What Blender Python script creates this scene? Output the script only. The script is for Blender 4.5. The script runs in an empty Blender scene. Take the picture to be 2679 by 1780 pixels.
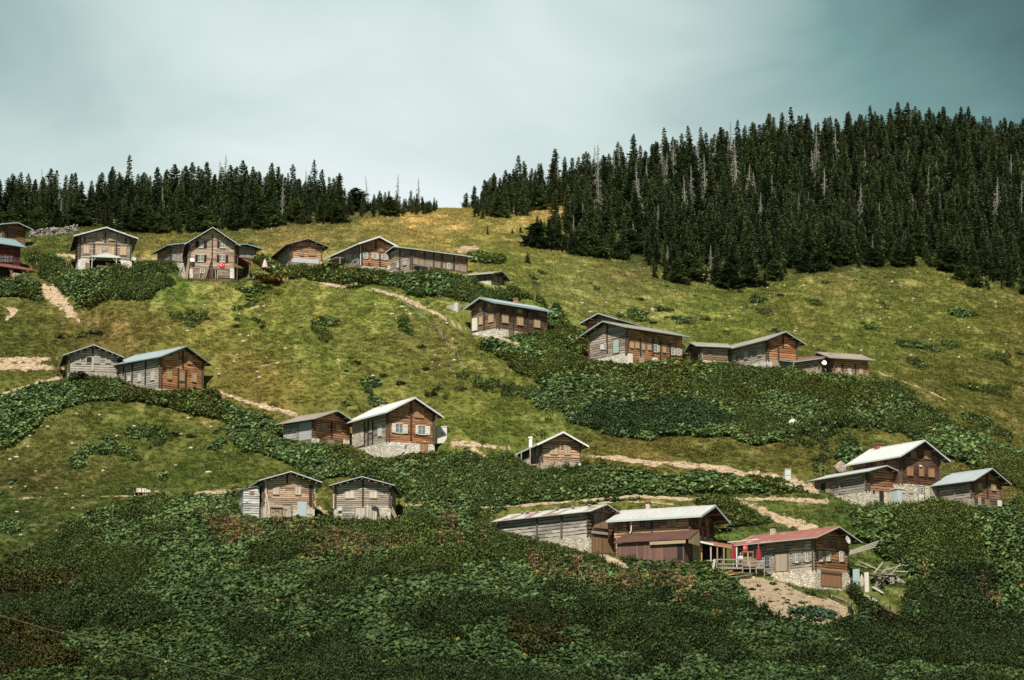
import bpy, math, random
import numpy as np
from mathutils import Vector, Matrix

R = math.radians
random.seed(7)
rng = np.random.default_rng(11)
scene = bpy.context.scene
col = scene.collection

# ------------------------------------------------------------------ camera, world, sun, exposure
PW, PH, PITCH, FOV = 2679.0, 1780.0, R(10.0), R(20.0)
FPX = PW / 2 / math.tan(FOV / 2)
CP, SP = math.cos(PITCH), math.sin(PITCH)
cam = bpy.data.cameras.new('camera')
cam.sensor_fit = 'HORIZONTAL'
cam.angle_x = FOV
cam.clip_start, cam.clip_end = 1.0, 6000.0
cam_o = bpy.data.objects.new('camera', cam)
cam_o.rotation_euler = (R(90) + PITCH, 0, 0)
col.objects.link(cam_o)
scene.camera = cam_o

SUN_AZ, SUN_EL = R(9), R(49)          # behind the camera, a little to the left
sun = bpy.data.lights.new('sun', 'SUN')
sun.energy = 4.8
sun.angle = R(0.5)
sun.color = (1.0, 0.93, 0.80)
sun_o = bpy.data.objects.new('sun', sun)
sdir = Vector((-math.sin(SUN_AZ) * math.cos(SUN_EL), -math.cos(SUN_AZ) * math.cos(SUN_EL), math.sin(SUN_EL)))
sun_o.rotation_euler = sdir.to_track_quat('Z', 'Y').to_euler()
col.objects.link(sun_o)

world = bpy.data.worlds.new('World')
scene.world = world
world.use_nodes = True
wn, wl = world.node_tree.nodes, world.node_tree.links
wn.clear()
w_out = wn.new('ShaderNodeOutputWorld')
w_bg = wn.new('ShaderNodeBackground')
w_bg.inputs['Strength'].default_value = 0.106
sky = wn.new('ShaderNodeTexSky')
sky.sky_type = 'NISHITA'
sky.sun_disc = False
sky.sun_elevation = SUN_EL
sky.sun_rotation = R(180) + SUN_AZ
sky.altitude = 2000
tc = wn.new('ShaderNodeTexCoord')
# thin veil of cloud over the sky: brighter low on the left, thinning to deep teal high on the right
mapn = wn.new('ShaderNodeMapping')
mapn.inputs['Scale'].default_value = (5.0, 5.0, 11.0)
mapn.inputs['Rotation'].default_value = (0, R(24), 0)
wl.new(tc.outputs['Generated'], mapn.inputs['Vector'])
cn = wn.new('ShaderNodeTexNoise')
cn.inputs['Scale'].default_value = 1.7
cn.inputs['Detail'].default_value = 4.0
cn.inputs['Roughness'].default_value = 0.48
cn.inputs['Distortion'].default_value = 0.4
wl.new(mapn.outputs['Vector'], cn.inputs['Vector'])
sepd = wn.new('ShaderNodeSeparateXYZ')
wl.new(tc.outputs['Generated'], sepd.inputs[0])
def wmath(op, a, b=None, clamp=False):
    n = wn.new('ShaderNodeMath'); n.operation = op; n.use_clamp = clamp
    for i, v in enumerate((a, b)):
        if v is None: continue
        if isinstance(v, (int, float)): n.inputs[i].default_value = v
        else: wl.new(v, n.inputs[i])
    return n.outputs[0]
# t: 0 thick bright veil .. 1 open deep sky
gx = wmath('MULTIPLY', wmath('POWER', wmath('ABSOLUTE', wmath('ADD', sepd.outputs['X'], 0.049)), 2.0), 15.5)
gz = wmath('MULTIPLY', wmath('SUBTRACT', sepd.outputs['Z'], 0.23), 3.3)
nz = wmath('MULTIPLY', wmath('SUBTRACT', cn.outputs['Fac'], 0.5), -0.75)
tt = wmath('ADD', wmath('ADD', wmath('ADD', gx, gz), nz), 0.09, True)
ramp = wn.new('ShaderNodeValToRGB')
cr = ramp.color_ramp
cr.elements[0].position = 0.0; cr.elements[0].color = (6.3, 7.0, 6.9, 1)
cr.elements[1].position = 1.0; cr.elements[1].color = (0.55, 1.12, 1.16, 1)
e = cr.elements.new(0.34); e.color = (4.2, 5.2, 5.0, 1)
e = cr.elements.new(0.70); e.color = (1.5, 2.65, 2.6, 1)
wl.new(tt, ramp.inputs['Fac'])
wmix = wn.new('ShaderNodeMix'); wmix.data_type = 'RGBA'
wmix.inputs['Factor'].default_value = 0.97
wl.new(sky.outputs['Color'], wmix.inputs[6])
wl.new(ramp.outputs['Color'], wmix.inputs[7])
wl.new(wmix.outputs[2], w_bg.inputs['Color'])
wl.new(w_bg.outputs[0], w_out.inputs[0])

vs = scene.view_settings
vs.view_transform = 'Standard'
vs.look = 'None'
vs.exposure = 0.32
vs.gamma = 1.0
scene.cycles.max_bounces = 6
scene.cycles.diffuse_bounces = 3

# ------------------------------------------------------------------ pixels, noise, terrain
CX, CY = PW / 2, PH / 2
def raydir(px, py):
    a = (np.asarray(px, float) - CX) / FPX
    b = -(np.asarray(py, float) - CY) / FPX
    return np.stack([a + 0 * b, CP - b * SP + 0 * a, SP + b * CP + 0 * a], -1)
def at(px, py, Y):
    d = raydir(px, py)
    return d * (np.asarray(Y, float) / d[..., 1])[..., None]
def project(p):
    p = np.asarray(p, float)
    zc = p[..., 1] * CP + p[..., 2] * SP
    yc = -p[..., 1] * SP + p[..., 2] * CP
    return CX + FPX * p[..., 0] / zc, CY - FPX * yc / zc

def _hash(ix, iy, seed):
    h = (ix.astype(np.int64) * 374761393 + iy.astype(np.int64) * 668265263 + seed * 974711) & 0xFFFFFFFF
    h = ((h ^ (h >> 13)) * 1274126177) & 0xFFFFFFFF
    return ((h ^ (h >> 16)) & 0xFFFF) / 65535.0
def vnoise(x, y, seed=0):
    x = np.asarray(x, float); y = np.asarray(y, float)
    ix, iy = np.floor(x), np.floor(y)
    fx, fy = x - ix, y - iy
    fx = fx * fx * (3 - 2 * fx); fy = fy * fy * (3 - 2 * fy)
    a, b = _hash(ix, iy, seed), _hash(ix + 1, iy, seed)
    c, d = _hash(ix, iy + 1, seed), _hash(ix + 1, iy + 1, seed)
    return (a + (b - a) * fx) * (1 - fy) + (c + (d - c) * fx) * fy
def fbm(x, y, seed=0, oct=4):
    s, a, t = 0, 0.5, 0
    for i in range(oct):
        s = s + a * vnoise(x * 2 ** i + 17.3 * i, y * 2 ** i - 9.1 * i, seed + i)
        t += a; a *= 0.5
    return s / t

# control points: photo pixel and distance in metres
CTRL = [(-450, 1780, 290), (0, 1780, 285), (600, 1780, 283), (1340, 1780, 281), (2100, 1780, 288), (2679, 1780, 298), (3150, 1780, 305),
 (-400, 1500, 332), (0, 1500, 331), (600, 1560, 314), (1340, 1600, 308), (2000, 1650, 308), (2300, 1640, 315), (2679, 1500, 340), (3100, 1500, 345),
 (-400, 1290, 362), (0, 1300, 361), (375, 1290, 360), (680, 1352, 350), (870, 1366, 348), (1150, 1375, 345), (1545, 1440, 336), (1790, 1460, 333),
 (2130, 1535, 328), (2270, 1322, 352), (2360, 1318, 354), (2545, 1325, 352), (2679, 1330, 358), (3100, 1330, 365),
 (1415, 1218, 366), (1014, 1196, 376), (820, 1155, 381), (600, 1130, 386), (1700, 1215, 364), (2050, 1245, 361), (2350, 1200, 372),
 (-400, 1000, 402), (0, 1000, 400), (178, 990, 401), (418, 1022, 396), (700, 1050, 392), (1000, 960, 402), (1240, 990, 398), (1500, 1080, 386), (1800, 1080, 386),
 (1640, 955, 409), (1300, 880, 418), (2008, 962, 405), (2160, 968, 404), (2300, 980, 409), (2500, 1090, 400), (2679, 1180, 390), (2679, 1000, 428), (3100, 1000, 438),
 (-400, 850, 420), (0, 850, 419), (300, 830, 421), (700, 800, 426), (1000, 800, 426), (1150, 760, 431), 
 (-400, 720, 438), (0, 730, 436), (205, 707, 437), (495, 730, 431), (760, 692, 444), (940, 700, 444), (1075, 712, 440), (1284, 742, 436), (1430, 800, 436),
 (1600, 830, 440), (1900, 860, 440), (2250, 880, 440), (2450, 850, 458), (2679, 880, 456),
 (-400, 640, 472), (66, 650, 468), (340, 640, 468), (620, 640, 470), (900, 625, 477), (1250, 660, 474), (1500, 720, 468), (1900, 760, 478), (2150, 712, 494), (2400, 715, 497), (2679, 790, 486), (3100, 800, 492),
 (-400, 600, 490), (0, 602, 488), (340, 603, 487), (640, 610, 486), (900, 590, 497), (1150, 570, 520), (1300, 560, 535),
 (1420, 665, 492), (1460, 560, 535), (1550, 640, 508), (1800, 620, 530), (2200, 600, 545), (2679, 640, 535),
 (-400, 560, 530), (0, 560, 528), (400, 552, 530), (800, 552, 535), (1000, 556, 545), (1200, 545, 562),
 (1317, 546, 566), (1464, 516, 575), (1646, 471, 590), (1919, 420, 610), (2202, 386, 625), (2327, 380, 630), (2543, 397, 632), (2679, 412, 632), (3100, 430, 640)]
cp = np.array(CTRL, float)
P = at(cp[:, 0], cp[:, 1], cp[:, 2])
extra = []
for x in (-40, 0, 40):
    extra += [(x, 5, -1.9), (x * 1.2, 100, -0.6), (x * 1.4, 180, 3.0), (x * 1.6, 235, 8.0)]
for k, zc in ((-0.22, 104), (-0.1, 108), (-0.03, 112), (0.0, 120), (0.05, 138), (0.1, 152), (0.16, 156), (0.22, 156)):
    extra += [(k * 720, 720, zc - 14), (k * 900, 900, zc - 50), (k * 1300, 1300, zc - 100)]
P = np.vstack([P, np.array(extra, float)])
S = 100.0
def _tps(r2):
    return 0.5 * r2 * np.log(np.maximum(r2, 1e-12))
_n = len(P)
_xy = P[:, :2] / S
_d2 = ((_xy[:, None] - _xy[None]) ** 2).sum(-1)
_A = np.zeros((_n + 3, _n + 3))
_A[:_n, :_n] = _tps(_d2) + np.eye(_n) * 0.0012
_A[:_n, _n] = 1; _A[:_n, _n + 1:] = _xy
_A[_n, :_n] = 1; _A[_n + 1:, :_n] = _xy.T
_w = np.linalg.solve(_A, np.concatenate([P[:, 2], np.zeros(3)]))
def hbase(x, y):
    x = np.clip(x, -0.215 * y - 2, 0.215 * y + 2)
    sh = np.shape(x); q = np.stack([np.ravel(x), np.ravel(y)], -1) / S
    out = np.empty(len(q))
    for i in range(0, len(q), 20000):
        qq = q[i:i + 20000]
        d2 = ((qq[:, None] - _xy[None]) ** 2).sum(-1)
        out[i:i + 20000] = _tps(d2) @ _w[:_n] + _w[_n] + qq @ _w[_n + 1:]
    return out.reshape(sh)

KS = np.concatenate([[-1.4, -0.9, -0.6, -0.45, -0.35, -0.29, -0.26], np.linspace(-0.19, 0.19, 821), [0.26, 0.29, 0.35, 0.45, 0.6, 0.9, 1.4]])
KS = np.sort(np.concatenate([KS, np.linspace(-0.252, -0.192, 44), np.linspace(0.192, 0.252, 44)]))
YS = np.concatenate([[2, 20, 60, 100, 150, 190, 215, 235], np.linspace(250, 660, 720), [670, 685, 705, 730, 770, 830, 920, 1050, 1300, 1700, 2300]])
kk = np.linspace(-0.215, 0.215, 174)                       # coarse smooth surface, then noise on the fine grid
yy = np.concatenate([[2, 20, 60, 100, 150, 190, 215, 235], np.linspace(250, 660, 206), [670, 685, 705, 730, 770, 830, 920, 1050, 1300, 1700, 2300]])
Hc = hbase(kk[None] * yy[:, None], yy[:, None] + 0 * kk[None])
def _interp2(ys, ks, H, y, k):
    i = np.clip(np.searchsorted(ys, y) - 1, 0, len(ys) - 2)
    j = np.clip(np.searchsorted(ks, k) - 1, 0, len(ks) - 2)
    fy = np.clip((y - ys[i]) / (ys[i + 1] - ys[i]), 0, 1); fk = np.clip((k - ks[j]) / (ks[j + 1] - ks[j]), 0, 1)
    return (H[i, j] * (1 - fk) + H[i, j + 1] * fk) * (1 - fy) + (H[i + 1, j] * (1 - fk) + H[i + 1, j + 1] * fk) * fy
PADS = []
def height(x, y):
    x = np.asarray(x, float); y = np.asarray(y, float)
    b = _interp2(yy, kk, Hc, y, x / np.maximum(y, 1))
    n = 1.1 * (fbm(x / 14, y / 14, 3) - 0.5) + 0.45 * (fbm(x / 3.2, y / 4.5, 9, 3) - 0.5)
    hh = np.atleast_1d(b + n * np.clip((y - 40) / 150, 0, 1)); shp = np.shape(x); x = np.atleast_1d(x); y = np.atleast_1d(y)
    for (px_, py_, pz_, ca, sa, xa, xb, L, gs) in PADS:          # levelled plots the houses stand on
        m = (np.abs(x - px_) < 24) & (np.abs(y - py_) < 24)
        if not m.any(): continue
        qx = (x[m] - px_) * ca - (y[m] - py_) * sa; qy = (x[m] - px_) * sa + (y[m] - py_) * ca
        d = np.hypot(np.maximum(np.maximum(xa - qx, qx - xb), 0), np.maximum(np.maximum(-2.6 - qy, qy - L), 0))
        w = np.clip(1 - d / 2.6, 0, 1); w = w * w * (3 - 2 * w)
        t = pz_ - 0.45 + gs * np.clip(qy, -0.6, L)
        hh[m] = hh[m] * (1 - w) + np.minimum(t, hh[m] + 0.4) * w
    return hh.reshape(shp)
_ym = np.linspace(250, 700, 1801)
def hit(px, py):
    """first point of the hillside seen through each pixel"""
    px = np.atleast_1d(np.asarray(px, float)); py = np.atleast_1d(np.asarray(py, float))
    d = raydir(px, py)
    out = np.zeros((len(px), 3))
    for i in range(0, len(px), 400):
        dd = d[i:i + 400]
        k = dd[:, 0] / dd[:, 1]; s = dd[:, 2] / dd[:, 1]
        Hh = height(k[:, None] * _ym[None], _ym[None] + 0 * k[:, None])
        below = (s[:, None] * _ym[None]) < Hh
        j = np.where(below.any(1), below.argmax(1), len(_ym) - 1)
        y = _ym[j]
        out[i:i + 400] = np.stack([k * y, y, height(k * y, y)], -1)
    return out
def ground(px, py):
    return Vector(hit(px, py)[0])

D = 2679 / 2360.0                                           # display pixels of the full view
def inpoly(px, py, poly):
    px = np.asarray(px); py = np.asarray(py)
    r = np.zeros(px.shape, bool)
    n = len(poly)
    for i in range(n):
        x1, y1 = poly[i]; x2, y2 = poly[(i + 1) % n]
        c = ((y1 > py) != (y2 > py)) & (px < (x2 - x1) * (py - y1) / ((y2 - y1) or 1e-9) + x1)
        r ^= c
    return r
def dist_line(px, py, pts):
    best = np.full(np.shape(px), 1e9); wv = np.zeros(np.shape(px))
    for (x1, y1, w1), (x2, y2, w2) in zip(pts[:-1], pts[1:]):
        dx, dy = x2 - x1, y2 - y1
        t = np.clip(((px - x1) * dx + (py - y1) * dy) / (dx * dx + dy * dy + 1e-9), 0, 1)
        d = np.hypot((px - x1 - t * dx), (py - y1 - t * dy) * 1.0)
        m = d < best
        best = np.where(m, d, best); wv = np.where(m, w1 + t * (w2 - w1), wv)
    return best, wv

# dirt tracks and bare earth, in display pixels: (x, y, half width)
TRACKS = [[(0, 842, 15), (60, 846, 14), (110, 850, 9), (152, 850, 6)], [(0, 912, 5), (60, 892, 5), (150, 868, 4)],
 [(490, 902, 4), (560, 924, 7), (620, 942, 8), (700, 962, 7)], [(725, 652, 2), (800, 664, 4)],
 [(860, 668, 3), (925, 686, 5), (1000, 722, 7), (1050, 750, 9), (1090, 768, 7), (1150, 780, 6), (1192, 797, 7)],
 [(1000, 1020, 5), (1090, 1026, 7), (1190, 1036, 5)], [(1090, 1036, 9), (1118, 1054, 6)],
 [(1335, 1052, 5), (1420, 1057, 8), (1500, 1068, 8), (1570, 1070, 8), (1660, 1082, 9), (1700, 1092, 9), (1780, 1096, 10), (1850, 1116, 12), (1880, 1130, 9)],
 [(930, 1166, 2.5), (1130, 1172, 3), (1330, 1157, 4), (1400, 1150, 4), (1480, 1146, 4), (1560, 1151, 4), (1690, 1152, 5), (1800, 1151, 6), (1905, 1158, 5)],
 [(1380, 1161, 2.5), (1480, 1158, 2.5), (1550, 1164, 2)],
 [(1705, 1160, 7), (1750, 1178, 11), (1800, 1196, 13), (1850, 1213, 14), (1900, 1235, 12)], [(450, 1139, 3), (510, 1135, 6), (560, 1134, 6)],
 [(722, 1155, 6), (735, 1175, 7), (760, 1188, 4)], [(126, 588, 4), (182, 592, 5)], [(310, 597, 4), (362, 599, 5)],
 [(1370, 1275, 6), (1410, 1290, 8), (1445, 1310, 5)], [(208, 488, 5), (220, 505, 8)], [(262, 512, 4), (270, 515, 4)],
 [(105, 668, 15), (125, 685, 20), (150, 708, 21), (172, 732, 14), (182, 742, 7)], [(0, 704, 2), (35, 718, 7), (15, 738, 7)],
 [(1060, 578, 9), (1100, 574, 7)], [(268, 783, 1.2), (283, 800, 1.2)], [(600, 846, 1), (650, 835, 1.4), (710, 823, 1)],
 [(330, 1140, 4), (350, 1141, 4)], [(130, 826, 5), (60, 832, 9), (0, 830, 7)], [(2010, 855, 1.5), (2120, 895, 2), (2220, 940, 1.5)],
 [(1290, 492, 7), (1330, 488, 6)], [(580, 712, 4), (610, 705, 4)], [(0, 1152, 1.2), (200, 1146, 1.2), (330, 1145, 1.2)]]
GARDEN = [(1690, 1342), (1720, 1330), (1790, 1336), (1860, 1372), (1930, 1388), (1958, 1402), (1962, 1432), (1890, 1443), (1800, 1432), (1740, 1408)]
def soil_mask(dx, dy, x, y):
    n = 0.55 * fbm(x / 1.6, y / 3.0, 21, 4) + 0.45 * fbm(x / 0.55, y / 1.1, 23, 2) - 0.5
    m = np.full(np.shape(dx), -9.0)
    for t in TRACKS:
        d, w = dist_line(dx, dy, t)
        m = np.maximum(m, (w * 0.70 - d) / np.maximum(w, 2.5) + n * 2.6)
    g = inpoly(dx, dy, GARDEN)
    m = np.where(g, np.maximum(m, 0.4 + n * 0.9), m)
    return m

SWATCH = [(100, 560, 105, 105, 50), (350, 560, 140, 125, 65), (700, 540, 165, 145, 85), (1000, 510, 170, 145, 85), (1250, 500, 175, 150, 90), (1150, 570, 132, 126, 62),
 (1300, 640, 135, 130, 70), (1500, 690, 135, 128, 68), (1900, 680, 130, 125, 62), (2200, 650, 122, 117, 57), (2300, 760, 108, 103, 47), (2000, 780, 112, 113, 51), (1700, 740, 116, 116, 53),
 (600, 700, 110, 112, 48), (900, 700, 108, 113, 48), (450, 780, 118, 108, 50), (250, 760, 104, 88, 44), (60, 780, 90, 88, 40), (750, 800, 110, 112, 48), (950, 880, 112, 108, 50),
 (600, 880, 118, 100, 48), (300, 1000, 90, 92, 40), (150, 1080, 90, 88, 40), (480, 1080, 86, 92, 40), (250, 1170, 80, 88, 38), (60, 1200, 72, 80, 36), (1100, 930, 105, 105, 45),
 (1250, 960, 98, 100, 44), (1450, 1040, 102, 90, 43), (1800, 1050, 102, 92, 43), (2200, 900, 98, 93, 42), (2300, 1000, 96, 88, 40), (2000, 1180, 78, 88, 40), (1700, 1200, 88, 98, 44),
 (1200, 700, 110, 115, 52), (400, 660, 98, 108, 46), (60, 1400, 76, 66, 34), (250, 1290, 88, 66, 36),
 (1500, 560, 60, 68, 34), (1800, 480, 52, 60, 32), (2100, 480, 50, 58, 30), (2300, 560, 50, 58, 30), (1900, 580, 52, 60, 32), (300, 515, 62, 70, 34), (700, 500, 70, 76, 36), (60, 515, 60, 68, 34)]
_sw = np.array(SWATCH, float)
def s2l(c):
    c = np.asarray(c, float)
    return np.where(c <= 0.04045, c / 12.92, ((c + 0.055) / 1.055) ** 2.4)
_swl = s2l(_sw[:, 2:] / 255.0)
def grass_colour(dx, dy, x, y):
    sh = np.shape(dx); q = np.stack([np.ravel(dx), np.ravel(dy)], -1)
    out = np.empty((len(q), 3))
    for i in range(0, len(q), 40000):
        w = 1 / (((q[i:i + 40000, None] - _sw[None, :, :2]) ** 2 * np.array([0.5, 1.0])).sum(-1) + 1200.0) ** 1.5
        out[i:i + 40000] = (w @ _swl) / w.sum(1, keepdims=True)
    out = out.reshape(sh + (3,)) * 1.06 * np.array([0.95, 1.06, 1.2])
    n1 = fbm(x / 9, y / 16, 31, 4)[..., None]
    n2 = fbm(x / 2.2, y / 4.0, 41, 3)[..., None]
    br = np.clip((n1 - 0.60) * 4, 0, 1) * 0.4                    # rusty bracken patches
    gr = np.clip((0.47 - n1) * 4, 0, 1) * 0.4                     # lusher hollows
    out = out * (1 - br) + br * (out.mean(-1, keepdims=True) * np.array([1.45, 1.0, 0.42]))
    out = out * (1 - gr) + gr * (out * np.array([0.76, 0.98, 0.80]))
    st = np.clip((n2 - 0.60) * 7, 0, 1) * 0.75                    # straw coloured tussocks
    out = out * (1 - st) + st * (out * np.array([1.75, 1.5, 1.7]) + 0.015)
    n3 = fbm(x / 0.9, y / 1.7, 45, 2)[..., None]; n4 = fbm(x / 18 + y / 60, y / 1.9 - x / 25, 49, 3)[..., None]
    return out * (0.48 + 0.30 * n2 + 0.34 * n3 + 0.44 * n4)

# ------------------------------------------------------------------ materials
def new_mat(name):
    m = bpy.data.materials.new(name); m.use_nodes = True
    nt = m.node_tree
    b = nt.nodes.get('Principled BSDF')
    return m, nt.nodes, nt.links, b
class NB:
    """tiny node helper"""
    def __init__(s, nodes, links): s.n, s.l = nodes, links
    def put(s, sock, v):
        if v is None: return
        if isinstance(v, (int, float)): sock.default_value = v
        elif isinstance(v, (tuple, list)): sock.default_value = v if len(v) == len(sock.default_value) else tuple(v) + (1,)
        else: s.l.new(v, sock)
    def math(s, op, a, b=None, c=None, clamp=False):
        n = s.n.new('ShaderNodeMath'); n.operation = op; n.use_clamp = clamp
        for i, v in enumerate((a, b, c)): s.put(n.inputs[i], v)
        return n.outputs[0]
    def mix(s, f, a, b, blend='MIX'):
        n = s.n.new('ShaderNodeMix'); n.data_type = 'RGBA'; n.blend_type = blend
        s.put(n.inputs[0], f); s.put(n.inputs[6], a); s.put(n.inputs[7], b)
        return n.outputs[2]
    def noise(s, vec, scale, detail=3, rough=0.55):
        n = s.n.new('ShaderNodeTexNoise'); s.put(n.inputs['Vector'], vec)
        n.inputs['Scale'].default_value = scale; n.inputs['Detail'].default_value = detail; n.inputs['Roughness'].default_value = rough
        return n.outputs['Fac']
    def mapping(s, vec, scale):
        n = s.n.new('ShaderNodeMapping'); s.put(n.inputs['Vector'], vec); n.inputs['Scale'].default_value = scale
        return n.outputs[0]
    def obj(s):
        return s.n.new('ShaderNodeTexCoord').outputs['Object']
    def rnd(s):
        return s.n.new('ShaderNodeObjectInfo').outputs['Random']
    def sep(s, v):
        n = s.n.new('ShaderNodeSeparateXYZ'); s.put(n.inputs[0], v); return n.outputs
    def comb(s, x, y, z):
        n = s.n.new('ShaderNodeCombineXYZ')
        for i, v in enumerate((x, y, z)): s.put(n.inputs[i], v)
        return n.outputs[0]
    def white(s, v):
        n = s.n.new('ShaderNodeTexWhiteNoise'); n.noise_dimensions = '3D'; s.put(n.inputs['Vector'], v); return n.outputs['Value']
    def bump(s, h, strength, dist, bsdf):
        n = s.n.new('ShaderNodeBump'); n.inputs['Strength'].default_value = strength; n.inputs['Distance'].default_value = dist
        s.put(n.inputs['Height'], h); s.l.new(n.outputs[0], bsdf.inputs['Normal'])
_mats = {}
def cached(f):
    def g(*a):
        k = (f.__name__,) + a
        if k not in _mats: _mats[k] = f(*a)
        return _mats[k]
    return g
@cached
def logs(c, grey, pitch=0.33):
    """weathered log wall: courses with dark seams; grey = how far it has silvered"""
    m, n, l, b = new_mat('log_wall'); N = NB(n, l)
    v = N.obj(); x, y, z = N.sep(v)[:3]
    warp = N.math('MULTIPLY', N.math('SUBTRACT', N.noise(N.mapping(v, (0.5, 0.5, 2.0)), 1.0), 0.5), 0.14)
    zz = N.math('DIVIDE', N.math('ADD', z, warp), pitch)
    row = N.math('FLOOR', zz); fr = N.math('FRACT', zz)
    seg = N.math('FLOOR', N.math('ADD', N.math('MULTIPLY', N.math('ADD', x, y), 0.31), N.math('MULTIPLY', row, 0.37)))
    w = N.white(N.comb(row, seg, 3.0))
    st = N.noise(N.mapping(v, (0.9, 0.9, 16.0)), 1.3, 4, 0.65)
    big = N.noise(v, 0.5, 3)
    c = (min(1, c[0] * 1.40), c[1] * 1.36, c[2] * 1.36)
    dk = tuple(q * 0.40 for q in c)
    colr = N.mix(N.math('ADD', N.math('MULTIPLY', w, 0.75), N.math('MULTIPLY', st, 0.35), clamp=True), dk, tuple(min(1, q * 1.75) for q in c))
    g = N.math('ADD', N.math('MULTIPLY', N.math('SUBTRACT', big, 0.5), 1.2), grey * 0.92, clamp=True)
    gv = N.math('ADD', 0.10, N.math('MULTIPLY', st, 0.62))
    gv = N.math('MULTIPLY', gv, N.math('ADD', 0.65, N.math('MULTIPLY', w, 0.6)))
    gc = N.comb(gv, N.math('MULTIPLY', gv, 0.94), N.math('MULTIPLY', gv, 0.86))
    colr = N.mix(g, colr, gc)
    seam = N.math('LESS_THAN', fr, N.math('SUBTRACT', N.math('MULTIPLY', N.noise(N.mapping(v, (0.7, 0.7, 3.5)), 1.0, 3), 0.72), 0.12))
    colr = N.mix(N.math('MULTIPLY', seam, 0.88), colr, (0.012, 0.010, 0.009))
    crack = N.math('GREATER_THAN', N.noise(N.mapping(v, (1.0, 1.0, 7.0)), 1.6, 3, 0.7), 0.63)
    colr = N.mix(N.math('MULTIPLY', crack, 0.8), colr, (0.018, 0.013, 0.010))
    l.new(colr, b.inputs['Base Color']); b.inputs['Roughness'].default_value = 0.85
    b.inputs['Specular IOR Level'].default_value = 0.15
    N.bump(N.math('SUBTRACT', N.math('ADD', fr, N.math('MULTIPLY', st, 0.6)), N.math('MULTIPLY', seam, 1.0)), 0.7, 0.05, b)
    return m
@cached
def planks(c, width=0.17, wear=0.5):
    """upright boards"""
    m, n, l, b = new_mat('board_wood'); N = NB(n, l)
    v = N.obj(); x, y, z = N.sep(v)[:3]
    u = N.math('DIVIDE', N.math('ADD', x, y), width)
    w = N.white(N.comb(N.math('FLOOR', u), 1.0, 2.0)); fr = N.math('FRACT', u)
    st = N.noise(N.mapping(v, (9, 9, 0.9)), 1.2, 4, 0.65)
    f = N.math('ADD', N.math('MULTIPLY', w, 0.6), N.math('MULTIPLY', st, 0.5), clamp=True)
    lo = tuple(q * (1 - 0.62 * wear) for q in c)
    colr = N.mix(f, lo, tuple(min(1, q * 1.12) for q in c))
    colr = N.mix(N.math('MULTIPLY', N.math('LESS_THAN', fr, 0.13), 0.75), colr, tuple(q * 0.15 for q in c))
    l.new(colr, b.inputs['Base Color']); b.inputs['Roughness'].default_value = 0.85
    b.inputs['Specular IOR Level'].default_value = 0.15
    N.bump(st, 0.4, 0.03, b)
    return m
@cached
def plain_wood(c):
    m, n, l, b = new_mat('rough_timber'); N = NB(n, l)
    v = N.obj()
    st = N.noise(N.mapping(v, (3, 3, 3)), 2.0, 5, 0.7)
    colr = N.mix(st, tuple(q * 0.45 for q in c), tuple(min(1, q * 1.35) for q in c))
    l.new(colr, b.inputs['Base Color']); b.inputs['Roughness'].default_value = 0.85
    b.inputs['Specular IOR Level'].default_value = 0.2
    N.bump(st, 0.5, 0.03, b)
    return m
@cached
def rubble(c):
    """dry stone masonry"""
    m, n, l, b = new_mat('rubble_stone'); N = NB(n, l)
    v = N.mapping(N.obj(), (1, 1, 1.35))
    t = n.new('ShaderNodeTexVoronoi'); t.inputs['Scale'].default_value = 2.9; l.new(v, t.inputs['Vector'])
    d = n.new('ShaderNodeTexVoronoi'); d.feature = 'DISTANCE_TO_EDGE'; d.inputs['Scale'].default_value = 2.9; l.new(v, d.inputs['Vector'])
    w = N.sep(t.outputs['Color'])[0]
    big = N.noise(v, 0.7, 4)
    colr = N.mix(N.math('ADD', N.math('MULTIPLY', w, 0.7), N.math('MULTIPLY', big, 0.3)), tuple(q * 0.50 for q in c), tuple(min(1, q * 1.2) for q in c))
    gap = N.math('LESS_THAN', d.outputs['Distance'], 0.035)
    colr = N.mix(N.math('MULTIPLY', gap, N.math('ADD', 0.15, N.math('MULTIPLY', big, 0.9), clamp=True)), colr, tuple(q * 0.22 for q in c))
    l.new(colr, b.inputs['Base Color']); b.inputs['Roughness'].default_value = 0.9
    N.bump(d.outputs['Distance'], 0.9, 0.12, b)
    return m
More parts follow.
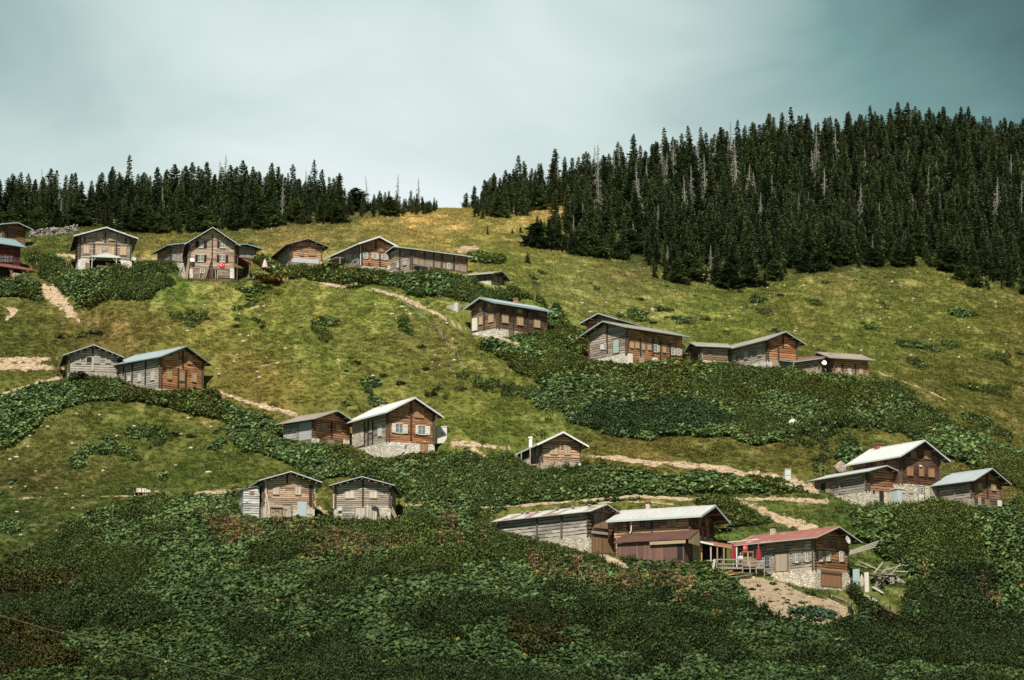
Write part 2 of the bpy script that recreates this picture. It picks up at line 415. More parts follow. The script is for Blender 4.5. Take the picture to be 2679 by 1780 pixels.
@cached
def tin(c, rust=0.0, patch=0.25, rustc=(0.22, 0.085, 0.05)):
    """corrugated sheet roof, ridge along y: sheets 0.9 m wide with their own tone, rust, ribs"""
    m, n, l, b = new_mat('sheet_roof'); N = NB(n, l)
    v = N.obj(); x, y, z = N.sep(v)[:3]
    sx = N.math('FLOOR', N.math('DIVIDE', y, 0.92)); sy = N.math('FLOOR', N.math('ADD', N.math('DIVIDE', x, 1.7), N.math('MULTIPLY', N.math('SINE', N.math('MULTIPLY', sx, 7.0)), 0.3)))
    w = N.white(N.comb(sx, sy, 5.0))
    st = N.noise(N.mapping(v, (0.6, 5.0, 0.6)), 1.4, 5, 0.65)
    big = N.noise(v, 0.45, 3)
    colr = N.mix(N.math('MULTIPLY', w, patch), c, tuple(q * 0.35 for q in c))
    rf = N.math('GREATER_THAN', N.math('ADD', N.math('ADD', N.math('MULTIPLY', w, 0.62), N.math('MULTIPLY', big, 0.45)), N.math('MULTIPLY', st, 0.35)), 1.28 - rust * 0.95)
    colr = N.mix(N.math('MULTIPLY', rf, 0.92), colr, N.mix(st, rustc, tuple(min(1, q * 2.0) for q in rustc)))
    dirt = N.math('MULTIPLY', N.math('SUBTRACT', st, 0.40, clamp=True), 1.7, clamp=True)
    colr = N.mix(dirt, colr, tuple(q * 0.45 for q in c))
    seam = N.math('LESS_THAN', N.math('FRACT', N.math('DIVIDE', y, 0.92)), 0.06)
    colr = N.mix(N.math('MULTIPLY', seam, 0.30), colr, tuple(q * 0.3 for q in c))
    l.new(colr, b.inputs['Base Color']); b.inputs['Roughness'].default_value = 0.55
    b.inputs['Specular IOR Level'].default_value = 0.35
    rib = N.math('SINE', N.math('MULTIPLY', y, 31.0))
    N.bump(N.math('ADD', rib, N.math('MULTIPLY', big, 1.5)), 0.35, 0.03, b)
    return m
@cached
def paint(c, rough=0.6, mott=0.25):
    m, n, l, b = new_mat('worn_surface'); N = NB(n, l)
    f = N.noise(N.obj(), 3.0, 5, 0.65)
    l.new(N.mix(f, tuple(q * (1 - mott) for q in c), tuple(min(1, q * (1 + mott * 0.6)) for q in c)), b.inputs['Base Color'])
    b.inputs['Roughness'].default_value = rough
    return m
@cached
def glass():
    m, n, l, b = new_mat('window_glass')
    b.inputs['Base Color'].default_value = (0.035, 0.05, 0.055, 1)
    b.inputs['Roughness'].default_value = 0.08; b.inputs['Specular IOR Level'].default_value = 0.7
    return m
@cached
def curtain():
    return paint((0.20, 0.23, 0.24), 0.35, 0.5)
@cached
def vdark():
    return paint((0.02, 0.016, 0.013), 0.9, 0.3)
def leaf_mat(name, spec=0.3, rough=0.5, trans=0.25, inst=True, base=None, var=0.5, patch=0.0):
    m, n, l, b = new_mat(name); N = NB(n, l)
    if inst:
        a = n.new('ShaderNodeAttribute'); a.attribute_type = 'INSTANCER'; a.attribute_name = 'col'
        c = a.outputs['Color']
    else:
        r = N.rnd()
        c = N.mix(r, (base[0] * 0.6, base[1] * 0.62, base[2] * 0.65), (base[0] * 1.55, base[1] * 1.4, base[2] * 1.15))
    s = n.new('ShaderNodeAttribute'); s.attribute_type = 'GEOMETRY'; s.attribute_name = 'tone'
    c = N.mix(1.0, c, N.math('ADD', 1 - var, N.math('MULTIPLY', s.outputs['Fac'], 2 * var)), 'MULTIPLY')
    l.new(c, b.inputs['Base Color']); b.inputs['Roughness'].default_value = rough
    b.inputs['Specular IOR Level'].default_value = spec
    if trans:
        t = n.new('ShaderNodeBsdfTranslucent'); l.new(c, t.inputs['Color'])
        mx = n.new('ShaderNodeMixShader'); mx.inputs[0].default_value = trans
        l.new(b.outputs[0], mx.inputs[1]); l.new(t.outputs[0], mx.inputs[2])
        l.new(mx.outputs[0], n['Material Output'].inputs[0])
    return m

# ------------------------------------------------------------------ mesh helpers
class MB:
    def __init__(s): s.v, s.f = [], []
    def add(s, vs, fs):
        o = len(s.v); s.v += [tuple(p) for p in vs]; s.f += [tuple(i + o for i in f) for f in fs]
        return s
    def box(s, x0, x1, y0, y1, z0, z1):
        x0, x1 = min(x0, x1), max(x0, x1); y0, y1 = min(y0, y1), max(y0, y1); z0, z1 = min(z0, z1), max(z0, z1)
        return s.add([(x0, y0, z0), (x1, y0, z0), (x1, y1, z0), (x0, y1, z0), (x0, y0, z1), (x1, y0, z1), (x1, y1, z1), (x0, y1, z1)],
                     [(0, 3, 2, 1), (4, 5, 6, 7), (0, 1, 5, 4), (1, 2, 6, 5), (2, 3, 7, 6), (3, 0, 4, 7)])
    def beam(s, a, b, w, h=None):
        """rectangular timber from a to b"""
        a, b = Vector(a), Vector(b); h = h or w
        d = (b - a).normalized(); up = Vector((0, 0, 1)) if abs(d.z) < 0.95 else Vector((0, 1, 0))
        sx = d.cross(up).normalized(); sz = sx.cross(d)
        q = []
        for p in (a, b):
            for i, j in ((-1, -1), (1, -1), (1, 1), (-1, 1)): q.append(p + sx * (w / 2 * i) + sz * (h / 2 * j))
        return s.add(q, [(3, 2, 1, 0), (4, 5, 6, 7), (0, 1, 5, 4), (1, 2, 6, 5), (2, 3, 7, 6), (3, 0, 4, 7)])
    def tube(s, pts, r, n=7, r2=None):
        pts = [Vector(p) for p in pts]; m = len(pts); q, f = [], []
        for i, p in enumerate(pts):
            d = (pts[min(i + 1, m - 1)] - pts[max(i - 1, 0)]).normalized()
            up = Vector((0, 0, 1)) if abs(d.z) < 0.95 else Vector((1, 0, 0))
            a = d.cross(up).normalized(); c = a.cross(d)
            rr = r + ((r2 if r2 is not None else r) - r) * i / max(1, m - 1)
            for j in range(n):
                t = 2 * math.pi * j / n; q.append(p + a * (rr * math.cos(t)) + c * (rr * math.sin(t)))
        for i in range(m - 1):
            for j in range(n):
                f.append((i * n + j, i * n + (j + 1) % n, (i + 1) * n + (j + 1) % n, (i + 1) * n + j))
        f.append(tuple(range(n))[::-1]); f.append(tuple((m - 1) * n + j for j in range(n)))
        return s.add(q, f)
    def lathe(s, prof, c=(0, 0, 0), n=16, wob=0.0):
        q, f = [], []
        for (r, z) in prof:
            for j in range(n):
                t = 2 * math.pi * j / n; rr = r * (1 + wob * math.cos(4 * t))
                q.append((c[0] + rr * math.cos(t), c[1] + rr * math.sin(t), c[2] + z))
        m = len(prof)
        for i in range(m - 1):
            for j in range(n):
                f.append((i * n + j, i * n + (j + 1) % n, (i + 1) * n + (j + 1) % n, (i + 1) * n + j))
        f.append(tuple(range(n))[::-1]); f.append(tuple((m - 1) * n + j for j in range(n)))
        return s.add(q, f)
    def prism(s, prof, axis, a, b):
        """polygon prof extruded along axis 'x','y' or 'z' from a to b"""
        n = len(prof); q = []
        for t in (a, b):
            for (u, v) in prof:
                q.append((t, u, v) if axis == 'x' else (u, t, v) if axis == 'y' else (u, v, t))
        f = [tuple(range(n)), tuple(range(2 * n - 1, n - 1, -1))]
        f += [(i, n + i, n + (i + 1) % n, (i + 1) % n) for i in range(n)]
        return s.add(q, f)
    def build(s, name, mat, parent=None, smooth=False, bevel=0):
        me = bpy.data.meshes.new(name)
        me.from_pydata([tuple(p) for p in s.v], [], s.f); me.update()
        import bmesh
        bm = bmesh.new(); bm.from_mesh(me); bmesh.ops.recalc_face_normals(bm, faces=bm.faces); bm.to_mesh(me); bm.free()
        if smooth: me.polygons.foreach_set('use_smooth', [True] * len(me.polygons))
        me.materials.append(mat)
        o = bpy.data.objects.new(name, me); col.objects.link(o)
        if parent: o.parent = parent
        if bevel:
            bv = o.modifiers.new('edge', 'BEVEL'); bv.width = bevel; bv.segments = 2; bv.limit_method = 'ANGLE'
        return o
def tag(o, label=None, cat=None, group=None, kind=None):
    for k, v in (('label', label), ('category', cat), ('group', group), ('kind', kind)):
        if v: o[k] = v
    return o
def empty(name, loc, rz, label, cat, group=None):
    o = bpy.data.objects.new(name, None); o.location = loc; o.rotation_euler = (0, 0, rz); o.empty_display_size = 0.5
    col.objects.link(o); tag(o, label, cat, group); return o
def np_mesh(name, verts, faces, mat, attrs=None, smooth=False):
    """big mesh straight from arrays; faces: (n,4) or (n,3)"""
    me = bpy.data.meshes.new(name)
    verts = np.asarray(verts, np.float32); faces = np.asarray(faces, np.int32)
    nv, (nf, k) = len(verts), faces.shape
    me.vertices.add(nv); me.vertices.foreach_set('co', verts.ravel())
    me.loops.add(nf * k); me.loops.foreach_set('vertex_index', faces.ravel())
    me.polygons.add(nf); me.polygons.foreach_set('loop_start', np.arange(0, nf * k, k, dtype=np.int32))
    me.polygons.foreach_set('loop_total', np.full(nf, k, np.int32))
    if smooth: me.polygons.foreach_set('use_smooth', np.ones(nf, bool))
    for an, (tp, arr) in (attrs or {}).items():
        a = me.attributes.new(an, tp, 'POINT')
        arr = np.asarray(arr, np.float32)
        a.data.foreach_set('vector' if tp == 'FLOAT_VECTOR' else 'color' if tp == 'FLOAT_COLOR' else 'value', arr.ravel())
    me.update(calc_edges=True)
    if mat: me.materials.append(mat)
    return me

# ------------------------------------------------------------------ houses
# measurements were taken on enlargements of the photograph: origin and scale of each enlargement
ZOOM = {'A': (0, 560, 5.2275), 'B': (380, 560, 5.2275), 'C': (680, 580, 5.2275), 'D': (980, 600, 4.182), 'E': (1480, 780, 5.2275), 'F': (1760, 820, 4.2909),
        'G': (140, 870, 4.752), 'H': (690, 1010, 4.182), 'I': (620, 1200, 5.3636), 'J': (1320, 1080, 5.2275), 'K': (1270, 1290, 5.9), 'L': (1580, 1290, 5.2275),
        'M': (1860, 1360, 5.9), 'N': (2100, 1130, 4.2143), 'O': (1880, 1380, 4.2143), 'T': (320, 1250, 11.8), 'V': (0, 0, 0.8809)}
def zp(z, x, y):
    ox, oy, s = ZOOM[z]; return ox + x / s, oy + y / s
BROWN, ORANGE, DARK, PALE, TAN = (0.20, 0.095, 0.050), (0.30, 0.135, 0.062), (0.075, 0.040, 0.024), (0.40, 0.29, 0.20), (0.28, 0.19, 0.12)
SHUT, GSHUT, WSHUT = (0.58, 0.41, 0.26), (0.56, 0.54, 0.50), (0.80, 0.77, 0.70)
STONE, WHITE_ST = (0.64, 0.57, 0.47), (0.80, 0.75, 0.67)
ZINC, BLUE, WHITE_R, GREY_R, TAN_R, RED_R, RUST_R = (0.46, 0.50, 0.52), (0.28, 0.37, 0.40), (0.74, 0.76, 0.76), (0.32, 0.35, 0.36), (0.42, 0.36, 0.30), (0.36, 0.13, 0.11), (0.14, 0.075, 0.060)
HOUSES = {}
NEWPADS = []
class House:
    def __init__(h, z, kind, corner, g, s=None, psi=30, apex=None, pitch=None, L=None, W=None, label='', name='log_house', cat='house', group='wooden houses on the hillside',
                 wall=BROWN, grey=0.3, swall=None, sgrey=0.7, roof=ZINC, rust=0.06, rustc=(0.22, 0.10, 0.06), patch=0.36, fas=(0.45, 0.52, 0.55), ovf=0.9, ovs=0.8, ovb=0.6,
                 stone=STONE, side_stone=True, purlins=5, rafters=0, logp=0.33, board=False, roofL=None, deep=5.0, capend=0.9, fash=0.16, gs=0.14, sy=None):
        h.z, h.k = z, kind
        x, ye, yw, yg = corner
        px, pg = zp(z, x, yg)
        P0 = ground(px, pg); h.P0 = P0
        h.yaw = R(psi) + math.atan2(-P0.x, P0.y) * 1.0
        ca, sa = math.cos(-h.yaw), math.sin(-h.yaw)
        h.rot = np.array([[ca, -sa, 0], [sa, ca, 0], [0, 0, 1]])
        h.org = h.rot @ (-np.array(P0))
        vz = lambda yy: float(at(*zp(z, x, yy), P0.y)[2] - P0.z)
        h.hb, h.he = vz(yw), vz(ye)
        if W is None: W = abs(h.on('G', g, (ye + yg) / 2)[0])
        if L is None: L = abs(h.on('S', s, (ye + yg) / 2)[1])
        h.W, h.L = W, L
        h.x0, h.x1 = (0, W) if kind == 'R' else (-W, 0)
        NEWPADS.append((P0.x, P0.y, P0.z, ca, sa, h.x0, h.x1, L, gs))
        t = 0.11
        if apex:
            ah = h.on('G', apex[0], apex[1], -ovf)[2] - t
            pitch = max(0.15, (ah - h.he) / (W / 2 + ovs))
        h.he += pitch * ovs * 0.9
        h.pitch = pitch; h.ah = h.he + pitch * W / 2
        h.skew = (h.on('S', s, sy)[2] - (h.he - h.pitch * ovs)) / L if sy else 0.0
        h.um = (h.x0 + h.x1) / 2; h.sd = -1 if kind == 'R' else 1        # outward x of the seen side wall
        e = h.e = empty(name, P0, h.yaw, label, cat, group)
        th = 0.2
        gm_ = planks(wall, 0.2) if board else logs(wall, grey, logp)
        sm_ = logs(swall or wall, sgrey, logp)
        hs = 0.0 if side_stone else min(h.hb, 0.35)
        # gable wall, side walls, rear gable
        def pent(zb): return [(h.x0, zb), (h.x1, zb), (h.x1, h.he), (h.um, h.ah), (h.x0, h.he)]
        MB().prism(pent(h.hb), 'y', 0, th).build('gable_wall', gm_, e)
        zs = h.hb if side_stone else -deep
        for sgn, xa in ((-1, h.x0), (1, h.x1)):
            MB().box(xa, xa - sgn * th, th + 0.002, L - th - 0.002, zs if (sgn == h.sd) else h.hb, h.he - 0.004).build('side_wall', sm_, e)
        MB().prism(pent(h.hb), 'y', L - th, L).build('rear_wall', sm_, e)
        MB().box(h.x0 - 0.05, h.x1 + 0.05, -0.05, L + 0.05, -deep, h.hb - 0.003).build('stone_base', rubble(stone), e) if side_stone else \
            MB().box(h.x0 + 0.21, h.x1 - 0.21, -0.05, L - 0.21, -deep, h.hb - 0.003).build('stone_base', rubble(stone), e)
        # stacked log ends at the corners
        if not board:
            rr = random.Random(int(px)); zz = h.hb; cm, cf = MB(), MB(); fx = h.x1 if kind == 'R' else h.x0; fd = 1 if kind == 'R' else -1
            while zz < h.he - 0.15:
                q = 0.16 + 0.10 * rr.random()
                cm.box(h.sd * 0.012, h.sd * q, -0.004, 0.20, zz + 0.02, zz + 0.25)
                cm.box(h.sd * 0.012, -h.sd * 0.17, -q, -0.004, zz + 0.03, zz + 0.25)
                cf.box(fx - 0.17 * fd, fx + 0.01 * fd, -q, -0.004, zz + 0.03, zz + 0.25)
                zz += logp
            cm.build('corner_logs', plain_wood((0.15, 0.11, 0.08)), e); cf.build('corner_logs', plain_wood((0.15, 0.11, 0.08)), e)
        # roof
        RL = roofL if roofL is not None else L + ovb
        zo = 0.004
        ez = h.he - pitch * ovs + zo; az = h.ah + zo
        prof = [(h.x0 - ovs, ez), (h.um, az), (h.x1 + ovs, ez), (h.x1 + ovs, ez + t), (h.um, az + t), (h.x0 - ovs, ez + t)]
        h.roof = MB().prism(prof, 'y', -ovf, RL).build('roof', tin(roof, rust, patch, rustc), e)
        for sg in (-1, 1):                               # dark boards under the tin
            xe = h.um + sg * (W / 2 + ovs - 0.03)
            MB().prism([(h.um + sg * 0.004, az - 0.006), (xe, ez - 0.006 + 0.03 * pitch), (xe, ez - 0.045 + 0.03 * pitch), (h.um + sg * 0.004, az - 0.045)], 'y', -ovf + 0.02, -0.004).build('roof_boards', plain_wood((0.055, 0.038, 0.028)), h.roof)
        MB().prism([(h.sd * 0.03, h.he - 0.03 * pitch - 0.006), (h.sd * (ovs - 0.03), ez - 0.006 + 0.03 * pitch), (h.sd * (ovs - 0.03), ez - 0.045 + 0.03 * pitch), (h.sd * 0.03, h.he - 0.03 * pitch - 0.045)], 'y', 0.004, RL - 0.03).build('roof_boards', plain_wood((0.055, 0.038, 0.028)), h.roof) if ovs > 0.3 else None
        fm_ = paint(fas, 0.6, 0.3)
        for sg in (-1, 1):
            xe = h.um + sg * (W / 2 + ovs + 0.02)
            p = MB(); dz = fash
            pr = [(h.um, az + t + 0.03), (xe, ez + t + 0.03), (xe, ez + t + 0.03 - dz), (h.um, az + t + 0.03 - dz)]
            p.prism(pr, 'y', -ovf - 0.06, -ovf - 0.002).build('fascia', fm_, h.roof)
        xe = h.sd * ovs
        MB().box(xe + h.sd * 0.003, xe + h.sd * 0.05, -ovf + 0.01, RL - 0.02, ez + t + 0.03 - fash * 0.9, ez + t + 0.025).build('fascia', fm_, h.roof)
        MB().prism([(h.um - 0.22, az + t - 0.22 * pitch + 0.012), (h.um, az + t + 0.014), (h.um + 0.22, az + t - 0.22 * pitch + 0.012), (h.um + 0.22, az + t - 0.22 * pitch + 0.045), (h.um, az + t + 0.05), (h.um - 0.22, az + t - 0.22 * pitch + 0.045)],
                   'y', -ovf - 0.01, RL + 0.02).build('ridge_cap', paint(tuple(q * capend for q in roof), 0.5, 0.2), h.roof)
        rl = plain_wood((0.30, 0.22, 0.15))
        for i in range(purlins):
            u = h.x0 - 0.05 + (W + 0.1) * (i / max(1, purlins - 1))
            zt = h.ah - pitch * abs(u - h.um) - 0.13
            MB().tube([(u, -ovf + 0.08, zt), (u, 0.06, zt)], 0.10, 8).build('purlin', rl, h.roof)
        for i in range(rafters):
            y = -ovf + 0.3 + (RL + ovf - 0.6) * i / max(1, rafters - 1)
            MB().beam((h.sd * (ovs - 0.08), y, ez - 0.07 + pitch * 0.08), (h.sd * -0.0, y, h.he - 0.09), 0.11, 0.12).build('rafter', rl, h.roof)
        HOUSES[label] = h
    def on(h, wall, x, y, off=0.0):
        """photo point on the gable plane (G) or side plane (S), in house coordinates"""
        d = h.rot @ raydir(*zp(h.z, x, y))
        a = 1 if wall == 'G' else 0
        t = (off - h.org[a]) / d[a]
        return h.org + d * t
    def rect(h, w, x0, y0, x1, y1):
        xm, ym = (x0 + x1) / 2, (y0 + y1) / 2
        a = 0 if w == 'G' else 1
        us = sorted((h.on(w, x0, ym)[a], h.on(w, x1, ym)[a]))
        vz = sorted((h.on(w, xm, y1)[2], h.on(w, xm, y0)[2]))
        if w == 'S':
            vz = [q - h.skew * (us[0] + us[1]) / 2 for q in vz]
            us = [max(0.1, us[0]), min(h.L - 0.1, us[1])]
            lim = h.he - 0.12
        else: lim = h.ah - h.pitch * max(abs(us[0] - h.um), abs(us[1] - h.um)) - 0.12
        if vz[1] > lim: sh = min(vz[1] - lim, 0.9); vz = [vz[0] - sh * 0.6, vz[1] - sh]; vz[1] = min(vz[1], lim)
        return us[0], us[1], vz[0], vz[1]
    def slab(h, w, u0, u1, v0, v1, d0, d1, mb=None):
        mb = mb or MB()
        if w == 'G': mb.box(u0, u1, -d1, -d0, v0, v1)
        else: mb.box(h.sd * d0, h.sd * d1, u0, u1, v0, v1)
        return mb
    def frame(h, w, u0, u1, v0, v1, t, d0, d1, bars=0):
        mb = MB()
        h.slab(w, u0 - t, u0, v0 - t, v1 + t, d0, d1, mb); h.slab(w, u1, u1 + t, v0 - t, v1 + t, d0, d1, mb)
        h.slab(w, u0, u1, v1, v1 + t, d0, d1, mb); h.slab(w, u0 - 0.05, u1 + 0.05, v0 - t, v0 - 0.001, d0, d1 + 0.05, mb)
        if bars:
            um, vm = (u0 + u1) / 2, (v0 + v1) / 2
            h.slab(w, um - 0.03, um + 0.03, v0, v1, d0 + 0.03, d1 - 0.01, mb)
            for i in range(1, bars + 1):
                vv = v0 + (v1 - v0) * i / (bars + 1)
                h.slab(w, u0, um - 0.03, vv - 0.025, vv + 0.025, d0 + 0.03, d1 - 0.01, mb); h.slab(w, um + 0.03, u1, vv - 0.025, vv + 0.025, d0 + 0.03, d1 - 0.01, mb)
        return mb
    def win(h, w, kind, x0, y0, x1, y1, leaves=(), c=None, fr=None):
        """s closed shutters, p glazed pane, o dark opening, c curtained pane"""
        u0, u1, v0, v1 = h.rect(w, x0, y0, x1, y1)
        bars = 1 if kind in 'pc' else 0
        fc = fr or ((0.70, 0.70, 0.66) if kind in 'pc' else tuple(q * 0.72 for q in (c or SHUT)))
        f = h.frame(w, u0, u1, v0, v1, 0.09, 0.003, 0.09, bars).build('window', plain_wood(fc), h.e)
        if kind == 's':
            um = (u0 + u1) / 2
            for a, b_ in ((u0 + 0.01, um - 0.012), (um + 0.012, u1 - 0.01)):
                h.slab(w, a, b_, v0 + 0.01, v1 - 0.01, 0.004, 0.055).build('shutter', planks(c or SHUT, 0.15, 0.5), f)
        elif kind == 'p': h.slab(w, u0 + 0.002, u1 - 0.002, v0 + 0.002, v1 - 0.002, 0.004, 0.03).build('pane', glass(), f)
        elif kind == 'c': h.slab(w, u0 + 0.002, u1 - 0.002, v0 + 0.002, v1 - 0.002, 0.004, 0.03).build('pane', curtain(), f)
        else: h.slab(w, u0 + 0.002, u1 - 0.002, v0 + 0.002, v1 - 0.002, 0.004, 0.02).build('pane', vdark(), f)
        for lf in leaves:
            a, b_, _, _ = h.rect(w, lf[0], y0, lf[1], y1)
            mb = h.slab(w, a, b_, v0 - 0.02, v1 + 0.02, 0.095, 0.135)
            for q in (0.2, 0.8):
                vv = v0 + (v1 - v0) * q
                h.slab(w, a + 0.02, b_ - 0.02, vv - 0.04, vv + 0.04, 0.135, 0.16, mb)
            mb.build('shutter', planks(c or WSHUT, 0.14, 0.4), f)
        return f
    def part(h, w, name, x0, y0, x1, y1, mat, d0=0.003, d1=0.08, label=None):
        u0, u1, v0, v1 = h.rect(w, x0, y0, x1, y1)
        o = h.slab(w, u0, u1, v0, v1, d0, d1).build(name, mat, h.e)
        if label: o['label'] = label
        return o
    def door(h, w, x0, y0, x1, y1, mat, label=None):
        u0, u1, v0, v1 = h.rect(w, x0, y0, x1, y1)
        o = h.slab(w, u0, u1, v0, v1, 0.06, 0.11).build('door', mat, h.e)
        if label: o['label'] = label
        mb = MB()
        h.slab(w, u0 - 0.09, u0 - 0.002, v0, v1 + 0.09, 0.052, 0.14, mb); h.slab(w, u1 + 0.002, u1 + 0.09, v0, v1 + 0.09, 0.052, 0.14, mb); h.slab(w, u0, u1, v1 + 0.002, v1 + 0.09, 0.052, 0.14, mb)
        mb.build('frame', plain_wood((0.20, 0.14, 0.09)), o)
        h.slab(w, u1 - 0.14, u1 - 0.08, (v0 + v1) / 2 - 0.08, (v0 + v1) / 2 + 0.08, 0.11, 0.15).build('handle', paint((0.12, 0.12, 0.12), 0.4), o)
        return o
    def posts(h, w, lst, c=(0.06, 0.045, 0.035), wd=0.2):
        for (x, y0, y1) in lst:
            u0, u1, v0, v1 = h.rect(w, x - 1, y0, x + 1, y1)
            um = (u0 + u1) / 2
            h.slab(w, um - wd / 2, um + wd / 2, v0, v1, 0.003, 0.12).build('post', plain_wood(c), h.e)
    def chimney(h, f, c, side=0.0, ht=0.7, w=0.45, cap=(0.10, 0.06, 0.05)):
        """f: share of the ridge length from the gable; side: metres off the ridge, up to the seen slope"""
        y = h.L * f; x = h.um + h.sd * side; zb = h.ah - h.pitch * abs(side) - 0.3
        o = MB().box(x - w / 2, x + w / 2, y - w / 2, y + w / 2, zb, zb + ht + 0.45).build('chimney', rubble(c), h.roof)
        mb = MB(); zt = zb + ht + 0.45
        for i in (-1, 1):
            for j in (-1, 1): mb.box(x + i * w * 0.38 - 0.05, x + i * w * 0.38 + 0.05, y + j * w * 0.38 - 0.05, y + j * w * 0.38 + 0.05, zt, zt + 0.15)
        mb.box(x - w * 0.65, x + w * 0.65, y - w * 0.65, y + w * 0.65, zt + 0.152, zt + 0.22)
        mb.build('chimney_cap', paint(cap), h.roof)
    def pipe(h, pts, r, c, name='drainpipe'):
        return MB().tube(pts, r, 8).build(name, paint(c, 0.4), h.e)
    def wpt(h, w, x, y, off):
        """photo point on a plane `off` metres in front of a wall"""
        return Vector(h.on(w, x, y, -off if w == 'G' else h.sd * off))
    def world(h, p):
        return Vector(h.rot.T @ (np.array(p) - h.org))
    def dish(h, w, x, y, r, label, c=(0.78, 0.78, 0.76), off=0.55, to=(0.25, -0.9, 0.35)):
        p = h.world(h.wpt(w, x, y, off))
        e = empty('satellite_dish', p, 0, label, 'satellite dish', 'satellite dishes on the houses')
        q = Vector(to).to_track_quat('Z', 'Y').to_matrix().to_4x4()
        prof = []
        for i in range(6): t = i / 5; prof.append((max(0.01, r * t), 0.22 * r * t * t))
        mb = MB().lathe(prof + [(r * 1.0, 0.22 * r + 0.02)] + [(max(0.01, r * t), 0.22 * r * t * t + 0.025) for t in (0.8, 0.5, 0.01)], n=20)
        mb.v = [tuple(q @ Vector(v)) for v in mb.v]; mb.build('reflector', paint(c, 0.5, 0.08), e, True)
        a = MB().tube([q @ Vector((0, -r * 0.9, 0.2 * r)), q @ Vector((0, -r * 0.25, r * 0.85))], 0.02, 6); a.build('feed_arm', paint((0.3, 0.3, 0.3)), e)
        back = h.world(np.array(h.wpt(w, x, y + 6, 0.0)))
        MB().tube([Vector((0, 0, 0)), Vector((0, 0, -0.15)) + (back - p) * 0.5, back - p], 0.035, 6).build('bracket', paint((0.3, 0.3, 0.3)), e)

# --- upper left
h = House('A', 'R', (42, 160, 425, 445), 345, s=-160, psi=38, apex=(195, 105), label='small dark log house cropped by the left edge, behind the red house', wall=BROWN, grey=0.15, roof=BLUE, fas=(0.40, 0.52, 0.52), sgrey=0.3)
h.posts('G', [(100, 240, 420)])
h = House('A', 'L', (-190, 395, 640, 880), -400, s=275, psi=-60, pitch=0.49, W=5.2, label='red painted house with pale blue tin roof and covered porch at the left edge', wall=(0.09, 0.028, 0.024), grey=0.05, swall=(0.10, 0.030, 0.025), sgrey=0.0,
          roof=BLUE, patch=0.06, fas=(0.30, 0.45, 0.52), logp=0.2, stone=(0.14, 0.10, 0.08), purlins=0)
for x0, x1 in ((0, 38), (45, 118), (122, 166)):
    h.win('S', 'c', x0, 565, x1, 658, fr=(0.10, 0.04, 0.03))
red = h
# red porch roof, posts and boards in front of the ground floor
def yline(h, x, y, off): return h.wpt('S', x, y, off)
a = yline(h, -190, 660, 0.02); b_ = yline(h, 285, 705, 0.02); c0 = yline(h, -190, 690, 2.6); c1 = yline(h, 555, 765, 2.6)
zt, ze = a.z, c0.z
MB().add([(0.03, -1.0, zt), (0.03, h.L + 0.4, zt), (2.7, h.L + 2.9, ze), (2.7, -1.0, ze), (0.03, -1.0, zt + 0.1), (0.03, h.L + 0.4, zt + 0.1), (2.7, h.L + 2.9, ze + 0.1), (2.7, -1.0, ze + 0.1)],
         [(0, 3, 2, 1), (4, 5, 6, 7), (0, 1, 5, 4), (1, 2, 6, 5), (2, 3, 7, 6), (3, 0, 4, 7)]).build('porch_roof', tin((0.30, 0.085, 0.075), 0.1, 0.1), h.e)
for x in (-170, 150, 320, 475):
    p = h.wpt('S', x, 860, 2.45)
    MB().box(2.40, 2.52, p.y - 0.06, p.y + 0.06, -2.5, ze).build('porch_post', plain_wood((0.30, 0.24, 0.17)), h.e)
    mb = MB(); mb.beam((2.46, p.y - 0.02, ze - 0.75), (2.46, p.y - 0.5, ze - 0.02), 0.07); mb.beam((2.46, p.y + 0.02, ze - 0.75), (2.46, p.y + 0.5, ze - 0.02), 0.07)
    mb.build('brace', plain_wood((0.30, 0.24, 0.17)), h.e)
p0, p1 = h.wpt('S', 162, 875, 2.35), h.wpt('S', 312, 875, 2.35)
MB().box(2.30, 2.38, p0.y, p1.y, -2.2, h.wpt('S', 240, 812, 2.35).z).build('porch_panel', planks((0.58, 0.46, 0.31), 0.3, 0.3), h.e)
p0, p1 = h.wpt('S', 335, 850, 1.4), h.wpt('S', 405, 850, 1.4)
mb = MB()
for i in range(4):
    y = p0.y + (p1.y - p0.y) * (i + 0.5) / 4
    mb.add([(1.4 + 0.08 * (i % 2), y - 0.24, ze - 0.35), (1.4 - 0.06, y + 0.24, ze - 0.35), (1.42, y + 0.2, ze - 1.3 - 0.1 * (i % 3)), (1.46, y - 0.2, ze - 1.25), (1.44, y - 0.24, ze - 0.35), (1.38, y + 0.24, ze - 0.35), (1.46, y + 0.2, ze - 1.3 - 0.1 * (i % 3)), (1.50, y - 0.2, ze - 1.25)],
           [(0, 1, 2, 3), (7, 6, 5, 4), (0, 3, 7, 4), (1, 0, 4, 5), (2, 1, 5, 6), (3, 2, 6, 7)])
o = mb.build('hanging_cloth', paint((0.55, 0.36, 0.02)), None); o.location = h.P0; o.rotation_euler = (0, 0, h.yaw)
tag(o, 'yellow cloth hanging in the shade under the red porch roof', 'cloth')

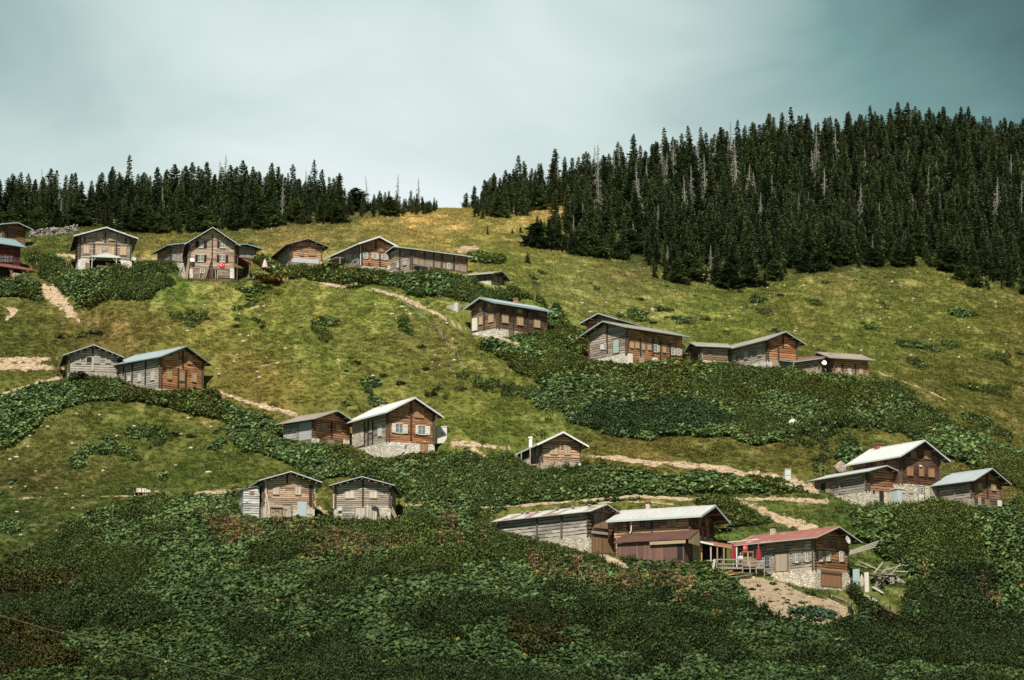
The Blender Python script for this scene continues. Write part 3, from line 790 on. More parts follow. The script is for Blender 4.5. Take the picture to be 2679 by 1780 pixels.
h = House('A', 'R', (1070, 325, 615, 775), 1800, L=10.5, psi=3, apex=(1435, 175), label='wide grey and brown log house with low metal porch over its dark ground floor', wall=TAN, grey=0.75, roof=GREY_R, fas=(0.55, 0.56, 0.56), ovs=0.85, ovf=1.1, stone=WHITE_ST, fash=0.2)
for r in ((1145, 428, 1222, 538), (1313, 433, 1390, 543), (1480, 443, 1560, 553), (1645, 445, 1725, 560), (1335, 252, 1395, 345), (1500, 262, 1588, 358)): h.win('G', 's', *r, c=(0.56, 0.42, 0.29))
h.posts('G', [(1285, 395, 580), (1590, 400, 590), (1440, 250, 400), (1095, 320, 610), (1788, 330, 620), (1160, 310, 390), (1718, 320, 410)])
h.part('G', 'beam', 1080, 402, 1790, 418, plain_wood((0.30, 0.23, 0.17)), 0.003, 0.10)
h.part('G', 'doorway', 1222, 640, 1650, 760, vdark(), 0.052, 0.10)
u0, u1, v0, v1 = h.rect('G', 1215, 560, 1645, 640)
um = (u0 + u1) / 2
pr = MB().add([(u0, -2.6, v0), (u1, -2.6, v0), (u1, -0.14, v0 + 0.1), (u0, -0.14, v0 + 0.1), (um, -1.3, v1 - 0.02), (um, -0.14, v1)], [(0, 1, 2, 3), (0, 4, 1), (0, 3, 5, 4), (1, 4, 5, 2), (2, 5, 3)])
pr.build('porch_roof', tin((0.52, 0.54, 0.55), 0.0, 0.15), h.e)
mb = MB().beam((u0, -2.63, v0 + 0.02), (um, -1.3, v1 + 0.06), 0.12, 0.1); mb.beam((u1, -2.63, v0 + 0.02), (um, -1.3, v1 + 0.06), 0.12, 0.1); mb.build('fascia', paint((0.72, 0.72, 0.70)), h.e)
for x, s_ in ((1257, 1), (1593, -1)):
    u = h.on('G', x, 690, -2.5)[0]
    MB().box(u - 0.07, u + 0.07, -2.55, -2.41, -2.5, v0).build('porch_post', plain_wood((0.48, 0.42, 0.34)), h.e)
    MB().beam((u, -2.48, v0 - 0.7), (u + s_ * 0.6, -2.48, v0 - 0.02), 0.08).build('brace', plain_wood((0.48, 0.42, 0.34)), h.e)
q0, q1 = h.on('G', 1330, 705, -2.5), h.on('G', 1640, 735, -2.5)
mb = MB().beam((q0[0], -2.5, q0[2]), (q0[0] + 2.2, -2.5, q0[2] - 0.15), 0.08); mb.beam((q0[0], -2.5, q1[2]), (q1[0], -2.5, q1[2]), 0.08); mb.beam((q0[0], -2.5, q0[2]), (q0[0] - 0.1, -2.5, q1[2] - 0.8), 0.07)
mb.build('railing', plain_wood((0.38, 0.24, 0.16)), h.e)
h.part('G', 'wall_panel', 1165, 668, 1215, 755, planks((0.30, 0.17, 0.12), 0.12), 0.052, 0.12)
h.dish('G', 1828, 618, 0.36, 'grey satellite dish at the corner of the porch house', (0.40, 0.43, 0.46), 0.4)
h.pipe([(h.um + 1.4, 3, h.ah - 0.6), (h.um + 1.4, 3, h.ah + 0.45)], 0.09, (0.55, 0.55, 0.52), 'stovepipe')
h.pipe([(h.um + 3.1, 3, h.ah - 1.3), (h.um + 3.1, 3, h.ah + 0.25)], 0.09, (0.60, 0.58, 0.54), 'stovepipe')

# small house tucked behind the steep gable, left, and the one on its right
h = House('B', 'R', (345, 452, 655, 668), 765, s=165, psi=20, apex=(555, 385), label='low log barn with vertical grey boards left of the steep gabled house', wall=BROWN, grey=0.35, sgrey=0.5, roof=GREY_R, fas=(0.22, 0.33, 0.36), purlins=4)
h.win('G', 's', 430, 490, 470, 550, c=PALE)
h.part('G', 'wall_panel', 352, 540, 600, 655, planks((0.36, 0.34, 0.31), 0.2, 0.8), 0.003, 0.09)
h.part('S', 'wall_panel', 175, 590, 335, 668, planks((0.36, 0.34, 0.31), 0.2, 0.8), 0.003, 0.09)
h = House('B', 'R', (1180, 446, 600, 622), 1515, s=1100, psi=30, apex=(1318, 400), label='low log barn with grey boards right of the steep gabled house', wall=BROWN, grey=0.5, roof=GREY_R, fas=(0.26, 0.36, 0.38), purlins=4)
h.part('G', 'wall_panel', 1290, 500, 1505, 605, planks((0.40, 0.37, 0.32), 0.22, 0.8), 0.003, 0.09)
h.chimney(0.35, (0.15, 0.14, 0.13), -1.6, 0.5, 0.6)

h = House('B', 'R', (595, 440, 745, 886), 1225, L=8.5, psi=2, apex=(912, 175), label='steep gabled pinkish brown house with white glazed windows and a red banner', wall=(0.40, 0.285, 0.21), grey=0.3, roof=(0.20, 0.24, 0.25), fas=(0.38, 0.47, 0.47), ovs=0.75, ovf=1.05, stone=(0.17, 0.12, 0.09), logp=0.2, fash=0.13)
DKB = (0.055, 0.025, 0.018)
for x0, y0, x1, y1, lv in ((737, 375, 793, 458, ((688, 735), (797, 840))), (1020, 375, 1088, 462, ((983, 1018),)), (720, 562, 798, 650, ((683, 718), (801, 835))), (1016, 567, 1092, 655, ((978, 1014), (1095, 1132)))):
    h.win('G', 'c', x0, y0, x1, y1, lv, c=DKB)
h.posts('G', [(915, 285, 745)], wd=0.17)
h.posts('G', [(600, 520, 745), (1220, 520, 745)], (0.20, 0.13, 0.09))
h.part('G', 'pillar', 597, 752, 650, 884, rubble(WHITE_ST), 0.052, 0.16); h.part('G', 'pillar', 1158, 752, 1213, 884, rubble(WHITE_ST), 0.052, 0.16)
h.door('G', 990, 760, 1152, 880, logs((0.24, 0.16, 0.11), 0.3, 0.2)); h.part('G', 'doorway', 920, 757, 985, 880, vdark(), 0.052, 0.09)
h.part('G', 'wall_panel', 655, 757, 745, 880, logs((0.20, 0.14, 0.11), 0.3, 0.2), 0.052, 0.09); h.win('G', 'c', 758, 760, 808, 805)
h.door('G', 845, 765, 912, 880, planks((0.13, 0.055, 0.045), 0.15), 'dark red boarded door')
def standing_poles(h, lst, label, c=(0.38, 0.28, 0.19), group=None, r=0.055):
    for (x0, y0, x1, y1) in lst:
        a = h.world(h.wpt('G', x0, y0, 1.0)); b2 = h.world(h.wpt('G', x1, y1, 0.2))
        o = MB().tube([Vector((0, 0, 0)), (b2 - a) * 0.5 + Vector((0.03, 0, 0.02)), b2 - a], r, 7, r * 0.7).build('leaning_pole', plain_wood(c))
        o.location = a; tag(o, label, 'pole', group)
standing_poles(h, [(790, 890, 905, 600), (820, 890, 912, 575), (770, 890, 890, 640)], 'long wooden pole leaning against the steep gabled house', group='poles leaning on the steep gabled house')
standing_poles(h, [(735, 890, 738, 745), (965, 885, 955, 765), (990, 885, 988, 765)], 'thin pale pole propped at the ground floor of the steep gabled house', (0.55, 0.48, 0.40), 'thin poles at the steep gabled house', 0.04)
standing_poles(h, [(548, 885, 592, 600), (560, 888, 596, 620), (575, 890, 600, 640), (540, 880, 575, 700)], 'log stacked upright at the left corner of the steep gabled house', (0.34, 0.25, 0.17), 'logs at the corner of the steep gabled house', 0.09)
h.dish('G', 640, 633, 0.36, 'white satellite dish on the steep gabled house', off=0.4)
# red banner with a white crescent and star
u0, u1, v0, v1 = h.rect('G', 1016, 660, 1088, 735)
flag = empty('flag', h.world((u0, -0.12, v0)), h.yaw, 'red flag with white crescent and star under a window of the steep gabled house', 'flag')
def flag_parts(flag, w, hh, vertical=False):
    mb = MB(); nx = 8
    vs_, fs_ = [], []
    for j in (0, 1):
        for i in range(nx + 1):
            d = 0.03 * math.sin(i * 1.1)
            vs_ += [(w * i / nx, d, hh * j), (w * i / nx, d + 0.012, hh * j)]
    k = 2 * (nx + 1)
    for i in range(nx):
        a = 2 * i
        fs_ += [(a, a + 2, a + 2 + k, a + k), (a + 3, a + 1, a + 1 + k, a + 3 + k), (a + k, a + 2 + k, a + 3 + k, a + 1 + k), (a, a + 1, a + 3, a + 2)]
    fs_ += [(0, k, k + 1, 1), (2 * nx, 2 * nx + 1, 2 * nx + 1 + k, 2 * nx + k)]
    MB().add(vs_, fs_).build('cloth', paint((0.62, 0.03, 0.035), 0.7, 0.15), flag)
    r = 0.25 * min(w, hh); cx, cz = w * 0.40, hh * 0.5
    out = [(cx + r * math.cos(t), cz + r * math.sin(t)) for t in np.linspace(0.62, 2 * math.pi - 0.62, 22)]
    inn = [(cx + r * 0.26 + 0.78 * r * math.cos(t), cz + 0.78 * r * math.sin(t)) for t in np.linspace(2 * math.pi - 0.84, 0.84, 22)]
    pr = out + inn; m = len(out)
    vv = [(x, -0.045, z) for x, z in pr] + [(x, -0.037, z) for x, z in pr]; nn = len(pr)
    ff = [(i, i + 1, nn - 2 - i, nn - 1 - i) for i in range(m - 1)] + [(nn + i, nn + nn - 1 - i, nn + nn - 2 - i, nn + i + 1) for i in range(m - 1)] + [(i, nn + i, nn + (i + 1) % nn, (i + 1) % nn) for i in range(nn)]
    MB().add(vv, ff).build('crescent', paint((0.8, 0.8, 0.78), 0.7, 0.05), flag)
    sx, sz, sr = cx + r * 1.35, cz, r * 0.5
    st = [(sx + (sr if i % 2 == 0 else sr * 0.4) * math.cos(math.pi + i * math.pi / 5), sz + (sr if i % 2 == 0 else sr * 0.4) * math.sin(math.pi + i * math.pi / 5)) for i in range(10)]
    MB().prism(st, 'y', -0.045, -0.037).build('star', paint((0.8, 0.8, 0.78), 0.7, 0.05), flag)
flag_parts(flag, u1 - u0, v1 - v0)
# red lean-to on its right
w = h.W; zt = h.on('G', 1235, 565, 0)[2]; q = h.on('G', 1450, 672, 0); xe_, ze = q[0], q[2]
MB().add([(w + 0.22, 0.3, zt), (xe_, 0.3, ze), (xe_, 6, ze), (w + 0.22, 6, zt), (w + 0.22, 0.3, zt + 0.09), (xe_, 0.3, ze + 0.09), (xe_, 6, ze + 0.09), (w + 0.22, 6, zt + 0.09)],
         [(0, 1, 2, 3), (7, 6, 5, 4), (0, 4, 5, 1), (1, 5, 6, 2), (2, 6, 7, 3), (3, 7, 4, 0)]).build('porch_roof', tin((0.42, 0.12, 0.11), 0.1, 0.1), h.e)
MB().box(w + 0.25, xe_ - 0.2, 4.2, 4.3, -3, ze).build('porch_wall', planks((0.09, 0.06, 0.05)), h.e)
for xx in (w + 0.4, xe_ - 0.25):
    MB().box(xx - 0.07, xx + 0.07, 0.45, 0.6, -3, ze + (0.9 if xx < w + 1 else 0)).build('porch_post', plain_wood((0.14, 0.10, 0.08)), h.e)
o = h.frame('G', w + 0.55, w + 1.25, 1.6, 3.0, 0.07, -4.15, -4.05, 2); o.build('window', paint((0.5, 0.5, 0.48)), h.e)
steep = h

# --- middle of the top row
h = House('C', 'R', (428, 335, 505, 612), 848, s=165, psi=14, apex=(690, 232), label='low log house with thin reddish roof on the straw coloured slope', wall=(0.33, 0.17, 0.09), grey=0.2, swall=PALE, sgrey=0.9, roof=(0.30, 0.15, 0.13), fas=(0.26, 0.20, 0.24), ovf=0.8, ovs=0.9, stone=(0.36, 0.28, 0.21), rafters=6, fash=0.11)
h.win('G', 's', 540, 405, 592, 462, c=PALE); h.win('G', 's', 668, 405, 755, 462, c=PALE); h.win('G', 's', 655, 278, 686, 318, c=PALE)
h.part('G', 'wall_panel', 438, 508, 805, 568, paint((0.50, 0.53, 0.54), 0.6, 0.35), 0.052, 0.10)
h.part('G', 'pillar', 825, 560, 852, 615, rubble(WHITE_ST), 0.052, 0.15)
h.posts('S', [(395, 360, 560), (335, 430, 570), (280, 480, 580)], (0.40, 0.38, 0.35))
h = House('C', 'R', (1385, 325, 600, 655), 1805, s=965, psi=24, apex=(1600, 195), label='brown log house with white edged roof and white window shutters in the top row', wall=ORANGE, grey=0.18, swall=(0.20, 0.15, 0.12), sgrey=0.5, roof=WHITE_R, fas=(0.74, 0.76, 0.75), ovf=1.0, ovs=0.9, fash=0.24)
for x0, x1, y0, a, b2 in ((1427, 1463, 432, (1403, 1425), (1465, 1478)), (1556, 1590, 440, (1520, 1553), (1593, 1627)), (1681, 1719, 450, (1650, 1679), (1722, 1752))): h.win('G', 'c', x0, y0, x1, y0 + 72, (a, b2), c=(0.60, 0.56, 0.49))
h.win('G', 's', 1470, 347, 1510, 388, c=PALE); h.win('G', 's', 1650, 366, 1682, 412, c=PALE)
h.part('G', 'doorway', 1560, 595, 1620, 640, planks(PALE), 0.052, 0.1); h.part('G', 'pillar', 1745, 605, 1792, 655, rubble(WHITE_ST), 0.052, 0.14)
h.posts('G', [(1585, 230, 390), (1640, 440, 600), (1490, 560, 600)])
p0, p1 = h.wpt('G', 1380, 318, 0.12), h.wpt('G', 1376, 600, 0.12); h.pipe([p0, p1], 0.06, (0.75, 0.76, 0.74))
for x in (1305, 1240, 1200): h.win('S', 's', x - 14, 455, x + 14, 530, c=GSHUT)
h.posts('S', [(1270, 400, 560), (1180, 450, 600), (1345, 340, 590)], (0.3, 0.28, 0.26))
sp = [h.wpt('S', x, y, 1.6) for x, y in ((960, 555), (1095, 492))]
mb = MB().beam(sp[0], sp[1], 1.3, 0.06); mb.build('porch_roof', tin((0.5, 0.52, 0.52)), h.e)
for q in sp: MB().beam((q.x, q.y, q.z - 0.05), (q.x, q.y, -3), 0.1).build('porch_post', plain_wood((0.45, 0.42, 0.38)), h.e)

h = House('D', 'L', (400, 228, 440, 480), 100, s=1015, sy=300, psi=-58, apex=(252, 172), label='long two storey log house with a row of dark posts beside the white edged roof', wall=PALE, grey=0.65, swall=(0.24, 0.15, 0.09), sgrey=0.28, roof=(0.66, 0.66, 0.62), fas=(0.50, 0.56, 0.56), ovs=0.7, ovf=0.7, rafters=0)
h.posts('S', [(545, 245, 330), (645, 250, 470), (735, 262, 480), (868, 275, 500), (1010, 300, 515)], (0.07, 0.05, 0.04))
for r in ((450, 252, 490, 290), (577, 264, 607, 300), (757, 288, 793, 324), (912, 302, 946, 340)): h.win('S', 's', *r, c=(0.33, 0.23, 0.15))
for r in ((405, 320, 468, 380), (477, 332, 537, 388), (572, 342, 632, 404), (652, 352, 713, 412), (737, 364, 773, 420), (832, 372, 850, 426), (872, 380, 928, 440), (938, 387, 1003, 450)): h.win('S', 's', *r, c=(0.42, 0.33, 0.25))
h.win('S', 'c', 800, 370, 826, 424)
h.win('G', 's', 245, 357, 272, 420, c=GSHUT); h.win('G', 's', 320, 337, 348, 390, c=GSHUT)
h.posts('G', [(280, 195, 440)])
a, b2 = h.wpt('S', 455, 398, 0.9), h.wpt('S', 585, 408, 0.9)
MB().box(0.02, 0.95, a.y, b2.y, a.z, a.z + 0.08).build('awning', tin((0.34, 0.38, 0.40)), h.e)
h.part('S', 'porch_wall', 470, 415, 575, 450, planks((0.36, 0.30, 0.25)), 0.003, 0.7)

h = House('D', 'R', (1270, 497, 555, 590), 1415, s=1020, psi=66, apex=(1360, 440), label='small dark log barn at the right end of the top row', wall=DARK, grey=0.2, swall=DARK, sgrey=0.2, roof=TAN_R, fas=(0.45, 0.50, 0.48), ovf=0.8, ovs=0.8)
h.win('G', 's', 1297, 517, 1343, 573, c=(0.36, 0.28, 0.2)); h.win('G', 's', 1360, 537, 1388, 588, c=(0.36, 0.28, 0.2))
h.posts('S', [(1240, 500, 560), (1180, 500, 560)], (0.2, 0.17, 0.14)); h.part('S', 'wall_panel', 1083, 505, 1122, 556, paint((0.6, 0.6, 0.57)), 0.1, 0.2)

h = House('D', 'L', (1345, 818, 1085, 1172), 1065, s=1890, psi=-49, apex=(1185, 733), label='dark brown log house with pale blue roof on the slope above the track', wall=(0.15, 0.085, 0.052), grey=0.22, swall=(0.095, 0.05, 0.03), sgrey=0.06, roof=(0.46, 0.55, 0.59), fas=(0.30, 0.39, 0.42), ovf=1.0, ovs=0.75, stone=WHITE_ST, patch=0.08, fash=0.3)
for r in ((1147, 957, 1180, 1040), (1252, 938, 1300, 1015), (1150, 850, 1172, 885), (1245, 820, 1268, 850)): h.win('G', 's', *r)
for r in ((1397, 947, 1458, 1022), (1560, 966, 1620, 1047), (1747, 993, 1805, 1073), (1565, 882, 1610, 914)): h.win('S', 's', *r)
h.posts('G', [(1203, 800, 1100)]); h.posts('S', [(1517, 870, 1175), (1670, 895, 1120)])
h.door('S', 1470, 1102, 1513, 1165, planks((0.28, 0.2, 0.14))); h.door('S', 1572, 1120, 1630, 1185, planks((0.46, 0.35, 0.24)))
h.part('G', 'pillar', 1067, 975, 1125, 1112, paint(WHITE_ST, 0.9, 0.3), 0.003, 0.14)
h.chimney(0.62, (0.45, 0.22, 0.12), 0.0, 0.45, 0.5, (0.5, 0.28, 0.16))

h = House('E', 'L', (690, 315, 470, 520), 290, s=1000, psi=-32, apex=(450, 203), label='log house with dark weathered roof directly behind the long shuttered house', wall=ORANGE, grey=0.3, swall=DARK, sgrey=0.2, roof=(0.16, 0.17, 0.17), fas=(0.38, 0.50, 0.52), ovf=0.9)
h.part('G', 'wall_panel', 435, 285, 520, 470, planks((0.42, 0.26, 0.16)), 0.003, 0.08)

h = House('E', 'L', (835, 425, 760, 905), 320, s=1595, sy=545, psi=-48, apex=(540, 305), label='long log house with many small shutters and a mint green door on its grey gable', wall=PALE, grey=0.72, swall=(0.27, 0.135, 0.065), sgrey=0.08, roof=(0.44, 0.37, 0.31), rust=0.1, fas=(0.34, 0.44, 0.47), ovf=0.95, ovs=0.95, side_stone=False, stone=WHITE_ST)
for r in ((903, 487, 953, 545), (1072, 517, 1122, 575), (1212, 532, 1253, 590), (1327, 552, 1372, 610), (1477, 572, 1513, 628)): h.win('S', 's', *r, c=(0.36, 0.22, 0.12))
for r in ((882, 600, 924, 680), (957, 607, 999, 684), (1042, 627, 1079, 704), (1122, 637, 1163, 709), (1327, 667, 1364, 744)): h.win('S', 's', *r, c=(0.58, 0.40, 0.24))
for r, lf in (((1207, 647, 1246, 735), (1250, 1282)), ((1452, 692, 1482, 775), (1486, 1512)), ((1527, 700, 1555, 782), (1559, 1586))): h.win('S', 'p', *r, (lf,), c=(0.55, 0.46, 0.36))
h.door('G', 657, 568, 737, 752, paint((0.40, 0.52, 0.47), 0.5, 0.12), 'mint green door')
h.win('G', 'p', 525, 632, 553, 698, ((482, 522),), c=WSHUT)
h.posts('G', [(570, 360, 745)]); h.posts('S', [(1018, 545, 800), (1190, 560, 800), (1290, 580, 830), (1427, 610, 860)])
for r in ((838, 765, 908, 915), (1187, 820, 1248, 990), (1542, 878, 1590, 940)): h.part('S', 'pillar', *r, paint(WHITE_ST, 0.9, 0.3), 0.003, 0.16)
h.win('S', 's', 1007, 802, 1062, 905, c=(0.52, 0.40, 0.27)); h.win('S', 's', 1362, 853, 1412, 925, c=(0.52, 0.40, 0.27))
longh = h

h = House('F', 'L', (305, 380, 525, 548), 210, s=620, psi=-72, apex=(240, 300), label='small dark barn with pale roof left of the tan roofed house', wall=DARK, grey=0.1, swall=(0.2, 0.12, 0.07), sgrey=0.3, roof=TAN_R, fas=(0.40, 0.48, 0.50), ovf=0.8)
h.part('S', 'wall_panel', 390, 430, 440, 530, planks((0.26, 0.15, 0.09)), 0.003, 0.08)
h.posts('S', [(330, 395, 530)], (0.3, 0.28, 0.25))
h = House('F', 'R', (1065, 318, 530, 615), 1395, s=430, psi=36, apex=(1248, 198), label='tan roofed log house with orange gable and grey side above the leafy bank', wall=ORANGE, grey=0.12, swall=PALE, sgrey=0.85, roof=(0.46, 0.41, 0.35), rust=0.08, fas=(0.36, 0.42, 0.43), ovf=0.9, ovs=0.9, stone=WHITE_ST, rafters=8)
for r in ((957, 407, 996, 475), (807, 432, 843, 505), (672, 467, 708, 535), (582, 482, 618, 550), (517, 507, 553, 575)): h.win('S', 's', *r, c=(0.58, 0.55, 0.49))
h.win('S', 'c', 490, 500, 508, 530)
h.posts('S', [(888, 420, 560), (752, 450, 580), (628, 480, 590)], (0.3, 0.28, 0.25)); h.posts('G', [(1185, 390, 520), (1237, 240, 385)])
h.part('G', 'wall_panel', 1115, 535, 1345, 615, planks((0.42, 0.33, 0.24)), 0.052, 0.1)
u0, u1, v0, v1 = h.rect('G', 1175, 535, 1335, 558)
MB().add([(u0, -0.13, v1), (u1, -0.13, v1), (u1, -1.1, v0), (u0, -1.1, v0), (u0, -0.13, v1 + 0.06), (u1, -0.13, v1 + 0.06), (u1, -1.1, v0 + 0.06), (u0, -1.1, v0 + 0.06)], [(3, 2, 1, 0), (4, 5, 6, 7), (0, 1, 5, 4), (1, 2, 6, 5), (2, 3, 7, 6), (3, 0, 4, 7)]).build('awning', paint((0.12, 0.28, 0.29)), h.e)
h = House('F', 'L', (1800, 515, 640, 690), 1560, s=2195, psi=-64, pitch=0.34, W=6.5, label='low log barn with tan tin roof at the right end of the spur row', wall=BROWN, grey=0.2, swall=ORANGE, sgrey=0.15, roof=(0.42, 0.34, 0.27), rust=0.14, fas=(0.32, 0.34, 0.33), ovs=0.9, stone=(0.36, 0.3, 0.24))
h.win('S', 's', 1968, 618, 1995, 680, c=(0.55, 0.5, 0.44)); h.win('S', 's', 2098, 632, 2128, 682, c=(0.5, 0.4, 0.3)); h.win('S', 's', 1850, 600, 1875, 650, c=(0.5, 0.4, 0.3))
h.part('S', 'pillar', 1985, 668, 2005, 720, paint(WHITE_ST), 0.052, 0.14); h.posts('S', [(1905, 560, 660), (2050, 580, 680)])
h = House('F', 'R', (1660, 522, 610, 650), 1835, s=1390, psi=55, apex=(1770, 452), label='small hut with brown roof and open gable porch, next to the low tan roofed barn', wall=(0.19, 0.12, 0.08), grey=0.35, swall=ORANGE, sgrey=0.4, roof=(0.27, 0.15, 0.12), fas=(0.34, 0.38, 0.38), ovf=0.6, ovs=0.6, stone=(0.36, 0.3, 0.24), name='wooden_hut', cat='hut')
h.posts('G', [(1662, 525, 640), (1748, 500, 640), (1815, 530, 650)], (0.36, 0.32, 0.27), 0.16); h.posts('S', [(1495, 545, 600), (1570, 540, 600)], (0.3, 0.27, 0.24))
h.part('G', 'doorway', 1765, 545, 1808, 640, vdark(), 0.003, 0.06)
h.dish('G', 1697, 557, 0.40, 'white satellite dish on the small brown roofed hut', off=0.6)

# --- left middle pair
h = House('G', 'R', (180, 305, 492, 575), 795, L=8, psi=3, apex=(490, 150), label='grey weathered log barn with four framed windows and a dark opening below', wall=(0.34, 0.28, 0.22), grey=0.85, roof=(0.36, 0.40, 0.40), fas=(0.40, 0.47, 0.47), ovf=0.9, ovs=0.8, rafters=0, purlins=9, stone=(0.5, 0.46, 0.4), fash=0.11)
for r in ((278, 312, 335, 378), (510, 314, 570, 380), (650, 312, 703, 376)): h.win('G', 's', *r, c=(0.40, 0.34, 0.28), fr=(0.46, 0.43, 0.39))
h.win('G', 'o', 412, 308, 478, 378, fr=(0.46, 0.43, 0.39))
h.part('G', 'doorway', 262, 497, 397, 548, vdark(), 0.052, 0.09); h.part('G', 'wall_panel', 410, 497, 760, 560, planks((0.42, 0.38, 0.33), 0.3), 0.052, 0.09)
h.part('G', 'board', 474, 305, 500, 478, plain_wood((0.48, 0.45, 0.4)), 0.003, 0.13); h.posts('G', [(490, 170, 300)])
for sg in (-1, 1): MB().beam((h.um, -0.06, h.ah - 0.45), (h.um + sg * (h.W / 2 - 0.3), -0.06, h.he - 0.05), 0.1, 0.16).build('beam', plain_wood((0.36, 0.31, 0.26)), h.e)
h = House('G', 'R', (1325, 325, 695, 725), 1860, s=765, psi=40, apex=(1635, 165), label='tall log house with orange gable, grey shuttered side and pale blue roof', wall=(0.36, 0.165, 0.07), grey=0.06, swall=PALE, sgrey=0.92, roof=(0.40, 0.48, 0.51), fas=(0.20, 0.29, 0.33), ovf=0.85, ovs=0.8, patch=0.1, stone=WHITE_ST, fash=0.14)
for r in ((1410, 470, 1466, 578), (1564, 488, 1623, 598), (1722, 503, 1774, 612), (1482, 252, 1541, 353), (1663, 273, 1720, 383)): h.win('G', 's', *r, c=(0.52, 0.36, 0.21))
for r in ((1217, 482, 1254, 590), (1052, 512, 1089, 605), (924, 540, 960, 600)): h.win('S', 's', *r, c=(0.60, 0.58, 0.53))
h.posts('G', [(1547, 440, 690), (1642, 460, 700), (1605, 230, 440), (1850, 400, 700)]); h.posts('S', [(1147, 360, 650), (982, 390, 640), (872, 415, 530), (895, 480, 640)])

# --- centre
h = House('H', 'R', (545, 380, 570, 630), 935, s=215, psi=42, apex=(780, 262), label='low brown log house with rusty pinkish roof next to the white roofed house', wall=(0.27, 0.135, 0.07), grey=0.05, swall=(0.44, 0.44, 0.43), sgrey=0.9, roof=(0.42, 0.34, 0.29), rust=0.26, fas=(0.38, 0.44, 0.44), ovf=1.15, ovs=0.9, rafters=6, stone=(0.2, 0.13, 0.09), fash=0.12)
h.win('G', 's', 630, 407, 683, 473, c=(0.42, 0.30, 0.2)); h.win('G', 's', 787, 427, 841, 488, c=(0.46, 0.32, 0.2)); h.posts('G', [(740, 390, 570)])
h.part('G', 'pillar', 520, 575, 598, 628, rubble(WHITE_ST), 0.06, 0.2); h.part('G', 'pillar', 868, 592, 928, 668, rubble(WHITE_ST), 0.06, 0.2)
h.door('G', 692, 587, 768, 650, planks((0.40, 0.32, 0.24)))
h.part('S', 'wall_panel', 392, 395, 525, 590, paint((0.40, 0.42, 0.43), 0.8, 0.35), 0.003, 0.06)
h.posts('S', [(375, 400, 560), (290, 420, 500)], (0.32, 0.3, 0.27))
h = House('H', 'R', (1355, 305, 605, 785), 1865, s=965, psi=28, apex=(1635, 118), label='tall brown house with bright white roof, white shutters and white stone ground floor', wall=(0.30, 0.145, 0.07), grey=0.02, swall=(0.34, 0.28, 0.21), sgrey=0.4, roof=(0.82, 0.83, 0.82), fas=(0.62, 0.66, 0.67), ovf=1.0, ovs=0.85, patch=0.04, stone=(0.80, 0.73, 0.63), logp=0.22, fash=0.24)
h.win('G', 'c', 1442, 418, 1518, 514, ((1397, 1439), (1522, 1571)), c=(0.76, 0.72, 0.64)); h.win('G', 'c', 1692, 437, 1764, 530, ((1658, 1689), (1768, 1816)), c=(0.76, 0.72, 0.64))
for r in ((1477, 242, 1564, 325), (1654, 252, 1744, 342)): h.win('G', 's', *r, c=(0.42, 0.25, 0.14), fr=(0.42, 0.28, 0.17))
h.door('G', 1717, 634, 1783, 770, planks((0.45, 0.25, 0.14), 0.2)); h.part('G', 'vent', 1537, 642, 1562, 682, planks((0.36, 0.22, 0.14), 0.1), 0.052, 0.1)
h.part('G', 'lamp', 1740, 606, 1762, 616, paint((0.75, 0.74, 0.7)), 0.052, 0.2)
h.posts('G', [(1610, 170, 595), (1855, 320, 600)], (0.09, 0.055, 0.04))
h.win('S', 's', 1254, 422, 1290, 545, c=(0.72, 0.72, 0.70)); h.win('S', 's', 1162, 442, 1188, 505, c=(0.55, 0.5, 0.44)); h.posts('S', [(1196, 365, 640), (1147, 380, 650), (1105, 400, 660)])
h.part('S', 'wall_panel', 975, 480, 1098, 665, rubble(STONE), 0.003, 0.12, 'rubble stone rear part of the side wall')
h.chimney(0.72, (0.55, 0.52, 0.47), 0.4, 0.25, 0.4)
h = House('J', 'R', (500, 455, 662, 745), 1045, s=170, psi=17, apex=(780, 255), label='small brown log house with white roof edge, white chimney and veranda beside the track', wall=(0.34, 0.20, 0.12), grey=0.12, swall=DARK, sgrey=0.25, roof=WHITE_R, fas=(0.80, 0.82, 0.82), ovf=1.0, ovs=0.75, stone=(0.50, 0.42, 0.33), fash=0.22)
for r in ((630, 457, 664, 565), (668, 457, 714, 565), (822, 462, 850, 570), (855, 462, 891, 570)): h.win('G', 's', *r, c=(0.58, 0.46, 0.34))
h.part('G', 'board', 752, 350, 766, 650, plain_wood((0.5, 0.38, 0.27)), 0.003, 0.12); h.part('G', 'beam', 505, 598, 1040, 612, plain_wood((0.46, 0.36, 0.27)), 0.003, 0.1)
for r in ((580, 690, 700, 800), (833, 690, 955, 815)): h.part('G', 'wall_panel', *r, planks((0.50, 0.40, 0.30), 0.22), 0.052, 0.1)
h.part('G', 'pillar', 965, 690, 1042, 815, rubble(WHITE_ST), 0.052, 0.14)
for x in (455, 385): h.win('S', 's', x - 14, 470, x + 14, 590, c=(0.4, 0.36, 0.3))
ry = [h.wpt('S', x, 615, 0.9).y for x in (345, 225)]
rz = h.wpt('S', 345, 615, 0.9).z
mb = MB(); mb.beam((-0.85, ry[0], rz), (-0.85, ry[1], rz), 0.07); mb.beam((-0.85, ry[0], rz - 0.75), (-0.85, ry[1], rz - 0.75), 0.07)
for i in range(12): y = ry[0] + (ry[1] - ry[0]) * i / 11; mb.beam((-0.85, y, rz - 0.75), (-0.85, y, rz), 0.09, 0.03)
mb.build('railing', plain_wood((0.52, 0.48, 0.42)), h.e)
MB().box(-0.9, -0.06, ry[0] - 0.2, ry[1] + 2.2, rz - 1.0, rz - 0.85).build('veranda_floor', planks((0.4, 0.34, 0.28)), h.e)
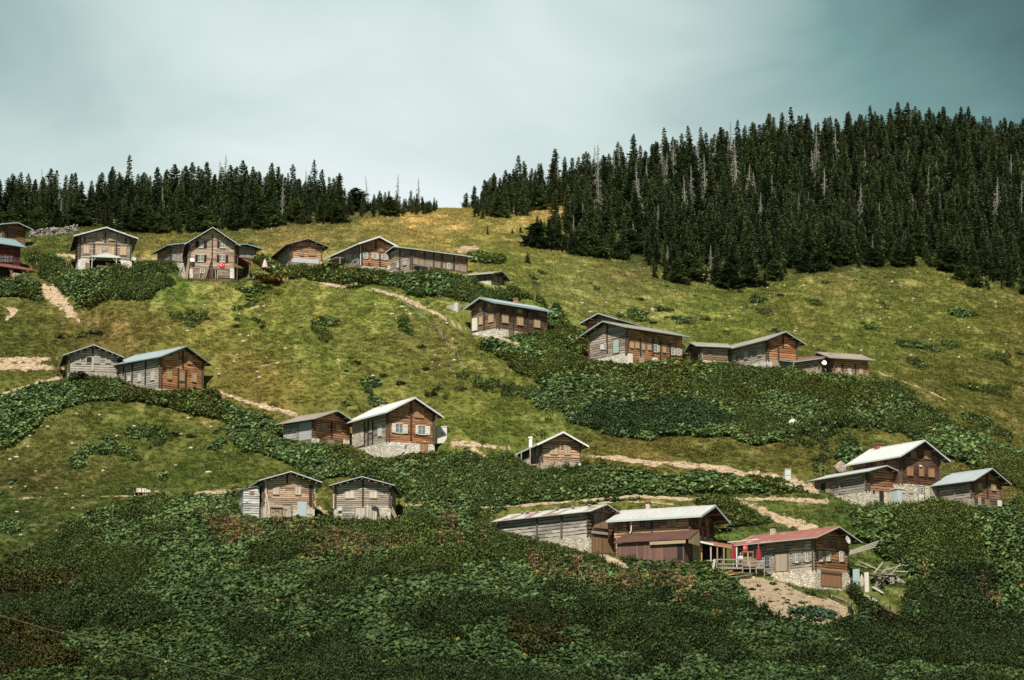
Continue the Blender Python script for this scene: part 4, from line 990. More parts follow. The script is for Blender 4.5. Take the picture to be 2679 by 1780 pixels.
for y in (ry[0], ry[1], ry[1] + 2.0): MB().box(-0.92, -0.80, y - 0.06, y + 0.06, -4, h.he - h.pitch * 0.85).build('porch_post', plain_wood((0.42, 0.36, 0.3)), h.e)
y = h.L * 0.32; xx = -0.35; zb = h.he - 0.1
MB().lathe([(0.24, 0), (0.22, 1.0), (0.27, 1.1), (0.32, 1.16), (0.32, 1.24), (0.24, 1.36), (0.07, 1.4)], (xx, y, zb), 12).build('chimney', paint((0.78, 0.77, 0.74), 0.8, 0.12), h.roof)

# --- lower left pair of barns
h = House('I', 'R', (372, 330, 668, 835), 1085, s=215, psi=10, apex=(700, 175), label='pale brown barn with a grey metal sheet at its foot, right of a whitish shed', wall=(0.42, 0.26, 0.16), grey=0.42, swall=PALE, sgrey=0.8, roof=(0.56, 0.58, 0.57), fas=(0.50, 0.54, 0.54), ovf=0.95, ovs=0.75, purlins=9, stone=(0.60, 0.52, 0.43), logp=0.24, name='log_barn', cat='barn', fash=0.12)
for r in ((510, 392, 585, 498), (822, 394, 893, 502)): h.win('G', 's', *r, c=(0.60, 0.52, 0.42), fr=(0.44, 0.38, 0.31))
for r, c in (((468, 712, 632, 835), (0.42, 0.32, 0.22)), ((640, 660, 760, 835), (0.50, 0.44, 0.37))): h.door('G', *r, planks(c, 0.18))
h.part('G', 'metal_sheet', 845, 605, 975, 815, paint((0.42, 0.50, 0.52), 0.45, 0.15), 0.14, 0.17, 'grey blue metal sheet')
h.part('G', 'beam', 470, 655, 640, 690, plain_wood((0.40, 0.36, 0.31)), 0.052, 0.3)
h.posts('G', [(705, 220, 345), (1042, 370, 660), (1020, 370, 660)]); h.part('G', 'board', 385, 310, 412, 825, plain_wood((0.54, 0.48, 0.40)), 0.16, 0.24)
h.part('G', 'board', 1075, 340, 1095, 670, plain_wood((0.5, 0.45, 0.38)), 0.1, 0.2)
standing_poles(h, [(465, 835, 415, 490)], 'pale plank leaning against the pale brown barn by the metal sheet', (0.6, 0.53, 0.45), None, 0.08)
b1 = h
e = empty('lean_shed', h.world(h.on('G', 190, 600, 1.0)), h.yaw, 'small whitish board shed leaning on the pale brown barn', 'shed')
q0 = h.on('G', 90, 440, 1.2); q1 = h.on('G', 318, 395, 1.2); zb = -5
o0 = np.array(h.on('G', 190, 600, 1.0))
MB().prism([(q0[0] - o0[0], -4), (q1[0] - o0[0], -4), (q1[0] - o0[0], q1[2] - o0[2]), (q0[0] - o0[0], q0[2] - o0[2])], 'y', 0.2, 3.0).build('wall', logs((0.62, 0.58, 0.52), 0.25, 0.3), e)
MB().prism([(q0[0] - o0[0] - 0.25, q0[2] - o0[2] + 0.01), (q1[0] - o0[0] + 0.1, q1[2] - o0[2] + 0.07), (q1[0] - o0[0] + 0.1, q1[2] - o0[2] + 0.15), (q0[0] - o0[0] - 0.25, q0[2] - o0[2] + 0.09)], 'y', 0.0, 3.2).build('roof', tin((0.30, 0.32, 0.33)), e)
qa, qb = h.on('G', 177, 463, 1.2) - o0, h.on('G', 243, 503, 1.2) - o0
MB().box(qa[0], qb[0], 0.13, 0.197, qb[2], qa[2]).build('shutter', planks((0.30, 0.19, 0.15)), e)

h = House('I', 'L', (2150, 398, 690, 885), 1365, L=8, psi=-5, apex=(1775, 250), label='silver grey barn with two framed windows and tall planks propped at its door', wall=(0.44, 0.34, 0.25), grey=0.72, swall=PALE, sgrey=0.7, roof=(0.50, 0.53, 0.54), fas=(0.36, 0.42, 0.44), ovf=0.95, ovs=0.55, purlins=9, stone=(0.64, 0.57, 0.47), logp=0.24, name='log_barn', cat='barn', fash=0.11)
for r in ((1525, 455, 1642, 552), (1862, 458, 1962, 550)): h.win('G', 's', *r, c=(0.62, 0.54, 0.45), fr=(0.48, 0.43, 0.37))
h.door('G', 1665, 690, 1805, 885, planks((0.52, 0.47, 0.41), 0.17)); h.part('G', 'wall_panel', 1480, 700, 1655, 865, logs((0.56, 0.5, 0.43), 0.7, 0.3), 0.052, 0.11)
for x0, x1, y0, y1, c in ((1822, 1848, 655, 890, 0.58), (1852, 1905, 670, 930, 0.42), (1908, 1938, 690, 935, 0.5), (1942, 1968, 690, 940, 0.6)):
    h.part('G', 'board', x0, y0, x1, y1, planks((c, c * 0.9, c * 0.8), 0.15), 0.45, 0.55)
q0, q1 = h.wpt('G', 1890, 655, 0.6), h.wpt('G', 1985, 685, 0.6)
MB().beam(q0, q1, 0.9, 0.07).build('porch_roof', planks((0.3, 0.27, 0.24)), h.e)
h.part('G', 'meter_box', 1420, 690, 1474, 735, paint((0.48, 0.60, 0.60), 0.5, 0.1), 0.05, 0.3, 'pale blue box')
h.posts('G', [(1768, 290, 665), (1385, 410, 700), (2140, 420, 690)]); h.part('G', 'board', 1350, 400, 1368, 700, plain_wood((0.55, 0.5, 0.44)), 0.1, 0.2)
for i, (x0, y0, x1, y1) in enumerate(((2230, 830, 2160, 690), (2215, 840, 2150, 710), (2240, 825, 2175, 680))):
    a = h.world(h.wpt('G', x0, y0, 0.3)); b2 = h.world(h.wpt('G', x1, y1, -0.3))
    o = MB().tube([(0, 0, 0), b2 - a], 0.09, 7).build('leaning_log', plain_wood((0.30, 0.22, 0.16))); o.location = a
    tag(o, 'weathered log leaning on the right side of the silver grey barn', 'log', 'logs leaning on the silver grey barn')

# --- lower right farm
h = House('K', 'R', (1600, 308, 668, 915), 2010, s=190, psi=48, sy=405, gs=0.22, apex=(1810, 165), label='long grey log barn with patched rusty roof on a rubble stone base', wall=DARK, grey=0.16, swall=(0.44, 0.36, 0.28), sgrey=0.85, roof=(0.66, 0.67, 0.66), rust=0.52, rustc=(0.23, 0.105, 0.075), patch=0.35, fas=(0.46, 0.46, 0.44), ovf=0.75, ovs=0.6, purlins=9, logp=0.42, name='log_barn', cat='barn', fash=0.1)
for r in ((1677, 360, 1762, 530), (1772, 365, 1876, 542)): h.win('G', 's', *r, c=(0.36, 0.24, 0.16))
for r in ((1640, 668, 1800, 925), (1806, 680, 1968, 935)): h.door('G', *r, planks((0.34, 0.21, 0.12), 0.2, 0.8))
h.part('G', 'pillar', 1972, 700, 2030, 940, rubble(STONE), 0.052, 0.2); h.posts('G', [(1803, 240, 330)], (0.2, 0.15, 0.11))
h.posts('S', [(800, 345, 690), (1180, 325, 690), (195, 420, 560)], (0.14, 0.11, 0.09), 0.24)
h.part('G', 'beam', 1625, 600, 1860, 640, plain_wood((0.42, 0.37, 0.31)), 0.02, 0.3)
rr = random.Random(5)
for i, f in enumerate((0.12, 0.30, 0.47, 0.70, 0.80, 0.86)):
    mb = MB(); s = 0.16 + 0.08 * rr.random()
    mb.lathe([(0.02, -s * 0.6), (s * 0.9, -s * 0.4), (s, 0), (s * 0.7, s * 0.5), (0.05, s * 0.62)], (0, 0, 0), 7)
    mb.v = [(x * (1 + 0.3 * rr.random()), y * (1 + 0.3 * rr.random()), z) for x, y, z in mb.v]
    o = mb.build('roof_stone', rubble((0.36, 0.32, 0.27)))
    o.location = h.world((h.um - 0.25, h.L * f, h.ah + 0.2)); tag(o, 'stone weighing down the patched rusty roof of the long grey barn', 'stone', 'stones on the patched roof')
barnk = h

h = House('L', 'R', (1195, 338, 560, 930), 1500, s=140, sy=330, psi=66, apex=(1470, 150), gs=0.0, label='long brown farmhouse with pale grey tin roof and rusty lean-to on its front', wall=(0.045, 0.028, 0.02), grey=0.05, swall=(0.32, 0.185, 0.105), sgrey=0.16, roof=(0.60, 0.60, 0.59), fas=(0.50, 0.58, 0.61), ovf=1.7, ovs=0.9, patch=0.12, purlins=5, logp=0.3, side_stone=False, fash=0.26)
h.win('S', 'p', 495, 338, 565, 424, fr=(0.34, 0.2, 0.12)); h.win('S', 's', 868, 338, 982, 436, c=(0.46, 0.38, 0.28)); h.win('S', 's', 195, 348, 250, 420, c=(0.30, 0.2, 0.13)); h.win('S', 's', 600, 340, 632, 425, c=(0.34, 0.22, 0.14))
h.posts('S', [(658, 330, 545), (330, 330, 545), (1175, 340, 545)], (0.09, 0.06, 0.045), 0.22)
for r in ((1308, 268, 1330, 310), (1370, 262, 1390, 318), (1290, 355, 1320, 440), (1385, 360, 1425, 460), (1330, 500, 1350, 620), (1400, 510, 1430, 630)): h.win('G', 's', *r, c=(0.34, 0.2, 0.12))
h.part('G', 'beam', 1225, 462, 1420, 490, plain_wood((0.2, 0.12, 0.08)), 0.02, 0.25)
h.chimney(0.70, (0.60, 0.52, 0.44), 0.0, 0.55, 0.5, (0.13, 0.08, 0.06))
q0, q1 = h.wpt('S', 375, 335, 0.5), h.wpt('S', 372, 520, 0.5); q2 = h.wpt('S', 355, 550, 0.6); h.pipe([q0 + Vector((0.5, 0, 0)), q0, q1, q2], 0.07, (0.78, 0.77, 0.74), 'stovepipe')
# the lean-to
LT = 2.6
zt = h.on('S', 700, 545, 0)[2]
y0 = h.wpt('S', 1250, 600, 1.3).y; y1 = h.wpt('S', 215, 650, 1.3).y
zl = h.wpt('S', 700, 658, LT + 0.3).z
def slope_slab(h, xo0, xo1, z0, z1, ya, yb, t=0.09):
    s_ = h.sd
    return MB().add([(s_ * xo0, ya, z0), (s_ * xo1, ya, z1), (s_ * xo1, yb, z1), (s_ * xo0, yb, z0), (s_ * xo0, ya, z0 + t), (s_ * xo1, ya, z1 + t), (s_ * xo1, yb, z1 + t), (s_ * xo0, yb, z0 + t)],
                    [(0, 1, 2, 3), (7, 6, 5, 4), (0, 4, 5, 1), (1, 5, 6, 2), (2, 6, 7, 3), (3, 7, 4, 0)])
y0 = max(y0, -1.2)
slope_slab(h, 0.02, LT + 0.35, zt, zl, y0, y1).build('lean_to_roof', tin(RUST_R, 0.2, 0.35, (0.10, 0.045, 0.04)), h.e)
MB().box(-LT, -LT + 0.12, y0 + 0.9, y1 - 0.3, -4, zl - 0.02).build('lean_to_wall', planks((0.24, 0.14, 0.115), 0.24, 0.95), h.e)
MB().box(-LT + 0.12, -0.02, y0 + 0.9, y0 + 1.0, -4, zl - 0.02).build('lean_to_wall', planks((0.2, 0.13, 0.09), 0.28, 0.7), h.e)
MB().prism([(-0.05, zt - 0.02), (-LT - 0.3, zl - 0.02), (-LT - 0.3, zl - 0.45), (-0.05, zl - 0.55)], 'y', y0 + 0.02, y0 + 0.10).build('end_panel', planks((0.46, 0.36, 0.24), 0.25), h.e)
ya, yb = h.wpt('S', 640, 690, LT).y, h.wpt('S', 1130, 690, LT).y
MB().box(-LT - 0.30, -LT - 0.24, ya, max(yb, y0 + 0.15), zl - 0.42, zl - 0.05).build('fascia', plain_wood((0.48, 0.36, 0.23)), h.e)
ya, yb = h.wpt('S', 1195, 760, LT).y, h.wpt('S', 1105, 760, LT).y
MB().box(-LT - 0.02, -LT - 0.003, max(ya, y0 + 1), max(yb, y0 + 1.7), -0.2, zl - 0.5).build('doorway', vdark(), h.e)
farm = h
# porch with red roof and yellow panel to the right of the farmhouse
pw = lambda x, y, dy: at(*zp('L', x, y), farm.P0.y + dy)
p00 = Vector(pw(1345, 940, 1.0))
e = empty('porch', p00, R(-8), 'open porch with thin red roof and yellow plank panel beside the brown farmhouse', 'porch')
def loc(z, x, y, Y, org): return Vector(at(*zp(z, x, y), Y)) - Vector(org)
Yp = farm.P0.y + 0.3
a, b2 = loc('L', 1250, 655, Yp, p00), loc('L', 1500, 708, Yp, p00); c2, d2 = loc('L', 1775, 745, Yp + 0.6, p00), loc('L', 1275, 640, Yp + 2.6, p00)
rm = Matrix.Rotation(R(8), 3, 'Z')
def slabpts(pts, t):
    pts = [rm @ Vector(p) for p in pts]; n = len(pts)
    return MB().add(pts + [p + Vector((0, 0, t)) for p in pts], [tuple(range(n))[::-1], tuple(range(n, 2 * n))] + [(i, (i + 1) % n, n + (i + 1) % n, n + i) for i in range(n)])
slabpts([a, c2, c2 + Vector((0.2, 3.0, 0.5)), a + Vector((0.2, 3.0, 0.5))], 0.09).build('roof', tin((0.40, 0.16, 0.11), 0.15, 0.15), e)
f_ = MB().beam(rm @ (a + Vector((0, -0.05, 0))), rm @ (b2 + Vector((0, -0.05, 0.0))), 0.05, 0.22); f_.build('fascia', paint((0.66, 0.64, 0.6)), e)
f_ = MB().beam(rm @ (b2 + Vector((0.02, -0.04, -0.05))), rm @ (c2 + Vector((0, -0.04, -0.06))), 0.06, 0.2); f_.build('fascia', plain_wood((0.4, 0.27, 0.17)), e)
for x in (1462, 1550, 1640):
    t_ = loc('L', x, 700 + (x - 1262) * 0.17 - 15, Yp + 0.2, p00); MB().box(*(lambda q: (q.x - 0.08, q.x + 0.08, q.y - 0.08, q.y + 0.08))(rm @ t_), -3.0, (rm @ t_).z - 0.02).build('post', plain_wood((0.50, 0.42, 0.33) if x < 1500 else (0.34, 0.25, 0.17)), e)
q0, q1 = rm @ loc('L', 1252, 700, Yp + 0.9, p00), rm @ loc('L', 1345, 880, Yp + 0.9, p00)
MB().box(q0.x, q1.x, q0.y, q0.y + 0.1, q1.z - 1.5, q0.z).build('wall_panel', planks((0.62, 0.40, 0.19), 0.35, 0.35), e)
q0, q1 = rm @ loc('L', 1352, 720, Yp + 2.4, p00), rm @ loc('L', 1600, 900, Yp + 2.4, p00)
MB().box(q0.x, q1.x, q0.y, q0.y + 0.1, q1.z - 1.5, q0.z + 0.3).build('wall_panel', planks((0.05, 0.035, 0.03)), e)
q0, q1 = rm @ loc('L', 1605, 760, Yp + 2.2, p00), rm @ loc('L', 1680, 900, Yp + 2.2, p00)
MB().box(q0.x, q1.x, q0.y, q0.y + 0.1, q1.z - 1.5, q0.z + 0.1).build('wall_panel', planks((0.34, 0.25, 0.12)), e)
q0, q1 = rm @ loc('L', 1380, 985, Yp - 0.6, p00), rm @ loc('L', 1540, 925, Yp - 0.6, p00)
mb = MB().beam(q0, (q1.x, q0.y, q0.z), 0.1); mb.beam((q0.x, q0.y, q1.z), q1, 0.1); mb.build('railing', plain_wood((0.42, 0.37, 0.31)), e)

h = House('M', 'R', (1600, 305, 765, 1050), 2120, s=420, sy=350, psi=50, apex=(1950, 100), gs=0.12, label='two storey log farmhouse with faded red tin roof above the garden plot', wall=(0.24, 0.125, 0.065), grey=0.05, swall=(0.36, 0.29, 0.23), sgrey=0.62, roof=(0.40, 0.165, 0.14), rust=0.32, rustc=(0.42, 0.27, 0.21), patch=0.3, fas=(0.50, 0.50, 0.48), ovf=1.25, ovs=1.0, stone=(0.74, 0.66, 0.53), rafters=7, fash=0.12, roofL=None)
for r in ((787, 368, 848, 440), (1062, 328, 1138, 420), (1342, 312, 1438, 400)): h.win('S', 's', *r, c=(0.40, 0.34, 0.28))
h.win('S', 'p', 838, 522, 900, 655, fr=(0.3, 0.36, 0.4))
for x0, x1, y0, lf in ((1312, 1358, 505, ((1262, 1308), (1362, 1405))), (1472, 1524, 498, ((1430, 1468), (1528, 1570)))): h.win('S', 'c', x0, y0, x1, y0 + 135, lf, c=(0.40, 0.36, 0.31))
h.door('S', 1002, 488, 1188, 765, planks((0.50, 0.42, 0.33), 0.24))
h.posts('S', [(942, 440, 790), (1217, 425, 785), (1597, 310, 765)], (0.34, 0.3, 0.26), 0.16)
for r in ((1722, 305, 1795, 400), (1942, 315, 2012, 415)): h.win('G', 's', *r, c=(0.42, 0.24, 0.12))
for x0, x1, y0, lf in ((1668, 1708, 502, ((1712, 1745),)), (1787, 1822, 495, ((1826, 1850),)), (1990, 2026, 502, ((2030, 2052),))): h.win('G', 'c', x0, y0, x1, y0 + 135, lf, c=(0.40, 0.26, 0.15))
h.door('G', 1697, 852, 2000, 1035, planks((0.38, 0.2, 0.11), 0.16)); h.part('G', 'beam', 1690, 790, 2005, 830, plain_wood((0.22, 0.13, 0.08)), 0.055, 0.2)
h.dish('G', 2108, 322, 0.47, 'large white satellite dish on the red roofed farmhouse', (0.6, 0.6, 0.58), off=1.5, to=(0.75, -0.6, 0.3))
q0, q1 = h.wpt('S', 262, 352, 1.1), h.wpt('S', 730, 308, 1.1); h.pipe([q0, q1], 0.07, (0.74, 0.75, 0.74), 'gutter')
h.chimney(0.74, (0.66, 0.58, 0.48), 0.2, 0.55, 0.5, (0.16, 0.08, 0.06))
redfarm = h

# --- right group
h = House('N', 'R', (1085, 290, 568, 785), 1515, s=560, sy=335, psi=42, apex=(1325, 85), label='tall dark brown house with white roof and stone ground floor with a white door', wall=(0.085, 0.042, 0.027), grey=0.0, swall=(0.11, 0.055, 0.035), sgrey=0.02, roof=(0.70, 0.72, 0.72), patch=0.07, fas=(0.52, 0.56, 0.57), ovf=1.0, ovs=0.9, stone=(0.70, 0.62, 0.49), logp=0.24, fash=0.2)
for r in ((1192, 212, 1244, 280), (1340, 214, 1404, 295), (1152, 390, 1211, 480), (1277, 387, 1329, 485), (1387, 407, 1446, 495)): h.win('G', 's', *r, c=(0.40, 0.22, 0.13))
o = h.door('G', 1270, 607, 1331, 762, paint((0.74, 0.74, 0.71), 0.5, 0.08), 'white door with small panes')
u0, u1, v0, v1 = h.rect('G', 1276, 615, 1326, 690)
mb = MB()
for i in range(3):
    for j in range(4): h.slab('G', u0 + (u1 - u0) * (i + 0.15) / 3, u0 + (u1 - u0) * (i + 0.85) / 3, v0 + (v1 - v0) * (j + 0.15) / 4, v0 + (v1 - v0) * (j + 0.85) / 4, 0.111, 0.125, mb)
mb.build('pane', glass(), o)
h.win('G', 'p', 1167, 600, 1206, 672, fr=(0.45, 0.42, 0.36)); h.win('G', 's', 1402, 615, 1438, 712, c=(0.46, 0.4, 0.32)); h.win('S', 's', 817, 312, 854, 353, c=(0.36, 0.2, 0.12))
h.posts('S', [(762, 320, 400), (708, 330, 400), (912, 300, 390)]); h.posts('G', [(1272, 380, 560)], wd=0.12)
h.part('G', 'lamp', 1282, 368, 1304, 388, paint((0.75, 0.73, 0.66)), 0.003, 0.2); h.chimney(0.86, (0.34, 0.12, 0.09), 0.1, 0.3, 0.7, (0.4, 0.16, 0.12))
h = House('N', 'R', (1880, 555, 722, 815), 2190, s=1505, sy=565, psi=48, apex=(2055, 395), label='brown log house with pale grey roof at the right edge of the village', wall=(0.17, 0.09, 0.052), grey=0.1, swall=(0.2, 0.17, 0.14), sgrey=0.6, roof=(0.44, 0.50, 0.53), patch=0.14, fas=(0.46, 0.52, 0.54), ovf=0.95, ovs=0.8, stone=(0.40, 0.34, 0.27), rafters=5, fash=0.12)
for r in ((1932, 577, 1976, 633), (2083, 590, 2123, 645)): h.win('G', 's', *r, c=(0.50, 0.38, 0.25))
h.win('S', 's', 1742, 587, 1788, 645, c=(0.40, 0.33, 0.26)); h.posts('G', [(2033, 480, 720)]); h.posts('S', [(1680, 590, 720), (1855, 560, 720)], (0.3, 0.28, 0.25))
h.part('G', 'wall_panel', 1890, 728, 2185, 815, logs((0.13, 0.075, 0.05), 0.1), 0.052, 0.1); h.part('G', 'pillar', 2142, 758, 2182, 822, paint(WHITE_ST), 0.1, 0.2); h.part('G', 'shutter', 2000, 748, 2055, 815, planks((0.36, 0.22, 0.13)), 0.1, 0.14)
h.part('G', 'board', 1915, 725, 1945, 840, plain_wood((0.42, 0.38, 0.33)), 0.3, 0.36)
h = House('N', 'R', (720, 455, 650, 805), 1040, s=130, sy=520, psi=40, apex=(905, 368), label='low log barn on a plastered stone base with an open dark doorway', wall=(0.24, 0.125, 0.07), grey=0.06, swall=(0.22, 0.18, 0.15), sgrey=0.6, roof=(0.60, 0.61, 0.60), rust=0.08, patch=0.12, fas=(0.44, 0.50, 0.52), ovf=0.95, ovs=0.7, stone=(0.70, 0.62, 0.51), rafters=8, fash=0.11, name='log_barn', cat='barn')
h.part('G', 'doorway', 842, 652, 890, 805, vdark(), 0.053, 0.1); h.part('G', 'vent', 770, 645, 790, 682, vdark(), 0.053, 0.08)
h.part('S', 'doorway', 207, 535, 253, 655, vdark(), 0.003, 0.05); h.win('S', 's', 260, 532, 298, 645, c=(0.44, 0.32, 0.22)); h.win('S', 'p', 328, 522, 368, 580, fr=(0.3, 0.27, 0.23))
h.posts('S', [(190, 540, 660), (412, 550, 660), (690, 450, 640)], (0.3, 0.28, 0.25)); h.posts('G', [(735, 470, 640), (1040, 480, 640)], (0.16, 0.11, 0.08))
lowb = h
# grey sheet metal closet in front of it
p = ground(*zp('N', 1050, 815)); p.y -= 0.6; p.z = float(height(p.x, p.y))
ph = Vector(at(*zp('N', 1050, 640), p.y)).z - p.z; pw_ = (at(*zp('N', 1125, 640), p.y) - at(*zp('N', 970, 640), p.y))[0]
e = empty('metal_closet', p, R(30) , 'pale grey sheet metal closet beside the dark doorway of the low barn', 'shed')
MB().box(-pw_ * 0.36, pw_ * 0.36, -0.55, 0.75, -1.5, ph).build('wall', tin((0.58, 0.62, 0.62), 0.0, 0.2), e)
MB().box(-pw_ * 0.42, pw_ * 0.42, -0.65, 0.85, ph + 0.003, ph + 0.07).build('roof', paint((0.6, 0.62, 0.6), 0.5), e)
MB().box(-0.1, pw_ * 0.30, -0.59, -0.553, 0.1, ph - 0.25).build('door', tin((0.48, 0.53, 0.54), 0.05, 0.3), e)
MB().box(pw_ * 0.1, pw_ * 0.30, -0.62, -0.592, ph - 0.55, ph - 0.4).build('sign', paint((0.35, 0.06, 0.05)), e)

# ------------------------------------------------------------------ ground and tracks
PADS += NEWPADS
gx_ = KS[None] * YS[:, None]; gy_ = YS[:, None] + 0 * KS[None]
gz_ = height(gx_, gy_)
gv = np.stack([gx_, gy_, gz_], -1)
gpx, gpy = project(gv)
gdx, gdy = gpx / D, gpy / D
gcol = np.empty(gv.shape)
gcol[:] = grass_colour(np.clip(gdx, -100, 2460), np.clip(gdy, 200, 1600), gx_, gy_)
soil = soil_mask(gdx, gdy, gx_, gy_)
ny, nk = gx_.shape
idx = np.arange(ny * nk).reshape(ny, nk)
quads = np.stack([idx[:-1, :-1], idx[:-1, 1:], idx[1:, 1:], idx[1:, :-1]], -1).reshape(-1, 4)
gm, n, l, b = new_mat('meadow'); N = NB(n, l)
ga = n.new('ShaderNodeAttribute'); ga.attribute_name = 'gcol'
pos = n.new('ShaderNodeNewGeometry').outputs['Position']
f = N.noise(pos, 2.6, 5, 0.7)
l.new(N.mix(1.0, ga.outputs['Color'], N.math('ADD', 0.5, N.math('MULTIPLY', f, 0.9)), 'MULTIPLY'), b.inputs['Base Color'])
b.inputs['Roughness'].default_value = 0.95; b.inputs['Specular IOR Level'].default_value = 0.1
N.bump(f, 0.8, 0.25, b)
gme = np_mesh('hillside', gv.reshape(-1, 3), quads, gm, {'gcol': ('FLOAT_VECTOR', gcol.reshape(-1, 3))}, True)
hill = bpy.data.objects.new('hillside', gme); col.objects.link(hill)
tag(hill, 'steep green and straw coloured grassy hillside below the forest', 'hill', kind='structure')

sm, n, l, b = new_mat('bare_earth'); N = NB(n, l)
pos = n.new('ShaderNodeNewGeometry').outputs['Position']
f = N.noise(pos, 1.6, 6, 0.72); f2 = N.noise(pos, 0.25, 3)
f3 = N.noise(pos, 5.0, 3, 0.7)
c = N.mix(N.math('MULTIPLY', N.math('SUBTRACT', f, 0.33), 2.6, clamp=True), (0.16, 0.105, 0.062), (0.74, 0.585, 0.425))
c = N.mix(N.math('MULTIPLY', f2, 0.35), c, (0.46, 0.31, 0.18))
c = N.mix(N.math('MULTIPLY', N.math('GREATER_THAN', f3, 0.62), 0.55), c, (0.16, 0.10, 0.055))
l.new(c, b.inputs['Base Color']); b.inputs['Roughness'].default_value = 0.95; b.inputs['Specular IOR Level'].default_value = 0.1
N.bump(f, 0.9, 0.25, b)
sm2, n, l, b = new_mat('garden_earth'); N = NB(n, l)
pos = n.new('ShaderNodeNewGeometry').outputs['Position']
f = N.noise(pos, 1.3, 6, 0.75)
l.new(N.mix(f, (0.11, 0.078, 0.050), (0.58, 0.44, 0.30)), b.inputs['Base Color']); b.inputs['Roughness'].default_value = 0.95
N.bump(f, 1.0, 0.3, b)
sv = soil.reshape(-1)
gvf = gv.reshape(-1, 3); inv_ = (((gpx > -150) & (gpx < 2830)).reshape(-1))[quads[:, 0]]
gard = inpoly(gdx, gdy, GARDEN).reshape(-1)
def iso_mesh(tris, val):
    """part of the triangles where val > 0, cut along the contour"""
    v = val[tris]; pos_ = v > 0; cnt = pos_.sum(1)
    def roll(t, k):                              # bring the odd corner first
        i0 = k.argmax(1)[:, None]; return np.take_along_axis(t, (i0 + np.arange(3)) % 3, 1)
    def cut(a, b):
        t = val[a] / (val[a] - val[b]); return gvf[a] + (gvf[b] - gvf[a]) * t[:, None]
    out = [gvf[tris[cnt == 3]].reshape(-1, 3)]
    m = cnt == 1; t = roll(tris[m], pos_[m]); out.append(np.stack([gvf[t[:, 0]], cut(t[:, 0], t[:, 1]), cut(t[:, 0], t[:, 2])], 1).reshape(-1, 3))
    m = cnt == 2; t = roll(tris[m], ~pos_[m]); p1, p2 = cut(t[:, 1], t[:, 0]), cut(t[:, 2], t[:, 0])
    out.append(np.stack([gvf[t[:, 1]], gvf[t[:, 2]], p2], 1).reshape(-1, 3)); out.append(np.stack([gvf[t[:, 1]], p2, p1], 1).reshape(-1, 3))
    p = np.vstack(out) + np.array([0, 0, 0.07]); u, iv = np.unique(np.round(p, 4), axis=0, return_inverse=True)
    f = iv.reshape(-1, 3); return u, f[(f[:, 0] != f[:, 1]) & (f[:, 1] != f[:, 2]) & (f[:, 0] != f[:, 2])]
fgard = gard[quads[:, 0]]
for nm, sel, lab in (('dirt_track', inv_ & ~fgard, 'pale dirt tracks and bare banks winding between the wooden houses'), ('garden_soil', inv_ & fgard, 'bare brown garden plot below the red roofed house')):
    q = quads[sel]; q = q[(sv[q] > 0).any(1)]; tr = np.vstack([q[:, [0, 1, 2]], q[:, [0, 2, 3]]])
    pv, fv = iso_mesh(tr, sv)
    o = bpy.data.objects.new(nm, np_mesh(nm, pv, fv, sm if nm == 'dirt_track' else sm2, None, True)); col.objects.link(o)
    tag(o, lab, 'track' if nm == 'dirt_track' else 'garden', kind='structure')

# ------------------------------------------------------------------ plants as instanced prototypes
def disc_leaf(rg, c, r, tilt, az, cup=0.15, lenf=1.25, n=6):
    """cupped leaf: fan of n triangles; returns verts, tris"""
    t = np.linspace(0, 2 * np.pi, n, endpoint=False) + rg.uniform(0, 1)
    p = np.stack([r * lenf * np.cos(t), r * np.sin(t), np.full(n, cup * r) * rg.uniform(0.2, 1.6, n)], -1)
    p = np.vstack([[0, 0, 0], p])
    ct, st = math.cos(tilt), math.sin(tilt)
    p = p @ np.array([[ct, 0, -st], [0, 1, 0], [st, 0, ct]])
    ca, sa = math.cos(az), math.sin(az)
    p = p @ np.array([[ca, sa, 0], [-sa, ca, 0], [0, 0, 1]])
    f = np.array([[0, i + 1, (i + 1) % n + 1] for i in range(n)])
    return p + np.asarray(c), f
def merge(parts):
    vs_, fs_, ts_, o = [], [], [], 0
    for v, f, t in parts:
        vs_.append(v); fs_.append(np.asarray(f) + o); ts_.append(np.full(len(v), t)); o += len(v)
    return np.vstack(vs_), np.vstack(fs_), np.concatenate(ts_)
def p_broad(s):
    rg = np.random.default_rng(s); ps = []
    for i in range(rg.integers(19, 25)):
        a = rg.uniform(0, 6.28); d = rg.uniform(0.03, 0.5)
        v, f = disc_leaf(rg, (d * math.cos(a), d * math.sin(a), rg.uniform(0.18, 0.62)), rg.uniform(0.08, 0.19), rg.uniform(0.1, 1.0), a + rg.normal(0, 0.7))
        ps.append((v, f, rg.uniform(0, 1)))
    return merge(ps)
def p_herb(s):
    rg = np.random.default_rng(s); ps = []
    for i in range(9):
        a = rg.uniform(0, 6.28); d = rg.uniform(0.02, 0.34); hh = rg.uniform(0.55, 1.25)
        for j in range(9):
            z = hh * (0.15 + 0.85 * j / 8); aa = rg.uniform(0, 6.28); q = rg.uniform(0.05, 0.15)
            v, f = disc_leaf(rg, (d * math.cos(a) + q * math.cos(aa), d * math.sin(a) + q * math.sin(aa), z), rg.uniform(0.045, 0.09), rg.uniform(0.0, 1.2), aa, 0.1, 1.9, 4)
            ps.append((v, f, rg.uniform(0, 1)))
    return merge(ps)
def strip(pts, w):
    pts = np.asarray(pts, float); n = len(pts)
    d = pts[-1] - pts[0]; s_ = np.cross(d, [0, 0, 1.0]); s_ = s_ / (np.linalg.norm(s_) + 1e-9)
    v = np.vstack([pts + s_ * np.asarray(w)[:, None], pts - s_ * np.asarray(w)[:, None]])
    f = []
    for i in range(n - 1): f += [[i, i + 1, n + i], [i + 1, n + i + 1, n + i]]
    return v, np.array(f)
